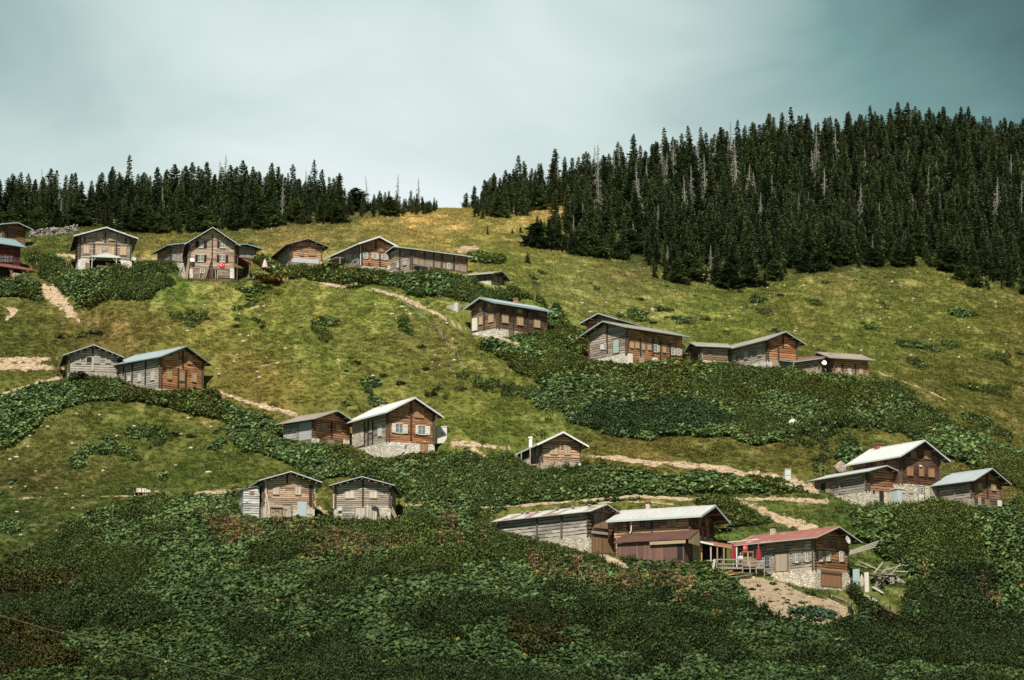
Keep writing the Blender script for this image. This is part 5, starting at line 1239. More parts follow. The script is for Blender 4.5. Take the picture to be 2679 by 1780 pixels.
def p_fern(s):
    rg = np.random.default_rng(s); ps = []
    for i in range(13):
        a = rg.uniform(0, 6.28); ln = rg.uniform(0.45, 0.85); up = rg.uniform(0.35, 0.8)
        t = np.linspace(0, 1, 5)
        x = ln * t; z = up * np.sin(t * 2.2)
        pts = np.stack([x * math.cos(a), x * math.sin(a), z], -1)
        v, f = strip(pts, 0.10 * np.array([0.2, 1, 0.9, 0.55, 0.03])); ps.append((v, f, rg.uniform(0, 1)))
    return merge(ps)
def p_umbel(s):
    rg = np.random.default_rng(s); ps = []
    for k in range(rg.integers(1, 4)):
        hh = rg.uniform(1.0, 1.7); ox, oy = rg.normal(0, 0.18, 2)
        pts = np.array([[0, 0, 0], [ox * 0.5, oy * 0.5, hh * 0.5], [ox, oy, hh]]); v, f = strip(pts, [0.025, 0.02, 0.015]); ps.append((v, f, 0.3))
        for i in range(26):
            a = rg.uniform(0, 6.28); d = 0.34 * math.sqrt(rg.uniform(0, 1))
            v, f = disc_leaf(rg, (ox + d * math.cos(a), oy + d * math.sin(a), hh + 0.1 - 0.5 * d * d + rg.uniform(-0.04, 0.04)), rg.uniform(0.03, 0.065), rg.uniform(0, 0.9), a, 0.1, 1.2, 4); ps.append((v, f, rg.uniform(0.3, 1)))
        for i in range(4):
            a = rg.uniform(0, 6.28); z = rg.uniform(0.3, hh * 0.8)
            pts = np.array([[ox * 0.5, oy * 0.5, z], [0.2 * math.cos(a), 0.2 * math.sin(a), z - 0.02], [0.3 * math.cos(a), 0.3 * math.sin(a), z - 0.28]]); v, f = strip(pts, [0.02, 0.08, 0.02]); ps.append((v, f, rg.uniform(0, 0.6)))
    return merge(ps)
def p_tuft(s):
    rg = np.random.default_rng(s); vs_, fs_, ts_ = [], [], []
    for i in range(34):
        a = rg.uniform(0, 6.28); d = 0.42 * math.sqrt(rg.uniform(0, 1)); hh = rg.uniform(0.08, 0.26); b2 = rg.uniform(0, 6.28); w = rg.uniform(0.02, 0.045)
        x, y = d * math.cos(a), d * math.sin(a); ln = hh * rg.uniform(0.3, 1.1)
        vs_.append(np.array([[x - w * math.sin(b2), y + w * math.cos(b2), -0.02], [x + w * math.sin(b2), y - w * math.cos(b2), -0.02], [x + ln * math.cos(b2), y + ln * math.sin(b2), hh]]))
        fs_.append(np.array([[3 * i, 3 * i + 1, 3 * i + 2]])); ts_.append(np.full(3, rg.uniform(0, 1)))
    return np.vstack(vs_), np.vstack(fs_), np.concatenate(ts_)
def proto_coll(name, fn, n, mat, seed):
    c = bpy.data.collections.new(name)
    for i in range(n):
        v, f, t = fn(seed + i)
        me = np_mesh('%s_%d' % (name, i), v, f, mat, {'tone': ('FLOAT', t)})
        c.objects.link(bpy.data.objects.new('%s_%d' % (name, i), me))
    return c
def scatter(name, pts, scl, colr, coll, nproto, label, cat, tilt=0.12, seed=0, rot=None, extra=None):
    rg = np.random.default_rng(seed); n = len(pts)
    me = bpy.data.meshes.new(name); me.vertices.add(n); me.vertices.foreach_set('co', np.asarray(pts, np.float32).ravel())
    if rot is None: rot = np.stack([rg.normal(0, tilt, n), rg.normal(0, tilt, n), rg.uniform(0, 6.28, n)], -1)
    for an, tp, arr in (('rot', 'FLOAT_VECTOR', rot), ('scl', 'FLOAT', scl), ('col', 'FLOAT_VECTOR', colr)):
        a = me.attributes.new(an, tp, 'POINT'); a.data.foreach_set('vector' if tp == 'FLOAT_VECTOR' else 'value', np.asarray(arr, np.float32).ravel())
    a = me.attributes.new('pick', 'INT', 'POINT'); a.data.foreach_set('value', rg.integers(0, nproto, n).astype(np.int32))
    o = bpy.data.objects.new(name, me); col.objects.link(o)
    g = bpy.data.node_groups.new(name + '_scatter', 'GeometryNodeTree')
    g.interface.new_socket('Geometry', in_out='INPUT', socket_type='NodeSocketGeometry'); g.interface.new_socket('Geometry', in_out='OUTPUT', socket_type='NodeSocketGeometry')
    gi, go = g.nodes.new('NodeGroupInput'), g.nodes.new('NodeGroupOutput')
    ip = g.nodes.new('GeometryNodeInstanceOnPoints'); ci = g.nodes.new('GeometryNodeCollectionInfo')
    ci.inputs['Collection'].default_value = coll; ci.inputs['Separate Children'].default_value = True; ci.inputs['Reset Children'].default_value = True
    m2p = g.nodes.new('GeometryNodeMeshToPoints')
    def na(nm, tp):
        q = g.nodes.new('GeometryNodeInputNamedAttribute'); q.data_type = tp; q.inputs['Name'].default_value = nm
        return [s_ for s_ in q.outputs if s_.enabled and s_.name == 'Attribute'][0]
    g.links.new(gi.outputs[0], m2p.inputs['Mesh']); g.links.new(m2p.outputs[0], ip.inputs['Points']); g.links.new(ci.outputs[0], ip.inputs['Instance'])
    ip.inputs['Pick Instance'].default_value = True
    g.links.new(na('pick', 'INT'), ip.inputs['Instance Index']); g.links.new(na('rot', 'FLOAT_VECTOR'), ip.inputs['Rotation']); g.links.new(na('scl', 'FLOAT'), ip.inputs['Scale'])
    g.links.new(ip.outputs[0], go.inputs[0])
    md = o.modifiers.new('scatter', 'NODES'); md.node_group = g
    tag(o, label, cat, kind='stuff')
    return o

# vegetation outlines in display pixels of the photograph
VEG = {
 'band': [(-40, 915), (60, 890), (150, 868), (265, 872), (370, 893), (470, 905), (500, 915), (560, 950), (605, 968), (560, 990), (500, 965), (420, 948), (330, 930), (250, 928), (180, 938), (100, 962), (60, 1012), (-40, 1045)],
 'diag': [(528, 975), (612, 962), (690, 1010), (800, 1035), (860, 1050), (1000, 1045), (1040, 1055), (1190, 1060), (1240, 1085), (1340, 1078), (1480, 1090), (1560, 1105), (1620, 1095), (1700, 1095), (1790, 1100), (1870, 1132), (1860, 1142), (1700, 1143), (1600, 1142), (1480, 1152), (1330, 1162), (1200, 1172), (1130, 1190), (1000, 1195), (910, 1200), (905, 1110), (770, 1105), (730, 1110), (728, 1142), (700, 1095), (640, 1062), (570, 1047), (530, 1012)],
 'low': [(-60, 1330), (100, 1255), (180, 1205), (230, 1185), (330, 1150), (432, 1152), (560, 1143), (590, 1185), (760, 1192), (910, 1195), (1130, 1195), (1200, 1235), (1280, 1262), (1370, 1285), (1480, 1265), (1600, 1280), (1640, 1305), (1680, 1335), (1720, 1395), (1800, 1432), (1890, 1446), (1970, 1440), (1985, 1400), (1960, 1360), (2010, 1352), (2080, 1425), (2110, 1330), (1990, 1250), (1950, 1190), (2000, 1168), (2100, 1160), (2320, 1168), (2420, 1140), (2420, 1640), (-60, 1640)],
 'spur': [(1120, 785), (1200, 775), (1275, 715), (1310, 750), (1340, 775), (1350, 815), (1450, 850), (1520, 850), (1580, 838), (1640, 842), (1840, 848), (1900, 862), (2000, 868), (2080, 900), (2150, 950), (2250, 1010), (2400, 1060), (2400, 1150), (2320, 1120), (2180, 1050), (2100, 1000), (1950, 985), (1850, 1005), (1750, 1022), (1680, 1005), (1600, 1003), (1500, 1012), (1400, 1002), (1330, 982), (1300, 920), (1200, 865), (1120, 812)],
 'row': [(660, 612), (760, 622), (900, 612), (1000, 632), (1080, 640), (1150, 662), (1200, 688), (1260, 690), (1200, 692), (1080, 706), (980, 685), (860, 657), (800, 664), (725, 650), (665, 638)],
 'corner': [(60, 592), (180, 600), (180, 622), (300, 618), (402, 640), (412, 655), (350, 690), (260, 692), (190, 712), (150, 680), (128, 660), (90, 640)],
 'edge': [(-40, 652), (85, 655), (118, 692), (88, 698), (-40, 682)],
 'back': [(318, 602), (435, 602), (440, 628), (320, 622)], 'back2': [(585, 598), (640, 600), (662, 630), (640, 640), (590, 622)],
 'close': [(1600, 1150), (1700, 1160), (1745, 1180), (1800, 1205), (1690, 1215), (1650, 1235)], 'bank': [(1955, 1010), (1990, 1040), (1960, 1075), (1930, 1060)],
 'slope': [(1090, 590), (1130, 583), (1165, 600), (1120, 612), (1085, 610)],
}
FERNS = [(1338, 955), (1380, 932), (1450, 940), (1520, 950), (1600, 948), (1680, 962), (1696, 985), (1650, 1000), (1560, 998), (1480, 1003), (1400, 1008), (1345, 990)]
DARKFERN = [(2180, 1330), (2240, 1310), (2300, 1320), (2300, 1370), (2230, 1380)]
UMB = [[(470, 1200), (600, 1215), (800, 1225), (1050, 1215), (1180, 1250), (1060, 1290), (900, 1300), (700, 1290), (520, 1270)], [(1170, 1260), (1420, 1320), (1600, 1330), (1640, 1400), (1450, 1390), (1250, 1350)], [(2080, 1290), (2300, 1330), (2320, 1480), (2150, 1420)]]
BRONZE = [[(-40, 1290), (150, 1250), (220, 1300), (200, 1360), (60, 1400), (-40, 1380)], [(-40, 1420), (120, 1440), (200, 1560), (-40, 1570)], [(1150, 1400), (1290, 1420), (1320, 1500), (1230, 1530)], [(2000, 1420), (2150, 1440), (2100, 1520)], [(300, 890), (400, 900), (380, 930), (260, 930)]]
def veg_fraction(dx, dy):
    m = np.zeros(np.shape(dx), bool)
    for p in VEG.values(): m |= inpoly(dx, dy, p)
    return m
def footprint(x, y, mg=0.15):
    r = np.zeros(len(x), bool); near = np.full(len(x), 99.0)
    for h in HOUSES.values():
        q = (h.rot @ np.stack([x - h.P0.x, y - h.P0.y, 0 * x])).T
        r |= (q[:, 0] > h.x0 - mg) & (q[:, 0] < h.x1 + mg) & (q[:, 1] > -mg) & (q[:, 1] < h.L + mg)
        dx_ = np.maximum(np.maximum(h.x0 - q[:, 0], q[:, 0] - h.x1), 0); dy_ = np.maximum(np.maximum(-q[:, 1], q[:, 1] - h.L), 0)
        near = np.minimum(near, np.hypot(dx_, dy_))
    return r, near
def candidates(n, ymin, ymax, seed, kmax=0.222):
    rg = np.random.default_rng(seed)
    y = np.sqrt(rg.uniform(ymin ** 2, ymax ** 2, n)); k = rg.uniform(-kmax, kmax, n)
    x = k * y; z = height(x, y); px, py = project(np.stack([x, y, z], -1))
    return x, y, z, px / D, py / D, rg
# dense broad-leaved weeds and tall herbs
x, y, z, dx, dy, rg = candidates(400000, 268, 470, 101)
wob = (fbm(x / 3.5, y / 6, 55, 3) - 0.5) * 46
wob2 = (fbm(x / 3.5 + 40, y / 6, 56, 3) - 0.5) * 26
inside = veg_fraction(dx + wob, dy + wob2)
soil_p = soil_mask(dx, dy, x, y)
lone = (~inside) & (fbm(x / 5, y / 7, 66, 3) > 0.60) & (dy > 890) & (dx > 1080) & (dy < 1050) & (dx < 2330)            # loose clumps in the pasture
lone |= (~inside) & (fbm(x / 4, y / 6, 67, 3) > 0.735) & (dy > 620)
fpm, near = footprint(x, y)
keep = (inside | (lone & (rg.random(len(x)) < 0.6))) & ~fpm & (soil_p < -0.25) & (dy < 1640)
keep &= ~inpoly(dx, dy, GARDEN) & ~inpoly(dx, dy, [(1972, 1345), (2012, 1340), (2090, 1425), (2062, 1440), (1988, 1392)]) & ~inpoly(dx, dy, [(1080, 638), (1172, 640), (1172, 680), (1110, 668)])
x, y, z, dx, dy, soil_p, near, inside = (a[keep] for a in (x, y, z, dx, dy, soil_p, near, inside))
n = len(x); rg = np.random.default_rng(5)
tn = fbm(x / 6.5, y / 9, 77, 3); tn2 = fbm(x / 11, y / 15, 87, 3)
lowm = inpoly(dx, dy, VEG['low']); um = np.zeros(n, bool); br = np.zeros(n, bool)
for p in UMB: um |= inpoly(dx + (tn - 0.5) * 60, dy + (tn2 - 0.5) * 60, p)
for p in BRONZE: br |= inpoly(dx + (tn - 0.5) * 90, dy + (tn2 - 0.5) * 60, p)
fe = inpoly(dx + (tn - 0.5) * 110 + rg.normal(0, 9, n), dy + (tn2 - 0.5) * 60 + rg.normal(0, 5, n), FERNS) & (rg.random(n) < 0.8); df = inpoly(dx + (tn - 0.5) * 60, dy + (tn2 - 0.5) * 60, DARKFERN)
u = rg.random(n)
kind = np.where((tn + rg.normal(0, 0.05, n) > np.where(lowm, 0.43, 0.40)) | (u < 0.18), 0, 1)                # 0 broad leaves, 1 herbs
kind = np.where(inpoly(dx, dy, VEG['diag']) & (rg.random(n) < 0.55), 0, kind)
kind = np.where(df, np.where(u < 0.8, 1, 0), kind)
kind = np.where((tn2 > 0.62) & (u < 0.35) & ~lowm, 2, kind)
kind = np.where(br & (u < 0.62), 2, kind)                               # 2 bronze fern and bracken
kind = np.where(um & (u < 0.030 * (0.3 + 1.9 * (tn > 0.5))), 3, kind)                               # 3 dried umbels
kind = np.where(fe, 1, kind)
scl = rg.uniform(0.65, 1.2, n) * (0.75 + 0.6 * tn)
scl *= np.where(near < 3.4, 0.55, 1.0) * (0.7 + 0.75 * fbm(x / 4.5, y / 6.5, 93, 2)) * np.where(soil_p > -1.6, 0.6, 1.0) * np.where(inside, 1.0, 0.7)
scl = np.where(um & (kind != 3), scl * 1.1, scl) * np.where(lowm & (kind == 0), 0.86, 1.0)
sh = (0.55 + 0.9 * fbm(x / 2.0, y / 3.0, 91, 3))[:, None] * rg.uniform(0.75, 1.25, (n, 1))
lowf = np.clip((dy - 1180) / 250, 0, 1)[:, None]  # lower weeds: darker greens, with vignette darkening put into the leaf colour
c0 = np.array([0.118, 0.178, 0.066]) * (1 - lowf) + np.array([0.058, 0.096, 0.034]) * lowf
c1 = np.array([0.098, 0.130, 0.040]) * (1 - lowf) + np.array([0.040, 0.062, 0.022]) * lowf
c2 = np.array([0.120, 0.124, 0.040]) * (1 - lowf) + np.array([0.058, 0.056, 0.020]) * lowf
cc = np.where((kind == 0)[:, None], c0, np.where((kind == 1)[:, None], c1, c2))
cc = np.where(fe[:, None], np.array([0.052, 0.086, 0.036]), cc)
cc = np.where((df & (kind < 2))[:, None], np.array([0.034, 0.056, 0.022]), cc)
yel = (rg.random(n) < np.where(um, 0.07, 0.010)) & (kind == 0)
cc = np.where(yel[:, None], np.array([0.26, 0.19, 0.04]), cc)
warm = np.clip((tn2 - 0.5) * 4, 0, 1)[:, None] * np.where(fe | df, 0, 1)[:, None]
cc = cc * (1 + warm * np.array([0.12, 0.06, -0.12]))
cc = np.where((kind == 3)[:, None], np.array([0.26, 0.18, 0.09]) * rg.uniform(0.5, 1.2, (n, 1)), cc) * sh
pts = np.stack([x, y, z - 0.05], -1)
lm = leaf_mat('leaf', 0.12, 0.55, 0.2); lm_h = leaf_mat('herb_leaf', 0.08, 0.7, 0.2)
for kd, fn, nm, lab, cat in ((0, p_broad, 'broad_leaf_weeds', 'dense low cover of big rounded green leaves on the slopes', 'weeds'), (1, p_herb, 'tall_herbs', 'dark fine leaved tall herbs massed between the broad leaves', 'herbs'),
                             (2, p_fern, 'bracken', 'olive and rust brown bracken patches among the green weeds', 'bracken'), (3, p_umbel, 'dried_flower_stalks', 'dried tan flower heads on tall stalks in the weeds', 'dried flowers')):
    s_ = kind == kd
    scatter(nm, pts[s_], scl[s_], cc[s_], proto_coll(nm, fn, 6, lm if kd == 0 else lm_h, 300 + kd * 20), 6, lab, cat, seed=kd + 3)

# grass tussocks
x, y, z, dx, dy, rg = candidates(278000, 270, 570, 202)
soil_p = soil_mask(dx, dy, x, y)
fpm, near = footprint(x, y)
inside = veg_fraction(dx + (fbm(x / 3.5, y / 6, 55, 3) - 0.5) * 46, dy + (fbm(x / 3.5 + 40, y / 6, 56, 3) - 0.5) * 26)
keep = (~inside) & ((soil_p < rg.uniform(-0.25, 0.05, len(x))) | ((soil_p < 0.9) & (rg.random(len(x)) < 0.10))) & ~fpm & (dy < 1630)
x, y, z, dx, dy = (a[keep] for a in (x, y, z, dx, dy))
gc = grass_colour(dx, dy, x, y) * np.random.default_rng(8).uniform(0.72, 1.42, (len(x), 1))
gs = np.random.default_rng(9).uniform(0.55, 1.25, len(x)) * (0.6 + 0.8 * fbm(x / 2.5, y / 4, 43, 3))
scatter('pasture_grass', np.stack([x, y, z], -1), gs, gc, proto_coll('grass_tuft', p_tuft, 6, leaf_mat('grass_blade', 0.12, 0.7, 0.25), 500), 6, 'short tufted pasture grass over the whole hillside', 'grass', seed=12, tilt=0.25)

# ------------------------------------------------------------------ spruces
def spruce_crown(seed, H=10.0, wid=1.55, thin=1.0, bushy=False):
    rg = np.random.default_rng(seed); ps = []
    z = 0.5 if not bushy else 0.1
    lop = rg.uniform(0, 6.28)
    while z < H - 0.15:
        t = z / H
        base_r = wid * ((1 - t) ** (0.66 if not bushy else 0.55)) * (0.82 + 0.18 * math.sin(z * 2.1 + seed)) + 0.06
        if t < 0.12 and not bushy: base_r *= 0.7
        nb = max(4, int((10 if t < 0.6 else 7) * thin))
        for j in range(nb):
            if rg.random() < 0.10: continue
            a = 6.28 * j / nb + rg.uniform(-0.35, 0.35) + z * 1.7
            r = base_r * rg.uniform(0.55, 1.22) * (1 + 0.18 * math.cos(a - lop))
            dr = rg.uniform(0.12, 0.42) * (1.0 - 0.9 * t); ca, sa = math.cos(a), math.sin(a)
            zz = z + rg.uniform(-0.12, 0.12)
            q = lambda f, dz=0.0: np.array([r * f * ca, r * f * sa, zz - dr * r * math.sin(f * 2.4) + 0.10 * r * f * f + dz])
            sd = np.array([-sa, ca, 0.0])
            w = 0.16 * r + 0.10; tone = rg.uniform(0, 1)
            P_ = [q(0.0), q(0.45) + sd * w, q(0.45) - sd * w, q(0.8) + sd * w * 0.75, q(0.8) - sd * w * 0.75, q(1.05, 0.06)]
            ps.append((np.array(P_), np.array([[0, 1, 2], [1, 3, 2], [2, 3, 4], [3, 5, 4]]), tone))
            for k in range(3):                                   # hanging twigs
                f_ = rg.uniform(0.3, 1.0); s_ = rg.uniform(-1, 1); b0 = q(f_) + sd * (w * s_)
                d_ = np.array([ca, sa, 0]) * 0.14; hg = rg.uniform(0.16, 0.42) * (0.4 + 0.6 * (1 - t))
                ps.append((np.array([b0 - d_ - sd * 0.05, b0 + d_ + sd * 0.05, b0 + np.array([rg.normal(0, 0.05), rg.normal(0, 0.05), -hg])]), np.array([[0, 1, 2]]), tone * 0.7))
        z += rg.uniform(0.26, 0.40) * (1.15 - 0.45 * t)
    ps.append((np.array([[0.05, 0, H - 0.7], [-0.03, 0.04, H - 0.7], [-0.03, -0.04, H - 0.7], [0, 0, H + 0.25]]), np.array([[0, 1, 3], [1, 2, 3], [2, 0, 3]]), 0.6))
    return merge(ps)
def snag_branches(seed, H=10.0):
    rg = np.random.default_rng(seed); mb = MB(); z = 1.2
    while z < H - 0.3:
        t = z / H
        for j in range(rg.integers(4, 8)):
            a = rg.uniform(0, 6.28); r = (1.25 * (1 - t) + 0.2) * rg.uniform(0.35, 1.1)
            e_ = Vector((r * math.cos(a), r * math.sin(a), z - r * rg.uniform(0.1, 0.6)))
            m_ = Vector((0.5 * e_.x, 0.5 * e_.y, z - 0.05 * r))
            mb.tube([(0, 0, z), m_, e_], 0.05, 3, 0.02)
            if r > 0.5:
                for q in (0.4, 0.7): p_ = m_.lerp(e_, q); mb.tube([p_, p_ + Vector((rg.normal(0, 0.12), rg.normal(0, 0.12), -rg.uniform(0.15, 0.45)))], 0.035, 3, 0.012)
        z += rg.uniform(0.22, 0.45)
    return mb
needle = leaf_mat('needles', 0.2, 0.6, 0.08, False, (0.076, 0.112, 0.052), 0.6)
needle_i = leaf_mat('needles_far', 0.2, 0.6, 0.08, True, None, 0.62)
bark = plain_wood((0.13, 0.10, 0.08)); deadw = plain_wood((0.30, 0.29, 0.25))
CR, TRK, CRI = [], [], []
for i in range(10):
    bushy = i >= 8
    v, f, t = spruce_crown(700 + i, 10.0 if not bushy else 6.0, (1.55, 1.8, 2.05, 1.65, 1.9, 1.4, 1.75, 2.2, 2.2, 2.5)[i], (1, 1, 1.1, 0.8, 1, 0.7, 0.9, 1.1, 1.2, 1.2)[i], bushy)
    CR.append(np_mesh('spruce_crown', v, f, needle, {'tone': ('FLOAT', t)})); CRI.append(np_mesh('spruce_crown_far', v * np.array([1.3, 1.3, 1.0]), f, needle_i, {'tone': ('FLOAT', t)}))
    o = MB().tube([(0, 0, -0.8), (0, 0, 3), (0, 0, 9.6 if not bushy else 5.6)], 0.20, 7, 0.03).build('trunk', bark); TRK.append(o.data); bpy.data.objects.remove(o)
SNB, SNT = [], []
for i in range(4):
    o = snag_branches(40 + i).build('branches', deadw); SNB.append(o.data); bpy.data.objects.remove(o)
    o = MB().tube([(0, 0, -0.8), (0.05, 0, 4), (0, 0.04, 7.5), (0.03, 0, 10)], 0.17, 6, 0.03).build('trunk', deadw); SNT.append(o.data); bpy.data.objects.remove(o)
SPR = 'spruces on the ridge and in the forest'
def tree(x, y, hgt, var, label, name='spruce_tree', cat='tree', group=SPR, wid=1.0, rz=None, z=None, snag=False):
    z = float(height(x, y)) if z is None else z
    e = bpy.data.objects.new(name, None); e.empty_display_size = 0.3; e.location = (x, y, z - 0.1)
    H0 = 10.0 if (snag or var < 8) else 6.0
    s_ = hgt / H0; e.scale = (s_ * wid, s_ * wid, s_); e.rotation_euler = (random.gauss(0, 0.025), random.gauss(0, 0.025), random.uniform(0, 6.28))
    col.objects.link(e); tag(e, label, cat, group)
    for nm, me in (('branches', SNB[var]), ('trunk', SNT[var])) if snag else (('crown', CR[var]), ('trunk', TRK[var])):
        c = bpy.data.objects.new(nm, me); c.parent = e; col.objects.link(c)
    return e
RIGHT_F = [(1240, 560), (1234, 577), (1300, 573), (1370, 568), (1417, 547), (1468, 543), (1500, 560), (1470, 590), (1400, 605), (1385, 630), (1396, 652), (1444, 656), (1495, 670), (1556, 673), (1583, 683), (1617, 680), (1675, 676), (1708, 707), (1739, 741), (1773, 744), (1810, 734), (1851, 741), (1905, 768), (1963, 751), (2000, 747), (2053, 722), (2203, 706), (2300, 699), (2436, 702), (2486, 716), (2543, 759), (2607, 763), (2679, 774), (2960, 800), (3200, 830), (3200, 300), (2000, 300), (1240, 480)]
LEFT_F = [(-500, 605), (0, 606), (83, 606), (193, 600), (215, 560), (245, 590), (300, 603), (350, 612), (415, 612), (460, 618), (510, 612), (581, 606), (676, 603), (730, 592), (828, 589), (887, 589), (911, 577), (964, 571), (1035, 571), (1121, 564), (1150, 552), (1150, 400), (-500, 400)]
crest = np.array([(-0.22, 532), (-0.12, 534), (-0.05, 545), (-0.02, 556), (0.0, 570), (0.016, 580), (0.04, 594), (0.076, 615), (0.113, 632), (0.158, 640), (0.22, 644)])
rg = np.random.default_rng(77)
cand = []
n_ = 42000
y_ = np.sqrt(rg.uniform(470 ** 2, 650 ** 2, n_)); k_ = rg.uniform(-0.23, 0.23, n_); x_ = k_ * y_
z_ = height(x_, y_); px_, py_ = project(np.stack([x_, y_, z_], -1))
okr = inpoly(px_, py_, RIGHT_F) & (px_ > 1225); okl = inpoly(px_, py_, LEFT_F) & (px_ < 1160)
ok = (okr | okl) & (y_ < np.interp(k_, crest[:, 0], crest[:, 1]) + 4)
cell = {}
for i in np.where(ok)[0]:
    rmin = 1.9 if okl[i] else 1.55 if px_[i] < 1540 else 2.25
    ci, cj = int(x_[i] // 3), int(y_[i] // 3); bad = False
    for a in (-1, 0, 1):
        for b2 in (-1, 0, 1):
            for (xx, yy2) in cell.get((ci + a, cj + b2), ()):
                if (xx - x_[i]) ** 2 + (yy2 - y_[i]) ** 2 < rmin * rmin: bad = True
    if not bad:
        cell.setdefault((ci, cj), []).append((x_[i], y_[i])); cand.append(i)
T = []
for i in cand:
    left = okl[i]; dark_gap = fbm(np.array([x_[i] / 9]), np.array([y_[i] / 9]), 5, 2)[0]
    hh = rg.normal(6.2, 1.3) if left else rg.normal(6.8, 1.4)
    if left: hh *= np.interp(px_[i], [0, 350, 650, 900, 1150], [1.0, 1.12, 1.08, 0.92, 0.6])
    else: hh *= np.interp(px_[i], [1240, 1290, 1340, 1500, 1800], [0.62, 0.85, 1.02, 1.02, 1.0])
    edge = not (inpoly(np.array([px_[i]]), np.array([py_[i] + 24]), RIGHT_F if not left else LEFT_F)[0])
    if edge: hh *= rg.uniform(0.3, 0.85)
    if not left and px_[i] < 1540 and py_[i] > 598: hh = rg.uniform(3.0, 6.0)
    if dark_gap > 0.68 and not edge: hh *= 0.55
    hh = float(np.clip(hh, 2.2, 13))
    T.append(dict(x=x_[i], y=y_[i], z=z_[i], px=px_[i], py=py_[i], h=hh, left=bool(left), edge=edge))
T.sort(key=lambda t: t['y'])
mask = np.zeros((240, 700), bool)                        # what each tree shows, near to far
for t in T:
    ppm = FPX / t['y'] / 4; cx_, by = t['px'] / 4, t['py'] / 4; hpx = t['h'] * ppm; wpx = 0.2 * t['h'] * ppm
    r0, r1 = int(max(0, by - hpx)), int(min(239, by)); cnt = 0
    for r_ in range(r0, r1 + 1):
        hw = wpx * (r_ - (by - hpx)) / max(hpx, 1)
        a, b2 = int(max(0, cx_ - hw)), int(min(699, cx_ + hw) + 1)
        if b2 > a: cnt += int((~mask[r_, a:b2]).sum()); mask[r_, a:b2] = True
    t['vis'] = cnt if -20 < t['px'] < 2700 else -1
order = sorted(range(len(T)), key=lambda i: -T[i]['vis'])
single = set(order[:285])
snagpts = [(1555, 470, 9), (1563, 500, 11), (1567, 545, 9), (1605, 480, 8), (1670, 540, 10), (1675, 600, 9), (1693, 520, 9), (1733, 450, 9), (1745, 480, 8), (1762, 455, 9), (1795, 560, 9), (1808, 510, 8), (1830, 480, 10), (1845, 500, 9), (1720, 620, 6), (1800, 660, 5), (1870, 430, 9), (1910, 420, 10),
           (1922, 470, 10), (1930, 500, 9), (1960, 510, 8), (1975, 530, 8), (1990, 600, 7), (2020, 520, 7), (2055, 350, 8), (2125, 470, 8), (2135, 440, 10), (2155, 500, 7), (2185, 420, 9), (2265, 450, 7), (2250, 560, 8), (2372, 440, 6), (2430, 500, 7), (2452, 500, 8), (2455, 600, 7), (2390, 560, 6), (2605, 560, 9), (2670, 560, 8), (2645, 450, 6), (2530, 540, 5), (2300, 610, 6), (1990, 640, 5), (2090, 560, 6), (2115, 540, 5),
           (1860, 735, 6), (1746, 700, 4), (1650, 625, 6), (1500, 615, 4), (1525, 600, 5), (1660, 655, 5), (2060, 660, 4), (2350, 660, 3), (2280, 670, 4),
           (112, 560, 8), (160, 590, 5), (575, 480, 9), (590, 450, 10), (625, 480, 7), (330, 560, 5), (430, 580, 6), (740, 560, 7), (1095, 500, 6), (1040, 490, 7), (965, 500, 7), (805, 490, 7), (1365, 480, 7), (1460, 470, 7), (1620, 420, 8)]
LBL = {(True, 0): 'tall dark spruce standing on the left ridge line above the wooden houses', (True, 1): 'young low spruce at the grassy foot of the left ridge trees',
       (False, 0): 'tall dark spruce inside the dense forest on the right hill', (False, 1): 'bushy young spruce at the grassy lower edge of the right forest',
       (True, 2): 'slim spruce of middling height in the belt on the left ridge', (False, 2): 'slim spruce of middling height on the forested right hill'}
far = []
for i, t in enumerate(T):
    var = int(rg.integers(0, 8)) if not (t['edge'] and t['h'] < 5.0) else int(rg.integers(8, 10))
    wd = float(rg.uniform(1.05, 1.6))
    if t['h'] < 6: wd *= 1.5
    if i in single:
        kd = 1 if t['edge'] and t['h'] < 6 else (2 if t['h'] < 8 else 0)
        tree(t['x'], t['y'], t['h'], var, LBL[(t['left'], kd)], wid=wd, z=t['z'], group=['tall ', 'young ', 'slim '][kd] + 'spruces on the ' + ('left ridge' if t['left'] else 'right hill'))
    else: far.append((t, var, wd))
cF = bpy.data.collections.new('spruce_far')
for i in range(10): cF.objects.link(bpy.data.objects.new('spruce_far_%d' % i, CRI[i]))
fp = np.array([(t['x'], t['y'], t['z'] - 0.1) for t, v, w in far]); fs = np.array([t['h'] / 10.0 for t, v, w in far])
nfar = len(far)
fcol = np.array([0.076, 0.112, 0.052]) * rg.uniform(0.55, 1.5, (nfar, 1)) * np.stack([rg.uniform(0.9, 1.35, nfar), np.ones(nfar), rg.uniform(0.8, 1.1, nfar)], -1)
scatter('spruce_forest', fp, fs, fcol, cF, 8, 'dense mass of dark spruces filling the hilltops behind the nearer trees', 'forest', seed=4, tilt=0.02)
for i, (px, py, hh) in enumerate(snagpts):
    q = hit([px], [py + (6 if px < 1200 else 32 if py < 600 else 4)])[0]; hh *= 1.25
    yq = min(q[1], float(np.interp(q[0] / q[1], crest[:, 0], crest[:, 1])) - 1); xq = q[0] / q[1] * yq
    lab = 'bare grey dead spruce sticking out of the ' + ('left ridge trees' if px < 1200 else 'right hill forest')
    if py > 690: lab = 'pale dead spruce with drooping bare twigs at the lower forest edge'
    tree(xq, yq - 1.2, hh * 0.9, i % 4, lab, 'dead_spruce', 'dead tree', 'bare dead spruces', rng.uniform(0.8, 1.2), snag=True)
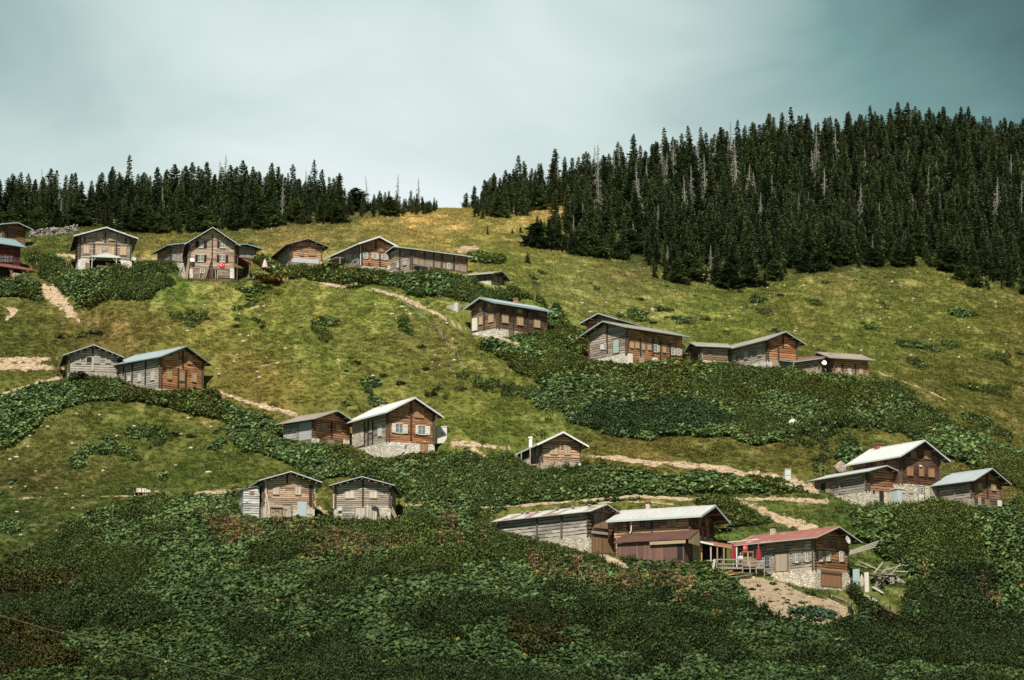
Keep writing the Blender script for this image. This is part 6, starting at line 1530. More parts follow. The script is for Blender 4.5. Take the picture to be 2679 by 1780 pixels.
for px, py, hh, lab, var in ((1219, 545, 3.3, 'lone rounded spruce in the dip of the skyline', 8), (1182, 546, 2.8, 'thin greyish spruce on the skyline beside the lone rounded one', 5), (1246, 543, 1.6, 'tiny spruce on the skyline right of the lone rounded one', 9),
                             (1275, 615, 2.1, 'lone little spruce on the straw coloured slope', 3), (1380, 690, 1.9, 'small dark spruce pair standing below the forest corner', 9), (2275, 700, 1.2, 'tiny round spruce at the top of the grass under the forest', 9),
                             (1340, 612, 1.0, 'knee high spruce left of the forest corner', 9), (1362, 612, 1.4, 'waist high spruce touching the forest corner', 9), (1712, 728, 2.0, 'round young spruce just below the lower forest edge', 9), (1995, 795, 1.0, 'tiny spruce on the grass below the right forest', 9)):
    q = hit([px], [py])[0]; tree(q[0], q[1], hh, var, lab)

# ------------------------------------------------------------------ shrubs, bushes
def bush_mesh(seed, n=700, sz=(1, 1, 0.7), leaf=0.11):
    rg = np.random.default_rng(seed); ps = []
    for i in range(n):
        a, u_ = rg.uniform(0, 6.28), rg.uniform(0, 1); rr_ = rg.uniform(0.55, 1.05) ** 0.6
        lump = 0.8 + 0.3 * math.sin(3 * a + seed) * math.cos(5 * u_ + seed)
        p_ = np.array([math.cos(a) * math.sqrt(1 - u_ * u_), math.sin(a) * math.sqrt(1 - u_ * u_), u_]) * rr_ * lump * np.array(sz)
        v, f = disc_leaf(rg, p_, leaf * rg.uniform(0.6, 1.4), rg.uniform(0, 1.3), rg.uniform(0, 6.28), 0.1, 1.6, 4); ps.append((v, f, rg.uniform(0, 1)))
    return merge(ps)
shm = leaf_mat('shrub_leaf', 0.3, 0.5, 0.15, False, (0.085, 0.12, 0.05), 0.5)
brm = leaf_mat('bronze_leaf', 0.2, 0.6, 0.15, False, (0.13, 0.085, 0.028), 0.5)
SH = []
for i in range(4):
    v, f, t = bush_mesh(60 + i, 420, (1, 0.8, 0.55), 0.13); SH.append(np_mesh('shrub', v, f, shm, {'tone': ('FLOAT', t)}))
def shrub(z, x, y, s, label, group=None, name='shrub', mesh=None, sz=1.0):
    p = ground(*zp(z, x, y)); o = bpy.data.objects.new(name, mesh or random.choice(SH)); o.location = (p.x, p.y, p.z - 0.08); o.scale = (s, s, s * sz); o.rotation_euler = (0, 0, random.uniform(0, 6.28))
    col.objects.link(o); tag(o, label, name.replace('_', ' '), group)
ZOOM['P'] = (660, 540, 2.904); ZOOM['Q'] = (1180, 680, 2.107); ZOOM['X'] = (1900, 240, 2.8)
GL = {'P': ('small dark shrub dotted on the middle pasture between the house rows', 'dark shrubs on the middle pasture'), 'Q': ('small dark shrub on the bright slope under the right forest', 'dark shrubs under the right forest'), 'X': ('small dark shrub on the bright slope under the right forest', 'dark shrubs under the right forest'),
      'F': ('small dark shrub on the slope above the spur houses', 'dark shrubs above the spur houses'), 'E': ('small dark shrub on the slope above the spur houses', 'dark shrubs above the spur houses'), 'G': ('small dark shrub in the rusty grass round the grey barn', 'dark shrubs round the grey barn'), 'V': ('small dark shrub in the rusty grass round the grey barn', 'dark shrubs round the grey barn')}
for z, lst in (('P', ((1285, 1075, .8), (755, 1160, .55), (790, 1197, .9), (715, 1257, .5), (1325, 1242, .7), (1000, 1297, .8), (1130, 1357, .9), (1362, 1440, 1.2), (1580, 1393, 1), (362, 927, .5), (365, 1190, .5), (250, 1142, .4), (1412, 1392, .9), (935, 1367, .7), (1800, 1380, .8), (1905, 1380, .7), (110, 1195, .5), (50, 1100, .4), (1470, 1460, .7), (1240, 1510, .7))),
               ('Q', ((765, 132, .5), (1128, 158, .5), (1190, 152, .6), (1120, 92, .8), (1345, 202, .5), (1408, 211, .5), (1690, 238, 1.3), (1725, 225, .9), (1665, 243, .9), (1815, 202, .7), (1155, 280, 1.4), (1190, 284, 1.0), (1030, 287, .5), (1190, 322, .6), (1112, 352, .8), (1290, 347, .7), (1385, 332, .6), (1405, 336, .6), (1975, 225, .8), (2065, 130, .7), (2225, 122, .5), (1880, 225, .5), (1270, 330, .5), (955, 92, .5))),
               ('F', ((110, 72, .8), (390, 77, .8), (140, 108, .6), (1805, 302, .6), (2130, 127, .7), (2110, 262, .6), (1862, 267, .5), (1625, 432, .7), (2250, 112, .5), (1780, 118, .5))),
               ('X', ((728, 1405, 1.0), (940, 1392, .7), (540, 1335, 1.2), (210, 1520, 1.2), (240, 1550, .9), (390, 1500, .9), (600, 1530, .8), (1000, 1370, .6), (100, 1475, .8))),
               ('G', ((75, 65, .9), (605, 1515, 1.1), (505, 20, 1.2), (555, 30, .9), (20, 110, .5), (1500, 1290, .9), (1720, 1300, .9), (620, 1330, .7))), ('V', ((2352, 818, 1.0), (545, 755, .8), (160, 930, .7), (1510, 716, 1.0), (1545, 717, .8)))):
    for (x, y, s) in lst: shrub(z, x, y, s * 1.0, *GL[z])
v, f, t = bush_mesh(90, 2600, (1, 0.55, 0.42), 0.045); HB = np_mesh('hedge', v, f, brm, {'tone': ('FLOAT', t)})
shrub('B', 1670, 935, 3.1, 'rounded rusty brown hedge with stakes before it, right of the steep gabled house', None, 'hedge', HB, 0.95)
col.objects[-1].rotation_euler = (0, 0, 0.0)
v, f, t = bush_mesh(91, 2600, (1, 0.7, 0.55), 0.05); GB = np_mesh('bush', v, f, shm, {'tone': ('FLOAT', t)})
for z, x, y, s, lab in (('E', 520, 925, 2.6, 'large rounded green bush under the mint door of the long log house'), ('E', 1080, 1060, 2.3, 'dark round bush below the shuttered front of the long log house'), ('F', 890, 605, 1.5, 'dark pointed bush against the grey side of the tan roofed house'),
                        ('G', 1080, 690, 2.4, 'leafy bush before the grey side of the tall orange gabled house'), ('G', 1950, 800, 2.2, 'tall leafy bush at the right corner of the orange gabled house'), ('G', 660, 585, 2.6, 'leafy bush before the grey barn with framed windows'), ('G', 330, 590, 2.4, 'leafy bush under the dark opening of the grey barn'),
                        ('C', 1330, 660, 2.7, 'dark green bush before the white edged house of the top row'), ('L', 550, 850, 2.3, 'green bush in front of the maroon boarded lean-to'), ('L', 850, 900, 2.0, 'lower green bush right of the one before the lean-to'), ('D', 1720, 1200, 2.0, 'leafy bush at the foot of the dark brown house on the slope'), ('D', 1290, 1340, 2.2, 'dark bush below the track beside the dark brown house'),
                        ('M', 760, 860, 1.2, 'small dark bush under the terrace end, by the red roofed farmhouse')):
    shrub(z, x, y, s, lab, None, 'bush', GB, 1.0)
# kitchen garden: rows of low plants
gx2 = [(710, 775), (760, 800), (745, 830), (790, 850), (840, 860), (910, 830), (960, 820), (1000, 880), (930, 895), (570, 815), (330, 840), (440, 645), (370, 680), (600, 625), (700, 990), (1070, 905), (640, 690)]
for x, y in gx2: shrub('O', x, y + 12, random.uniform(0.35, 0.6), 'single low green plant on the bare soil of the garden plot', 'plants on the garden plot', 'garden_plant')
shrub('O', 510, 880, 0.6, 'small plant with white blossom on the bare garden soil', None, 'flowering_plant', np_mesh('flower', *(lambda q: (q[0], q[1]))(bush_mesh(95, 200, (1, .8, .6), .12)), leaf_mat('blossom', 0.2, 0.6, 0.1, False, (0.34, 0.36, 0.27), 0.3)))
cab = [(770, 925), (900, 925), (1050, 905), (1180, 940), (1300, 980), (1250, 1040), (1080, 1065), (1000, 1030), (850, 1000), (770, 975)]
rg = np.random.default_rng(31); q = []
while len(q) < 130:
    a, b2 = rg.uniform(760, 1310), rg.uniform(900, 1070)
    if inpoly(np.array([a]), np.array([b2]), cab)[0]: q.append(zp('O', a, b2))
q = np.array(q); cp_ = hit(q[:, 0], q[:, 1])
scatter('garden_greens', cp_, rg.uniform(0.5, 0.9, len(cp_)), np.array([0.065, 0.115, 0.065]) * rg.uniform(0.6, 1.3, (len(cp_), 1)), bpy.data.collections['broad_leaf_weeds'], 6, 'bed of bluish green leafy vegetables on the garden plot', 'vegetables', seed=6)

# ------------------------------------------------------------------ small things about the village
wood_g, wood_p, wood_d = plain_wood((0.30, 0.27, 0.23)), plain_wood((0.58, 0.50, 0.40)), plain_wood((0.26, 0.19, 0.13))
def stake(z, x, y0, y1, label, group, c=(0.50, 0.44, 0.36), r=0.05, lean=0.0):
    p = ground(*zp(z, x, y1)); t_ = Vector(at(*zp(z, x + lean, y0), p.y)) - p
    o = MB().tube([(0, 0, -0.4), t_ * 0.5 + Vector((0.01, 0, 0)), t_], r, 6, r * 0.8).build('fence_stake', plain_wood(c)); o.location = p; tag(o, label, 'fence stake', group)
for x, y0, y1 in ((1408, 830, 885), (1475, 855, 915), (1678, 865, 945), (1890, 875, 945), (1945, 865, 915)): stake('B', x, y0, y1, 'pale stake standing in front of the rusty brown hedge', 'stakes before the brown hedge')
for x, y0, y1 in ((265, 575, 640), (378, 575, 645), (417, 612, 645), (497, 575, 640), (530, 590, 650), (170, 572, 610)): stake('C', x, y0, y1, 'pale stake in the weeds below the reddish roofed house', 'stakes below the reddish roofed house')
for x, y0, y1, ln in ((502, 650, 735, 0), (712, 640, 720, 0), (900, 655, 740, 15), (935, 650, 745, 5), (1120, 770, 940, -10)): stake('A', x, y0, y1, 'grey stake of the sagging fence right of the red house', 'stakes right of the red house', (0.42, 0.37, 0.3), lean=ln)
def rail(z, pts, label, cat='rail', name='fence_rail', w=0.09, c=wood_g, dz=0.9, group=None):
    w3 = []
    for (x, y) in pts:
        p = ground(*zp(z, x, y)); p.y -= 0.5 * dz; w3.append(Vector(at(*zp(z, x, y), p.y)))
    mb = MB(); o0 = w3[0]
    for a, b2 in zip(w3[:-1], w3[1:]): mb.beam(a - o0, b2 - o0, w)
    o = mb.build(name, c); o.location = o0; tag(o, label, cat, group); return o
rail('A', [(370, 655), (500, 665), (712, 655), (935, 660)], 'upper thin rail of the sagging fence right of the red house', w=0.06)
rail('O', [(640, 545), (900, 625), (1240, 745), (1450, 830)], 'upper pole rail along the top of the garden plot', w=0.13)
rail('O', [(830, 618), (1000, 690), (1160, 765), (1330, 850)], 'lower pole rail along the top of the garden plot', w=0.10, c=wood_p)
rail('O', [(1450, 830), (1500, 940), (1470, 1035)], 'pole rail bending round the right end of the garden plot', w=0.10)
rail('O', [(1145, 1085), (1300, 1050), (1460, 1035)], 'pale pole along the lower right side of the garden plot', w=0.10, c=wood_p)
rail('O', [(1400, 1090), (1470, 1080), (1505, 985)], 'crooked pole at the lower right corner of the garden plot', w=0.08)
rail('O', [(155, 762), (330, 890), (480, 1000), (650, 1080)], 'long pale pole edging the left side of the garden plot', w=0.08, c=wood_p)
for x, y0, y1 in ((655, 450, 550), (1245, 745, 790), (1448, 825, 905), (990, 620, 690), (1500, 930, 990)): stake('O', x, y0, y1, 'post carrying the pole rails round the garden plot', 'posts round the garden plot', (0.42, 0.36, 0.28), 0.06)
# little picket fence at the steep house
p = ground(*zp('B', 1215, 888)); q1 = Vector(at(*zp('B', 1355, 888), p.y)); e = empty('picket_fence', p, 0, 'short brown picket fence right of the steep gabled house', 'fence')
ln = q1.x - p.x; mb = MB()
for z0 in (0.35, 0.85): mb.beam((0, 0, z0), (ln, 0, z0), 0.06)
mb.build('rail', wood_d, e)
for i in range(11): MB().box(ln * i / 10 - 0.05, ln * i / 10 + 0.05, -0.07, -0.035, -0.4, 1.0 + 0.08 * (i % 2)).build('picket', plain_wood((0.36, 0.25, 0.19)), e)

# dry stone wall on the upper left slope
mb = MB(); rr = random.Random(3); w3 = [ground(*zp('A', x, y)) for x, y in ((405, 325), (520, 315), (640, 308), (760, 302), (880, 290), (980, 270), (1065, 252))]
o0 = w3[0]
for a, b2 in zip(w3[:-1], w3[1:]):
    nn = int((b2 - a).length / 0.38)
    for i in range(nn):
        for lv in range(5):
            c_ = a.lerp(b2, (i + rr.random() * 0.6) / nn) - o0; s = rr.uniform(0.16, 0.27)
            q = Matrix.Rotation(rr.uniform(0, 6), 3, (rr.random(), rr.random(), rr.random() + 0.1))
            base = len(mb.v); mb.box(-s * 1.3, s * 1.3, -s, s, -s * 0.75, s * 0.75)
            for k in range(base, base + 8): mb.v[k] = tuple((q @ (Vector(mb.v[k]) * rr.uniform(0.75, 1.1))) + c_ + Vector((0, rr.uniform(-0.15, 0.15), 0.1 + lv * 0.27)))
o = mb.build('stone_wall', rubble((0.34, 0.31, 0.27))); o.location = o0; tag(o, 'low grey dry stone wall on the slope under the left ridge trees', 'stone wall')

def boulder(z, x, y, wpx, hpx, label, c=(0.44, 0.36, 0.27), seed=1, group=None):
    p = ground(*zp(z, x, y)); s = ZOOM[z][2]; ppm = FPX / p.y
    w, h_ = wpx / s / ppm, hpx / s / ppm; rr = random.Random(seed); prof = []
    mb = MB().lathe([(0.9, -0.3), (1.0, 0.05), (0.93, 0.35), (0.72, 0.68), (0.35, 0.93), (0.02, 1.0)], n=11)
    mb.v = [(vx * w / 2 * (1 + 0.22 * math.sin(3 * vx + seed + vz * 4)), vy * w * 0.42 * (1 + 0.2 * math.cos(4 * vy + seed)), vz * h_ * (1 + 0.12 * math.sin(5 * vx + seed))) for vx, vy, vz in mb.v]
    o = mb.build('boulder', rubble(c) if wpx / s > 25 else plain_wood(c)); o.location = p; tag(o, label, 'boulder', group)
boulder('N', 420, 440, 165, 90, 'big tan boulder behind the low barn with the plastered base', seed=2)
boulder('E', 1185, 180, 75, 50, 'tan boulder on the slope above the long shuttered house', seed=3); boulder('F', 637, 48, 38, 30, 'pale rounded boulder on the slope above the spur houses', seed=4)
boulder('G', 912, 1275, 42, 32, 'small cream boulder in the rusty lower pasture', (0.5, 0.42, 0.3), 5)
rgs = np.random.default_rng(12); 
STL = [('middle pasture', [(x, y) for x, y in zip(rgs.uniform(430, 1080, 60), rgs.uniform(690, 880, 60))]), ('lower left pasture', [(x, y) for x, y in zip(rgs.uniform(20, 520, 55), rgs.uniform(950, 1240, 55))]), ('bright slope under the forest', [(x, y) for x, y in zip(rgs.uniform(1250, 2330, 70), rgs.uniform(640, 840, 70))])]
stm = [np_mesh('stone', *(lambda v: (v[0] * np.array([1.2, 0.9, 0.7]), v[1]))(disc_leaf(np.random.default_rng(i), (0, 0, 0.1), 0.2, 0, 0)), rubble((0.5, 0.44, 0.33))) for i in range(1)]
mb = MB().lathe([(0.2, -0.1), (0.24, 0.02), (0.17, 0.13), (0.05, 0.18)], n=7); so = mb.build('stone', plain_wood((0.56, 0.49, 0.37))); sme = so.data; bpy.data.objects.remove(so)
for nm, lst in STL:
    q = np.array(lst) * D; gp = hit(q[:, 0], q[:, 1]); fpp, _ = footprint(gp[:, 0], gp[:, 1]); vi = veg_fraction(q[:, 0] / D, q[:, 1] / D)
    for i in range(len(q)):
        if fpp[i] or vi[i]: continue
        o = bpy.data.objects.new('stone', sme); o.location = gp[i] + np.array([0, 0, 0.08]); s = float(rgs.uniform(0.5, 1.3)); o.scale = (s * rgs.uniform(0.8, 1.6), s, s); o.rotation_euler = (0, 0, rgs.uniform(0, 6))
        col.objects.link(o); tag(o, 'small pale stone lying in the grass of the ' + nm, 'stone', 'pale stones in the ' + nm)

x, y, z, dx, dy, rg = candidates(90000, 290, 470, 404)
sp_ = soil_mask(dx, dy, x, y); keep = (sp_ > -0.35) & (sp_ < 3) & (rg.random(len(x)) < 0.4); x, y, z = x[keep], y[keep], z[keep]
gst = bpy.data.collections.new('loose_stone')
for i in range(3):
    mb = MB().lathe([(0.16, -0.08), (0.22, 0.02), (0.15, 0.11), (0.04, 0.15)], n=6, wob=0.1 * i)
    me = np_mesh('loose_stone_%d' % i, np.array(mb.v), np.vstack([[f[0], f[j], f[j + 1]] for f in mb.f for j in range(1, len(f) - 1)]), leaf_mat('stone_chip', 0.1, 0.9, 0, True), {'tone': ('FLOAT', np.full(len(mb.v), 0.5))}); gst.objects.link(bpy.data.objects.new('loose_stone_%d' % i, me))
scatter('track_gravel', np.stack([x, y, z + 0.07], -1), rg.uniform(0.25, 1.0, len(x)) ** 1.5, np.array([0.40, 0.31, 0.21]) * rg.uniform(0.3, 1.6, (len(x), 1)), gst, 3, 'loose stones and clods lying on the pale dirt tracks', 'gravel', seed=15)

# concrete tank by the white roofed house, concrete block on the upper slope
p = ground(*zp('H', 1938, 605)); ppm = FPX / p.y; p = p + Vector((0, -0.8, 0.35)); e = empty('water_tank', p, R(-10), 'whitish concrete tank with a small drain hole right of the white roofed house', 'water tank')
w = 138 / 4.182 / ppm; hh = 100 / 4.182 / ppm
MB().box(-w / 2, w / 2, 0, w * 0.8, -1, hh).build('basin', paint((0.62, 0.61, 0.56), 0.85, 0.25), e, bevel=0.05); MB().box(0.05, 0.3, -0.02, 0.02, 0.22, 0.42).build('drain', vdark(), e); MB().box(-w / 2 - 0.06, w / 2 + 0.06, -0.06, w * 0.8 + 0.06, hh + 0.002, hh + 0.1).build('rim', paint((0.66, 0.65, 0.6), 0.85, 0.2), e)
p = ground(*zp('D', 850, 885)); ppm = FPX / p.y; w = 140 / 4.182 / ppm; e = empty('concrete_trough', p, R(-28), 'weathered grey concrete trough on the grass beside the track', 'trough')
MB().box(-w / 2, w / 2, 0, 1.2, -1.0, 0.75).build('basin', rubble((0.50, 0.49, 0.45)), e); MB().box(w * 0.2, w / 2 + 0.03, -0.06, 0.5, -0.8, 1.0).build('end_block', paint((0.55, 0.54, 0.50), 0.9, 0.3), e)
MB().tube([(-w / 2 - 0.3, 0.2, 0.55), (-w / 2 + 0.2, 0.15, 0.72), (-w / 4, 0.2, 0.78)], 0.06, 6).build('spout', paint((0.2, 0.2, 0.2)), e)
# white tank, barrel, tub
p = ground(*zp('C', 682, 718)); e = empty('plastic_tank', p, 0.2, 'small white plastic tank standing in the weeds of the top row', 'tank'); k = 1 / 5.2275 / (FPX / p.y)
MB().box(-34 * k, 34 * k, 0, 60 * k, -0.3, 42 * k).build('body', paint((0.74, 0.76, 0.72), 0.5, 0.1), e, bevel=0.06); MB().lathe([(16 * k, 0), (16 * k, 8 * k), (5 * k, 10 * k)], (0, 28 * k, 42 * k)).build('lid', paint((0.66, 0.68, 0.4), 0.5), e)
ZOOM['Y'] = (1860, 1120, 2.7998)
p = ground(*zp('Y', 565, 382)); e = empty('white_box', p, 0.1, 'upright whitish box on the dirt bank near the dark brown house', 'box'); k = 1 / 2.8 / (FPX / p.y)
MB().box(-22 * k, 22 * k, 0, 40 * k, -0.4, 78 * k).build('body', paint((0.56, 0.60, 0.56), 0.7, 0.2), e); MB().box(-25 * k, 25 * k, -3 * k, 43 * k, 78.1 * k, 82 * k).build('lid', paint((0.6, 0.62, 0.58), 0.7, 0.2), e); MB().box(-19 * k, 19 * k, -2 * k, -0.1 * k, 34 * k, 40 * k).build('rib', paint((0.45, 0.48, 0.45)), e)
p = ground(*zp('Y', 588, 440)); e = empty('bathtub', p, 0.1, 'white tub lying in the weeds below the whitish box', 'tub')
MB().prism([(-40 * k, 0), (40 * k, 0), (44 * k, 24 * k), (-44 * k, 24 * k)], 'y', 0, 40 * k).build('body', paint((0.78, 0.78, 0.76), 0.4, 0.08), e, bevel=0.05); MB().box(-46 * k, 46 * k, -3 * k, 43 * k, 24.1 * k, 27 * k).build('rim', paint((0.8, 0.8, 0.78), 0.4, 0.08), e)
p = ground(*zp('V', 1829, 986)); e = empty('white_barrel', p + Vector((0, 0, 0.45)), 0.3, 'white barrel lying on the leafy spur above the track', 'barrel')
mb = MB().lathe([(0.50, -0.75), (0.58, -0.5), (0.6, 0), (0.58, 0.5), (0.50, 0.75)], n=16); mb.v = [(z_ * 0.55 - y_ * 0.83, y_ * 0.55 + z_ * 0.83, x_) for x_, y_, z_ in mb.v]; mb.build('body', paint((0.72, 0.74, 0.72), 0.5, 0.1), e, True)
mb = MB().lathe([(0.2, -0.79), (0.2, -0.752)], n=12); mb.v = [(z_ * 0.55 - y_ * 0.83, y_ * 0.55 + z_ * 0.83, x_) for x_, y_, z_ in mb.v]; mb.build('lid', paint((0.16, 0.2, 0.2)), e)
# slat table with white boards on the lower left pasture, small bench
p = ground(*zp('T', 640, 560)); e = empty('work_table', p, R(6), 'long low wooden table with whitish boards stacked on it, on the left pasture', 'table'); k = 1 / 11.8 / (FPX / p.y)
MB().box(-270 * k, 270 * k, 0, 1.0, 82 * k, 100 * k).build('table_top', planks((0.20, 0.18, 0.16), 0.2), e)
for i, xx in enumerate((-255, -140, 0, 130, 250)): MB().box((xx - 9) * k, (xx + 9) * k, 0.05, 0.2, -0.5, 81.8 * k).build('leg', wood_d, e); MB().box((xx - 9) * k, (xx + 9) * k, 0.8, 0.95, -0.5, 81.8 * k).build('leg', wood_d, e)
o = MB().box(-205 * k, 90 * k, 0.3, 0.6, 101 * k, 228 * k).build('board_stack', planks((0.62, 0.59, 0.53), 1.2, 0.2)); o.location = p; o.rotation_euler = (0, 0, R(6)); tag(o, 'larger whitish board stack on the low table of the left pasture', 'boards')
o = MB().box(100 * k, 220 * k, 0.3, 0.6, 101 * k, 188 * k).build('board_stack', planks((0.62, 0.59, 0.53), 0.5, 0.2)); o.location = p; o.rotation_euler = (0, 0, R(6)); tag(o, 'smaller board stack beside the larger one on the low table', 'boards')
for xx in (-165, 40): o = MB().box((xx - 10) * k, (xx + 10) * k, 0.24, 0.297, 101 * k, 215 * k).build('strap', wood_d); o.location = p; o.rotation_euler = (0, 0, R(6)); tag(o, 'dark upright batten against the whitish boards on the low table', 'batten', 'battens on the low table')
def bench(z, x, y, wpx, label, c):
    p = ground(*zp(z, x, y)); k = 1 / ZOOM[z][2] / (FPX / p.y); e = empty('bench', p, 0, label, 'bench'); w = wpx * k / 2
    MB().box(-w, w, 0, 0.42, 0.42, 0.48).build('seat', planks(c), e); MB().box(-w, w, 0.44, 0.49, 0.6, 0.95).build('backrest', planks(c), e)
    for sx in (-1, 1):
        MB().box(sx * w * 0.85 - 0.05, sx * w * 0.85 + 0.05, 0.02, 0.12, -0.4, 0.418).build('leg', wood_d, e); MB().box(sx * w * 0.85 - 0.05, sx * w * 0.85 + 0.05, 0.385, 0.438, -0.4, 0.95).build('leg', wood_d, e)
bench('C', 1215, 935, 95, 'low dark bench at the edge of the weeds below the top row', (0.14, 0.11, 0.09)); bench('T', 1400, 640, 110, 'small dark bench right of the low table on the left pasture', (0.20, 0.15, 0.1))
# water pipe lying over the pasture
pp = [(1420, 905), (1500, 940), (1570, 975), (1690, 1030)]
def hose(z, pts, r, c, label, name='water_pipe'):
    q = np.array([zp(z, *p) for p in pts]); dense = []
    for a, b2 in zip(q[:-1], q[1:]):
        for t in np.linspace(0, 1, 8, endpoint=False): dense.append(a + (b2 - a) * t)
    dense.append(q[-1]); dense = np.array(dense); g_ = hit(dense[:, 0], dense[:, 1]) + np.array([0, -0.05, 0.12]); o0 = g_[0].copy()
    o = MB().tube([Vector(p - o0) for p in g_], r, 6).build(name, paint(c, 0.4, 0.1)); o.location = o0; tag(o, label, 'pipe')
hose('D', [(310, 810), (385, 850), (455, 905), (520, 960), (600, 1030), (680, 1080), (725, 1150), (755, 1235), (830, 1290), (900, 1350), (920, 1410), (940, 1470), (985, 1530)], 0.024, (0.42, 0.52, 0.54), 'long pale blue water pipe winding down the middle pasture')
hose('C', [(930, 865), (1000, 900), (1060, 925)], 0.03, (0.6, 0.7, 0.72), 'short pale blue pipe on the grass below the top row weeds')
hose('C', [(1440, 945), (1560, 965), (1700, 1000), (1790, 1025)], 0.03, (0.6, 0.7, 0.72), 'thin pale pipe crossing the grass left of the upper track')
# overhead wires
def wire(p0, p1, r, label, sag=0.6):
    a, b2 = Vector(p0), Vector(p1); pts = [a.lerp(b2, t) - a + Vector((0, 0, -sag * 4 * t * (1 - t))) for t in np.linspace(0, 1, 17)]
    o = MB().tube(pts, r, 5).build('overhead_wire', paint((0.14, 0.15, 0.10))); o.location = a; tag(o, label, 'wire')
wire(at(-160, 1560, 272), at(760, 1800, 268), 0.018, 'thin wire strung low across the bottom left weeds', 0.5)
wire(at(*zp('L', 1505, 462), farm.P0.y + 3), at(*zp('L', 2060, 462), redfarm.P0.y + 5), 0.018, 'thin wire between the grey roofed and red roofed farmhouses', 0.15)
# tarpaulin at the porch house
p = ground(*zp('A', 1015, 648)); k = 1 / 5.2275 / (FPX / p.y); mb = MB()
nx = 8; vv = [((-58 + 116 * i / nx) * k, 1.4 * j, (20 + 8 * math.sin(i * 1.3 + j)) * k * (1 if j else 0.55) + 0.1 * j) for j in range(2) for i in range(nx + 1)]; vv += [(x_, y_, z_ - 0.25) for x_, y_, z_ in vv]
N1 = nx + 1; ff = [(i, i + 1, N1 + i + 1, N1 + i) for i in range(nx)] + [(2 * N1 + i + 1, 2 * N1 + i, 3 * N1 + i, 3 * N1 + i + 1) for i in range(nx)] + [(i, 2 * N1 + i, 2 * N1 + i + 1, i + 1) for i in range(nx)] + [(N1 + i, N1 + i + 1, 3 * N1 + i + 1, 3 * N1 + i) for i in range(nx)] + [(0, N1, 3 * N1, 2 * N1), (nx, 2 * N1 + nx, 3 * N1 + nx, N1 + nx)]
o = mb.add(vv, ff).build('tarpaulin', paint((0.60, 0.68, 0.72), 0.5, 0.15)); o.location = p; tag(o, 'pale bluish tarpaulin left of the porch house', 'tarpaulin')

def parasol(pos, hh, label, c, w=0.22, group=None):
    e = empty('parasol', pos, 0, label, 'parasol', group)
    MB().lathe([(0.02, 0.34 * hh), (w * 1.25, 0.36 * hh), (w * 1.15, 0.48 * hh), (w * 0.85, 0.72 * hh), (w * 0.45, 0.93 * hh), (0.06, hh)], n=16, wob=0.16).build('canopy', paint(c, 0.75, 0.18), e)
    MB().tube([(0, 0, -0.6), (0, 0, hh + 0.08)], 0.03, 6).build('pole', paint((0.6, 0.58, 0.54)), e); MB().lathe([(0.035, 0), (0.05, 0.05), (0.01, 0.12)], (0, 0, hh + 0.082), 8).build('finial', paint((0.5, 0.4, 0.3)), e)
p = ground(*zp('B', 1635, 800)); parasol(p, 175 / 5.2275 / (FPX / p.y), 'closed pale pink parasol behind the rusty brown hedge', (0.72, 0.56, 0.52), 0.30)
p = ground(*zp('B', 1750, 800)); k = 1 / 5.2275 / (FPX / p.y); e = empty('lounge_chair', p, 0.4, 'cream folded garden chair behind the brown hedge right of the pink parasol', 'chair')
MB().add([(-20 * k, 0, 10 * k), (20 * k, 0.1, 10 * k), (32 * k, 0.35, 95 * k), (-5 * k, 0.35, 100 * k), (-20 * k, 0.06, 10 * k), (20 * k, 0.16, 10 * k), (32 * k, 0.41, 95 * k), (-5 * k, 0.41, 100 * k)], [(0, 1, 2, 3), (7, 6, 5, 4), (0, 4, 5, 1), (1, 5, 6, 2), (2, 6, 7, 3), (3, 7, 4, 0)]).build('backrest', paint((0.66, 0.60, 0.50)), e)
MB().box(-20 * k, 20 * k, -0.5, 0.0, 8 * k, 14 * k).build('seat', paint((0.60, 0.52, 0.40)), e)
for sx in (-17, 17): MB().box((sx - 2) * k, (sx + 2) * k, -0.45, -0.38, -0.4, 7.9 * k).build('leg', wood_d, e)

# ---- terrace with rails before the red roofed farmhouse
Yt = redfarm.P0.y + 2.2
tp = Vector(at(*zp('M', 80, 940), Yt)); e = empty('timber_terrace', tp, R(-4), 'raised rough timber terrace with rails left of the red roofed farmhouse', 'terrace')
def tl(x, y, dy=0.0): return Vector(at(*zp('M', x, y), Yt + dy)) - tp
dz = tl(80, 735).z; xr = tl(820, 735).x
MB().box(0, xr, 0, 4.0, dz - 0.12, dz).build('deck', planks((0.34, 0.30, 0.26), 0.25), e)
MB().box(0, xr, -0.08, -0.002, dz - 0.22, dz + 0.02).build('beam', wood_g, e)
for x, yt in ((85, 620), (115, 740), (175, 640), (480, 610), (690, 660), (815, 670)):
    q = tl(x, yt); MB().tube([(q.x, -0.16, -2.2), (q.x + 0.04, -0.17, q.z * 0.5), (q.x, -0.16, q.z)], 0.085, 7, 0.07).build('post', wood_g, e)
for x in (200, 600): q = tl(x, 700); MB().tube([(q.x, 3.6, -2), (q.x, 3.6, dz - 0.13)], 0.09, 7).build('post', wood_g, e)
for y0, y1, x0, x1 in ((618, 622, 80, 480), (690, 692, 110, 480), (630, 668, 480, 820), (710, 712, 480, 690)):
    a, b2 = tl(x0, y0), tl(x1, y1); MB().beam((a.x, -0.26, a.z), (b2.x, -0.26, b2.z), 0.07, 0.14).build('rail', plain_wood((0.30, 0.27, 0.23)), e)
a, b2 = tl(595, 650), tl(530, 965); MB().tube([(a.x, -0.42, a.z), (a.x + 0.05, -0.4, (a.z + b2.z) / 2), (b2.x, -0.5, b2.z - 0.2)], 0.06, 7).build('brace', plain_wood((0.50, 0.50, 0.48)), e)
a, b2 = tl(55, 615), tl(25, 770)
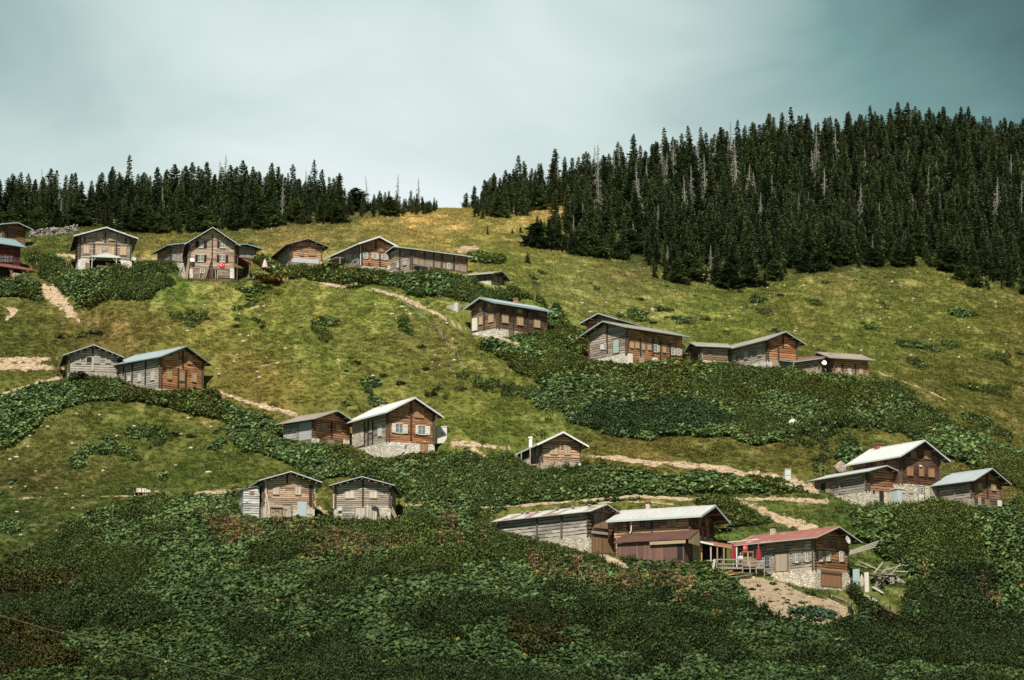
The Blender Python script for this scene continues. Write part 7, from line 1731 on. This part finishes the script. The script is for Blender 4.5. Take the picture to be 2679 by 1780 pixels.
o = MB().beam((0, 0, 0), b2 - a + Vector((0, 0, 0)), 0.26, 0.06).build('leaning_board', plain_wood((0.62, 0.52, 0.46))); o.location = tp + a + Vector((0, -0.4, 0)); tag(o, 'pale board leaning on the left end of the timber terrace', 'board')
a, b2 = Vector(at(*zp('M', 345, 735), Yt + 0.9)), Vector(at(*zp('M', 740, 735), Yt + 0.6))
parasol(Vector((a.x, a.y, tp.z + dz)), 375 / 5.9 / (FPX / Yt), 'closed crimson parasol at the left end of the timber terrace', (0.30, 0.022, 0.042), 0.24, 'closed crimson parasols on the terrace')
parasol(Vector((b2.x, b2.y, tp.z + dz)), 335 / 5.9 / (FPX / Yt), 'closed crimson parasol at the right end of the timber terrace', (0.30, 0.022, 0.042), 0.26, 'closed crimson parasols on the terrace')
a = Vector(at(*zp('M', 495, 480), Yt + 2.0)); b2 = Vector(at(*zp('M', 565, 385), Yt + 2.0))
flag = empty('flag', a, R(4), 'small red flag with white crescent and star hanging above the timber terrace', 'flag'); flag_parts(flag, b2.x - a.x, b2.z - a.z)
a, b2 = Vector(at(*zp('M', 480, 490), Yt + 1.9)), Vector(at(*zp('M', 660, 490), Yt + 1.9))
e = empty('tea_counter', Vector((a.x, a.y, tp.z + dz)), 0, 'brown wooden counter at the back of the timber terrace', 'counter'); zt = a.z - tp.z - dz
MB().box(0, b2.x - a.x, 0, 0.5, zt - 0.1, zt).build('counter_top', planks((0.42, 0.26, 0.14)), e)
for q in (0.06, 0.5, 0.94): xx = (b2.x - a.x) * q; MB().box(xx - 0.05, xx + 0.05, 0.02, 0.12, -0.02, zt - 0.101).build('leg', wood_p if q == 0.5 else wood_d, e)
MB().box(0.1, b2.x - a.x - 0.1, 0.2, 0.26, 0.1, zt * 0.7).build('front_board', planks((0.30, 0.2, 0.13)), e)
a = Vector(at(*zp('M', 395, 430), Yt + 1.3)); MBp = MB().box(-0.06, 0.06, -0.05, 0.05, 0, a.z - tp.z - dz); o = MBp.build('terrace_post', paint((0.72, 0.72, 0.70), 0.6)); o.location = (a.x, a.y, tp.z + dz); tag(o, 'white post beside the left crimson parasol', 'post')
# planks and sheets lying under the terrace
rr = random.Random(9)
for i, (x0, y0, x1, y1, c) in enumerate(((140, 905, 330, 815, (0.55, 0.33, 0.15)), (200, 900, 450, 850, (0.62, 0.40, 0.19)), (150, 915, 420, 880, (0.56, 0.36, 0.18)), (300, 860, 640, 890, (0.32, 0.24, 0.17)), (180, 925, 330, 955, (0.62, 0.64, 0.63)), (300, 950, 620, 915, (0.46, 0.40, 0.33)), (420, 900, 430, 1005, (0.68, 0.55, 0.42)), (480, 890, 500, 1005, (0.70, 0.57, 0.44)))):
    a = ground(*zp('M', x0, y0)); b2 = ground(*zp('M', x1, y1)); a.z += 0.18 + 0.05 * i; b2.z += 0.2 + 0.05 * i
    if i > 5: b2 = Vector(at(*zp('M', x1, y1), a.y - 0.4)); a = Vector(at(*zp('M', x0, y0), a.y))
    o = MB().beam((0, 0, 0), b2 - a, 0.45, 0.05).build('loose_plank', plain_wood(c)); o.location = a
    tag(o, ('upright pale plank leaning under the timber terrace' if i > 5 else 'whitish sheet lying under the timber terrace' if i == 4 else 'loose plank in the heap under the timber terrace'), 'plank', 'planks under the terrace')
# ---- wreck of a shed and timber right of the red roofed farmhouse
def timber(z, x0, y0, x1, y1, w, t, c, label, dy0=0.0, dy1=0.0, name='loose_plank', group='broken planks right of the red roofed farmhouse', cat='plank', Y=None):
    Yb = Y or redfarm.P0.y + 3.0
    a, b2 = Vector(at(*zp(z, x0, y0), Yb + dy0)), Vector(at(*zp(z, x1, y1), Yb + dy1))
    o = MB().beam((0, 0, 0), b2 - a, w, t).build(name, plain_wood(c)); o.location = a; tag(o, label, cat, group)
for i in range(4): timber('O', 1440, 265 + i * 12, 1765 - i * 12, 150 + i * 22, 0.1, 0.1, (0.46, 0.42, 0.36), 'long grey pole jutting out behind the red roofed farmhouse', 4, 3, 'loose_pole', 'poles jutting out behind the red farmhouse', 'pole')
for x0, y0, x1, y1, w, c in ((1440, 330, 1790, 480, 0.3, .46), (1620, 400, 1810, 490, 0.25, .5), (1800, 490, 2050, 410, 0.5, .48), (1810, 470, 2095, 415, 0.2, .38), (1890, 480, 2090, 490, 0.16, .62), (1440, 375, 1640, 450, 0.2, .36), (1700, 470, 1900, 505, 0.4, .4), (1690, 640, 1760, 560, 0.2, .55)):
    timber('O', x0, y0, x1, y1, w, 0.07, (c, c * 0.92, c * 0.82), 'grey plank of the collapsed shed right of the red farmhouse', 2.5, 2.0)
rw = random.Random(21)
for i in range(16):
    x0, y0 = rw.uniform(1640, 1960), rw.uniform(500, 640); an = rw.uniform(-0.7, 0.9); ln_ = rw.uniform(60, 190); c = rw.uniform(0.2, 0.5)
    timber('O', x0, y0, x0 + ln_ * math.cos(an), y0 - ln_ * math.sin(an), rw.uniform(0.1, 0.28), 0.06, (c, c * 0.9, c * 0.78), 'broken plank tangled in front of the collapsed shed', rw.uniform(-0.5, 1.6), rw.uniform(-0.5, 1.6), group='broken planks before the collapsed shed')
gp = ground(*zp('O', 1850, 660)); e = empty('collapsed_shed', gp, R(-10), 'low collapsed plank shed on the slope right of the red roofed farmhouse', 'shed'); k = 1 / 4.2143 / (FPX / gp.y)
MB().box(-130 * k, -20 * k, 0, 0.1, -1, 120 * k).build('wall', planks((0.30, 0.26, 0.22), 0.2, 0.8), e); MB().box(-10 * k, 60 * k, 0.8, 0.9, -1, 120 * k).build('opening', vdark(), e); MB().box(40 * k, 90 * k, 0, 0.1, -1, 110 * k).build('wall', planks((0.36, 0.32, 0.27), 0.2, 0.8), e)
MB().beam((-180 * k, 0.6, 140 * k), (110 * k, 0.6, 125 * k), 1.6, 0.08).build('roof', planks((0.34, 0.31, 0.27), 0.25, 0.8), e); MB().box(-150 * k, 100 * k, 1.5, 1.6, -1, 120 * k).build('back_wall', planks((0.12, 0.10, 0.08)), e)
def sheet(z, x0, y0, x1, y1, mat, label, dy, lean=0.25):
    Yb = redfarm.P0.y + dy; a = Vector(at(*zp(z, x0, y1), Yb)); w = (Vector(at(*zp(z, x1, y1), Yb)) - a).x; h_ = (Vector(at(*zp(z, x0, y0), Yb)) - a).z
    o = MB().add([(0, 0, -0.5), (w, 0, -0.5), (w, lean, h_), (0, lean, h_ * 0.97), (0, 0.04, -0.5), (w, 0.04, -0.5), (w, lean + 0.04, h_), (0, lean + 0.04, h_ * 0.97)], [(0, 1, 2, 3), (7, 6, 5, 4), (0, 4, 5, 1), (1, 5, 6, 2), (2, 6, 7, 3), (3, 7, 4, 0)]).build('metal_sheet', mat); o.location = a; tag(o, label, 'metal sheet')
sheet('O', 1348, 415, 1455, 665, planks((0.50, 0.49, 0.47), 0.3, 0.5), 'grey upright sheet at the right corner of the red roofed farmhouse', 4.3)
sheet('O', 1485, 455, 1560, 680, paint((0.30, 0.38, 0.41), 0.5, 0.3), 'blue grey upright metal sheet beside the grey one, right of the farmhouse', 3.6)
sheet('O', 1612, 490, 1660, 670, plain_wood((0.60, 0.55, 0.48)), 'narrow pale upright board left of the collapsed shed', 3.0)
o = boulder('O', 1580, 640, 70, 110, 'stone heap between the metal sheets and the collapsed shed', (0.5, 0.45, 0.36), 8); boulder('O', 1960, 610, 90, 70, 'pale stone heap at the right end of the collapsed shed', (0.45, 0.41, 0.35), 9)
for x0, y0, x1, y1, w, c, lab in ((1580, 770, 1740, 860, 0.9, (0.42, 0.36, 0.31), 'grey broken boardwalk plank below the collapsed shed'), (1700, 700, 1810, 760, 0.35, (0.5, 0.46, 0.4), 'pale plank lying just below the collapsed shed'), (1720, 880, 2000, 1000, 0.8, (0.20, 0.10, 0.08), 'rust brown metal strip lying down the slope below the collapsed shed'), (1620, 875, 1665, 900, 0.3, (0.6, 0.56, 0.5), 'short pale board end below the collapsed shed')):
    a, b2 = ground(*zp('O', x0, y0)), ground(*zp('O', x1, y1)); a.z += 0.35; b2.z += 0.35
    o = MB().beam((0, 0, 0), b2 - a, w, 0.08).build('loose_plank', plain_wood(c)); o.location = a; tag(o, lab, 'plank')
p = ground(*zp('O', 1320, 672)); k = 1 / 4.2143 / (FPX / p.y); o = MB().box(-38 * k, 38 * k, -0.3, 0.2, 0, 26 * k).build('white_crate', paint((0.72, 0.70, 0.66), 0.6, 0.15), bevel=0.04); o.location = p + Vector((0, -0.6, 0.25)); tag(o, 'small white crate before the boarded doors of the red roofed farmhouse', 'crate')
for x, y in ((1240, 690), (1400, 690)): timber('O', x, y, x + 150, y + 6, 0.14, 0.1, (0.5, 0.42, 0.33), 'log lying before the boarded doors of the red roofed farmhouse', -0.8, -0.8, 'firewood_log', 'logs before the red farmhouse doors', 'log', Y=redfarm.P0.y + 0.4)
for x0, y0, x1, y1 in ((1350, 620, 1470, 668), (1190, 640, 1188, 560)):
    a, b2 = Vector(at(*zp('N', x0, y0 + 80), lowb.P0.y - 3)), Vector(at(*zp('N', x1, y1 + 80), lowb.P0.y - 3))
a, b2 = ground(*zp('N', 1025, 885)), ground(*zp('N', 1160, 935)); a.z += 0.5; b2.z += 0.5
o = MB().beam((0, 0, 0), b2 - a, 0.25, 0.12).build('loose_plank', wood_g); o.location = a; tag(o, 'grey plank lying in the weeds below the metal closet', 'plank')
stake('N', 780, 860, 930, 'short pale stump post in the weeds below the low barn', None, (0.5, 0.46, 0.38), 0.12)

# ------------------------------------------------------------------ people
def skinned(name, verts, edges, radii, mat, parent=None, root=0):
    me = bpy.data.meshes.new(name); me.from_pydata(verts, edges, []); me.update(); me.materials.append(mat)
    o = bpy.data.objects.new(name, me); col.objects.link(o); o.parent = parent
    sk = o.modifiers.new('skin', 'SKIN')
    if not me.skin_vertices: 
        bpy.context.view_layer.objects.active = o
    for i, r in enumerate(radii): me.skin_vertices[0].data[i].radius = (r, r) if not isinstance(r, tuple) else r
    me.skin_vertices[0].data[root].use_root = True; sk.use_smooth_shade = True
    ss = o.modifiers.new('sub', 'SUBSURF'); ss.levels = ss.render_levels = 1
    return o
def person(pos, rz, lean, top, legs, hairc, label, scale=1.0, arm=0.25):
    s = scale; L_ = lean
    V = [(0, 0, .95), (0, -L_ * .25, 1.18), (0, -L_ * .5, 1.38), (0, -L_ * .62, 1.50), (0, -L_ * .78, 1.63), (0, -L_ * .8, 1.72),
         (.10, 0, .88), (.11, -.02, .48), (.11, .02, .06), (.11, -.14, .03), (-.10, 0, .88), (-.11, .05, .48), (-.11, .10, .06), (-.11, -.05, .03),
         (.19, -L_ * .5, 1.37), (.25, -L_ * .45 - .05, 1.10), (.22, -L_ * .6 - arm, .92), (-.19, -L_ * .5, 1.37), (-.25, -L_ * .45 - .05, 1.10), (-.22, -L_ * .6 - arm, .92)]
    E = [(0, 1), (1, 2), (2, 3), (3, 4), (4, 5), (0, 6), (6, 7), (7, 8), (8, 9), (0, 10), (10, 11), (11, 12), (12, 13), (2, 14), (14, 15), (15, 16), (2, 17), (17, 18), (18, 19)]
    rad = [(.15, .11), (.14, .10), (.16, .11), .06, .105, .085, .09, .065, .045, .04, .09, .065, .045, .04, .065, .045, .035, .065, .045, .035]
    sc = lambda vs_: [tuple(q * s for q in v) for v in vs_]
    sr = lambda rs: [(r[0] * s, r[1] * s) if isinstance(r, tuple) else r * s for r in rs]
    skin = paint((0.42, 0.26, 0.18), 0.6, 0.1)
    o = skinned('person', sc(V), E, sr(rad), skin); o.location = pos; o.rotation_euler = (0, 0, rz); tag(o, label, 'person')
    ix = [0, 1, 2, 14, 15, 16, 17, 18, 19]; mp = {a: i for i, a in enumerate(ix)}
    vj = [V[i] for i in ix]; vj[5] = tuple(np.array(V[15]) * .3 + np.array(V[16]) * .7); vj[8] = tuple(np.array(V[18]) * .3 + np.array(V[19]) * .7)
    skinned('jacket', sc(vj), [(0, 1), (1, 2), (2, 3), (3, 4), (4, 5), (2, 6), (6, 7), (7, 8)], sr([(.175, .135), (.165, .125), (.185, .13), .085, .062, .052, .085, .062, .052]), paint(top, 0.8, 0.15), o)
    vj = [V[i] for i in (0, 6, 7, 8, 10, 11, 12)]
    skinned('trousers', sc(vj), [(0, 1), (1, 2), (2, 3), (0, 4), (4, 5), (5, 6)], sr([(.168, .13), .108, .082, .064, .108, .082, .064]), paint(legs, 0.8, 0.15), o)
    q = V[4]; MB().lathe([(.02, -.06), (.115, -.03), (.125, .05), (.09, .12), (.02, .145)], (q[0] * s, (q[1] + .025) * s, (q[2] + .03) * s), 10).build('hair', paint(hairc, 0.7), o, True)
    for sx in (-1, 1):                                   # hand: palm, four fingers and a thumb
        w = V[16 if sx > 0 else 19]; mb = MB(); c_ = Vector((w[0], w[1] - .04, w[2] - .05)); mb.box(c_.x - .018, c_.x + .018, c_.y - .04, c_.y + .04, c_.z - .05, c_.z + .04)
        for f_ in range(4): yy3 = c_.y - .03 + .02 * f_; ln = (.055, .07, .075, .06)[f_]; mb.tube([(c_.x, yy3, c_.z - .045), (c_.x - sx * .008, yy3 - .01, c_.z - .05 - ln * .6), (c_.x - sx * .02, yy3 - .018, c_.z - .05 - ln)], .0085, 5)
        mb.tube([(c_.x, c_.y - .035, c_.z + .01), (c_.x - sx * .01, c_.y - .065, c_.z - .02), (c_.x - sx * .015, c_.y - .07, c_.z - .05)], .0095, 5)
        mb.v = [tuple(t_ * s for t_ in v) for v in mb.v]; mb.build('hand', skin, o)
    return o
p = ground(*zp('B', 472, 888)); person(p + Vector((0, 0, 0.02)), R(70), 0.55, (0.16, 0.25, 0.31), (0.30, 0.38, 0.42), (0.25, 0.27, 0.28), 'person in blue grey clothes stooping on the grass left of the steep gabled house', 0.95)
a = Vector(at(*zp('M', 462, 700), Yt + 1.2)); person(Vector((a.x, a.y, tp.z + dz)), R(-20), 0.15, (0.70, 0.72, 0.74), (0.05, 0.06, 0.08), (0.35, 0.33, 0.31), 'person in a white top standing on the timber terrace between the crimson parasols', 0.98, 0.3)
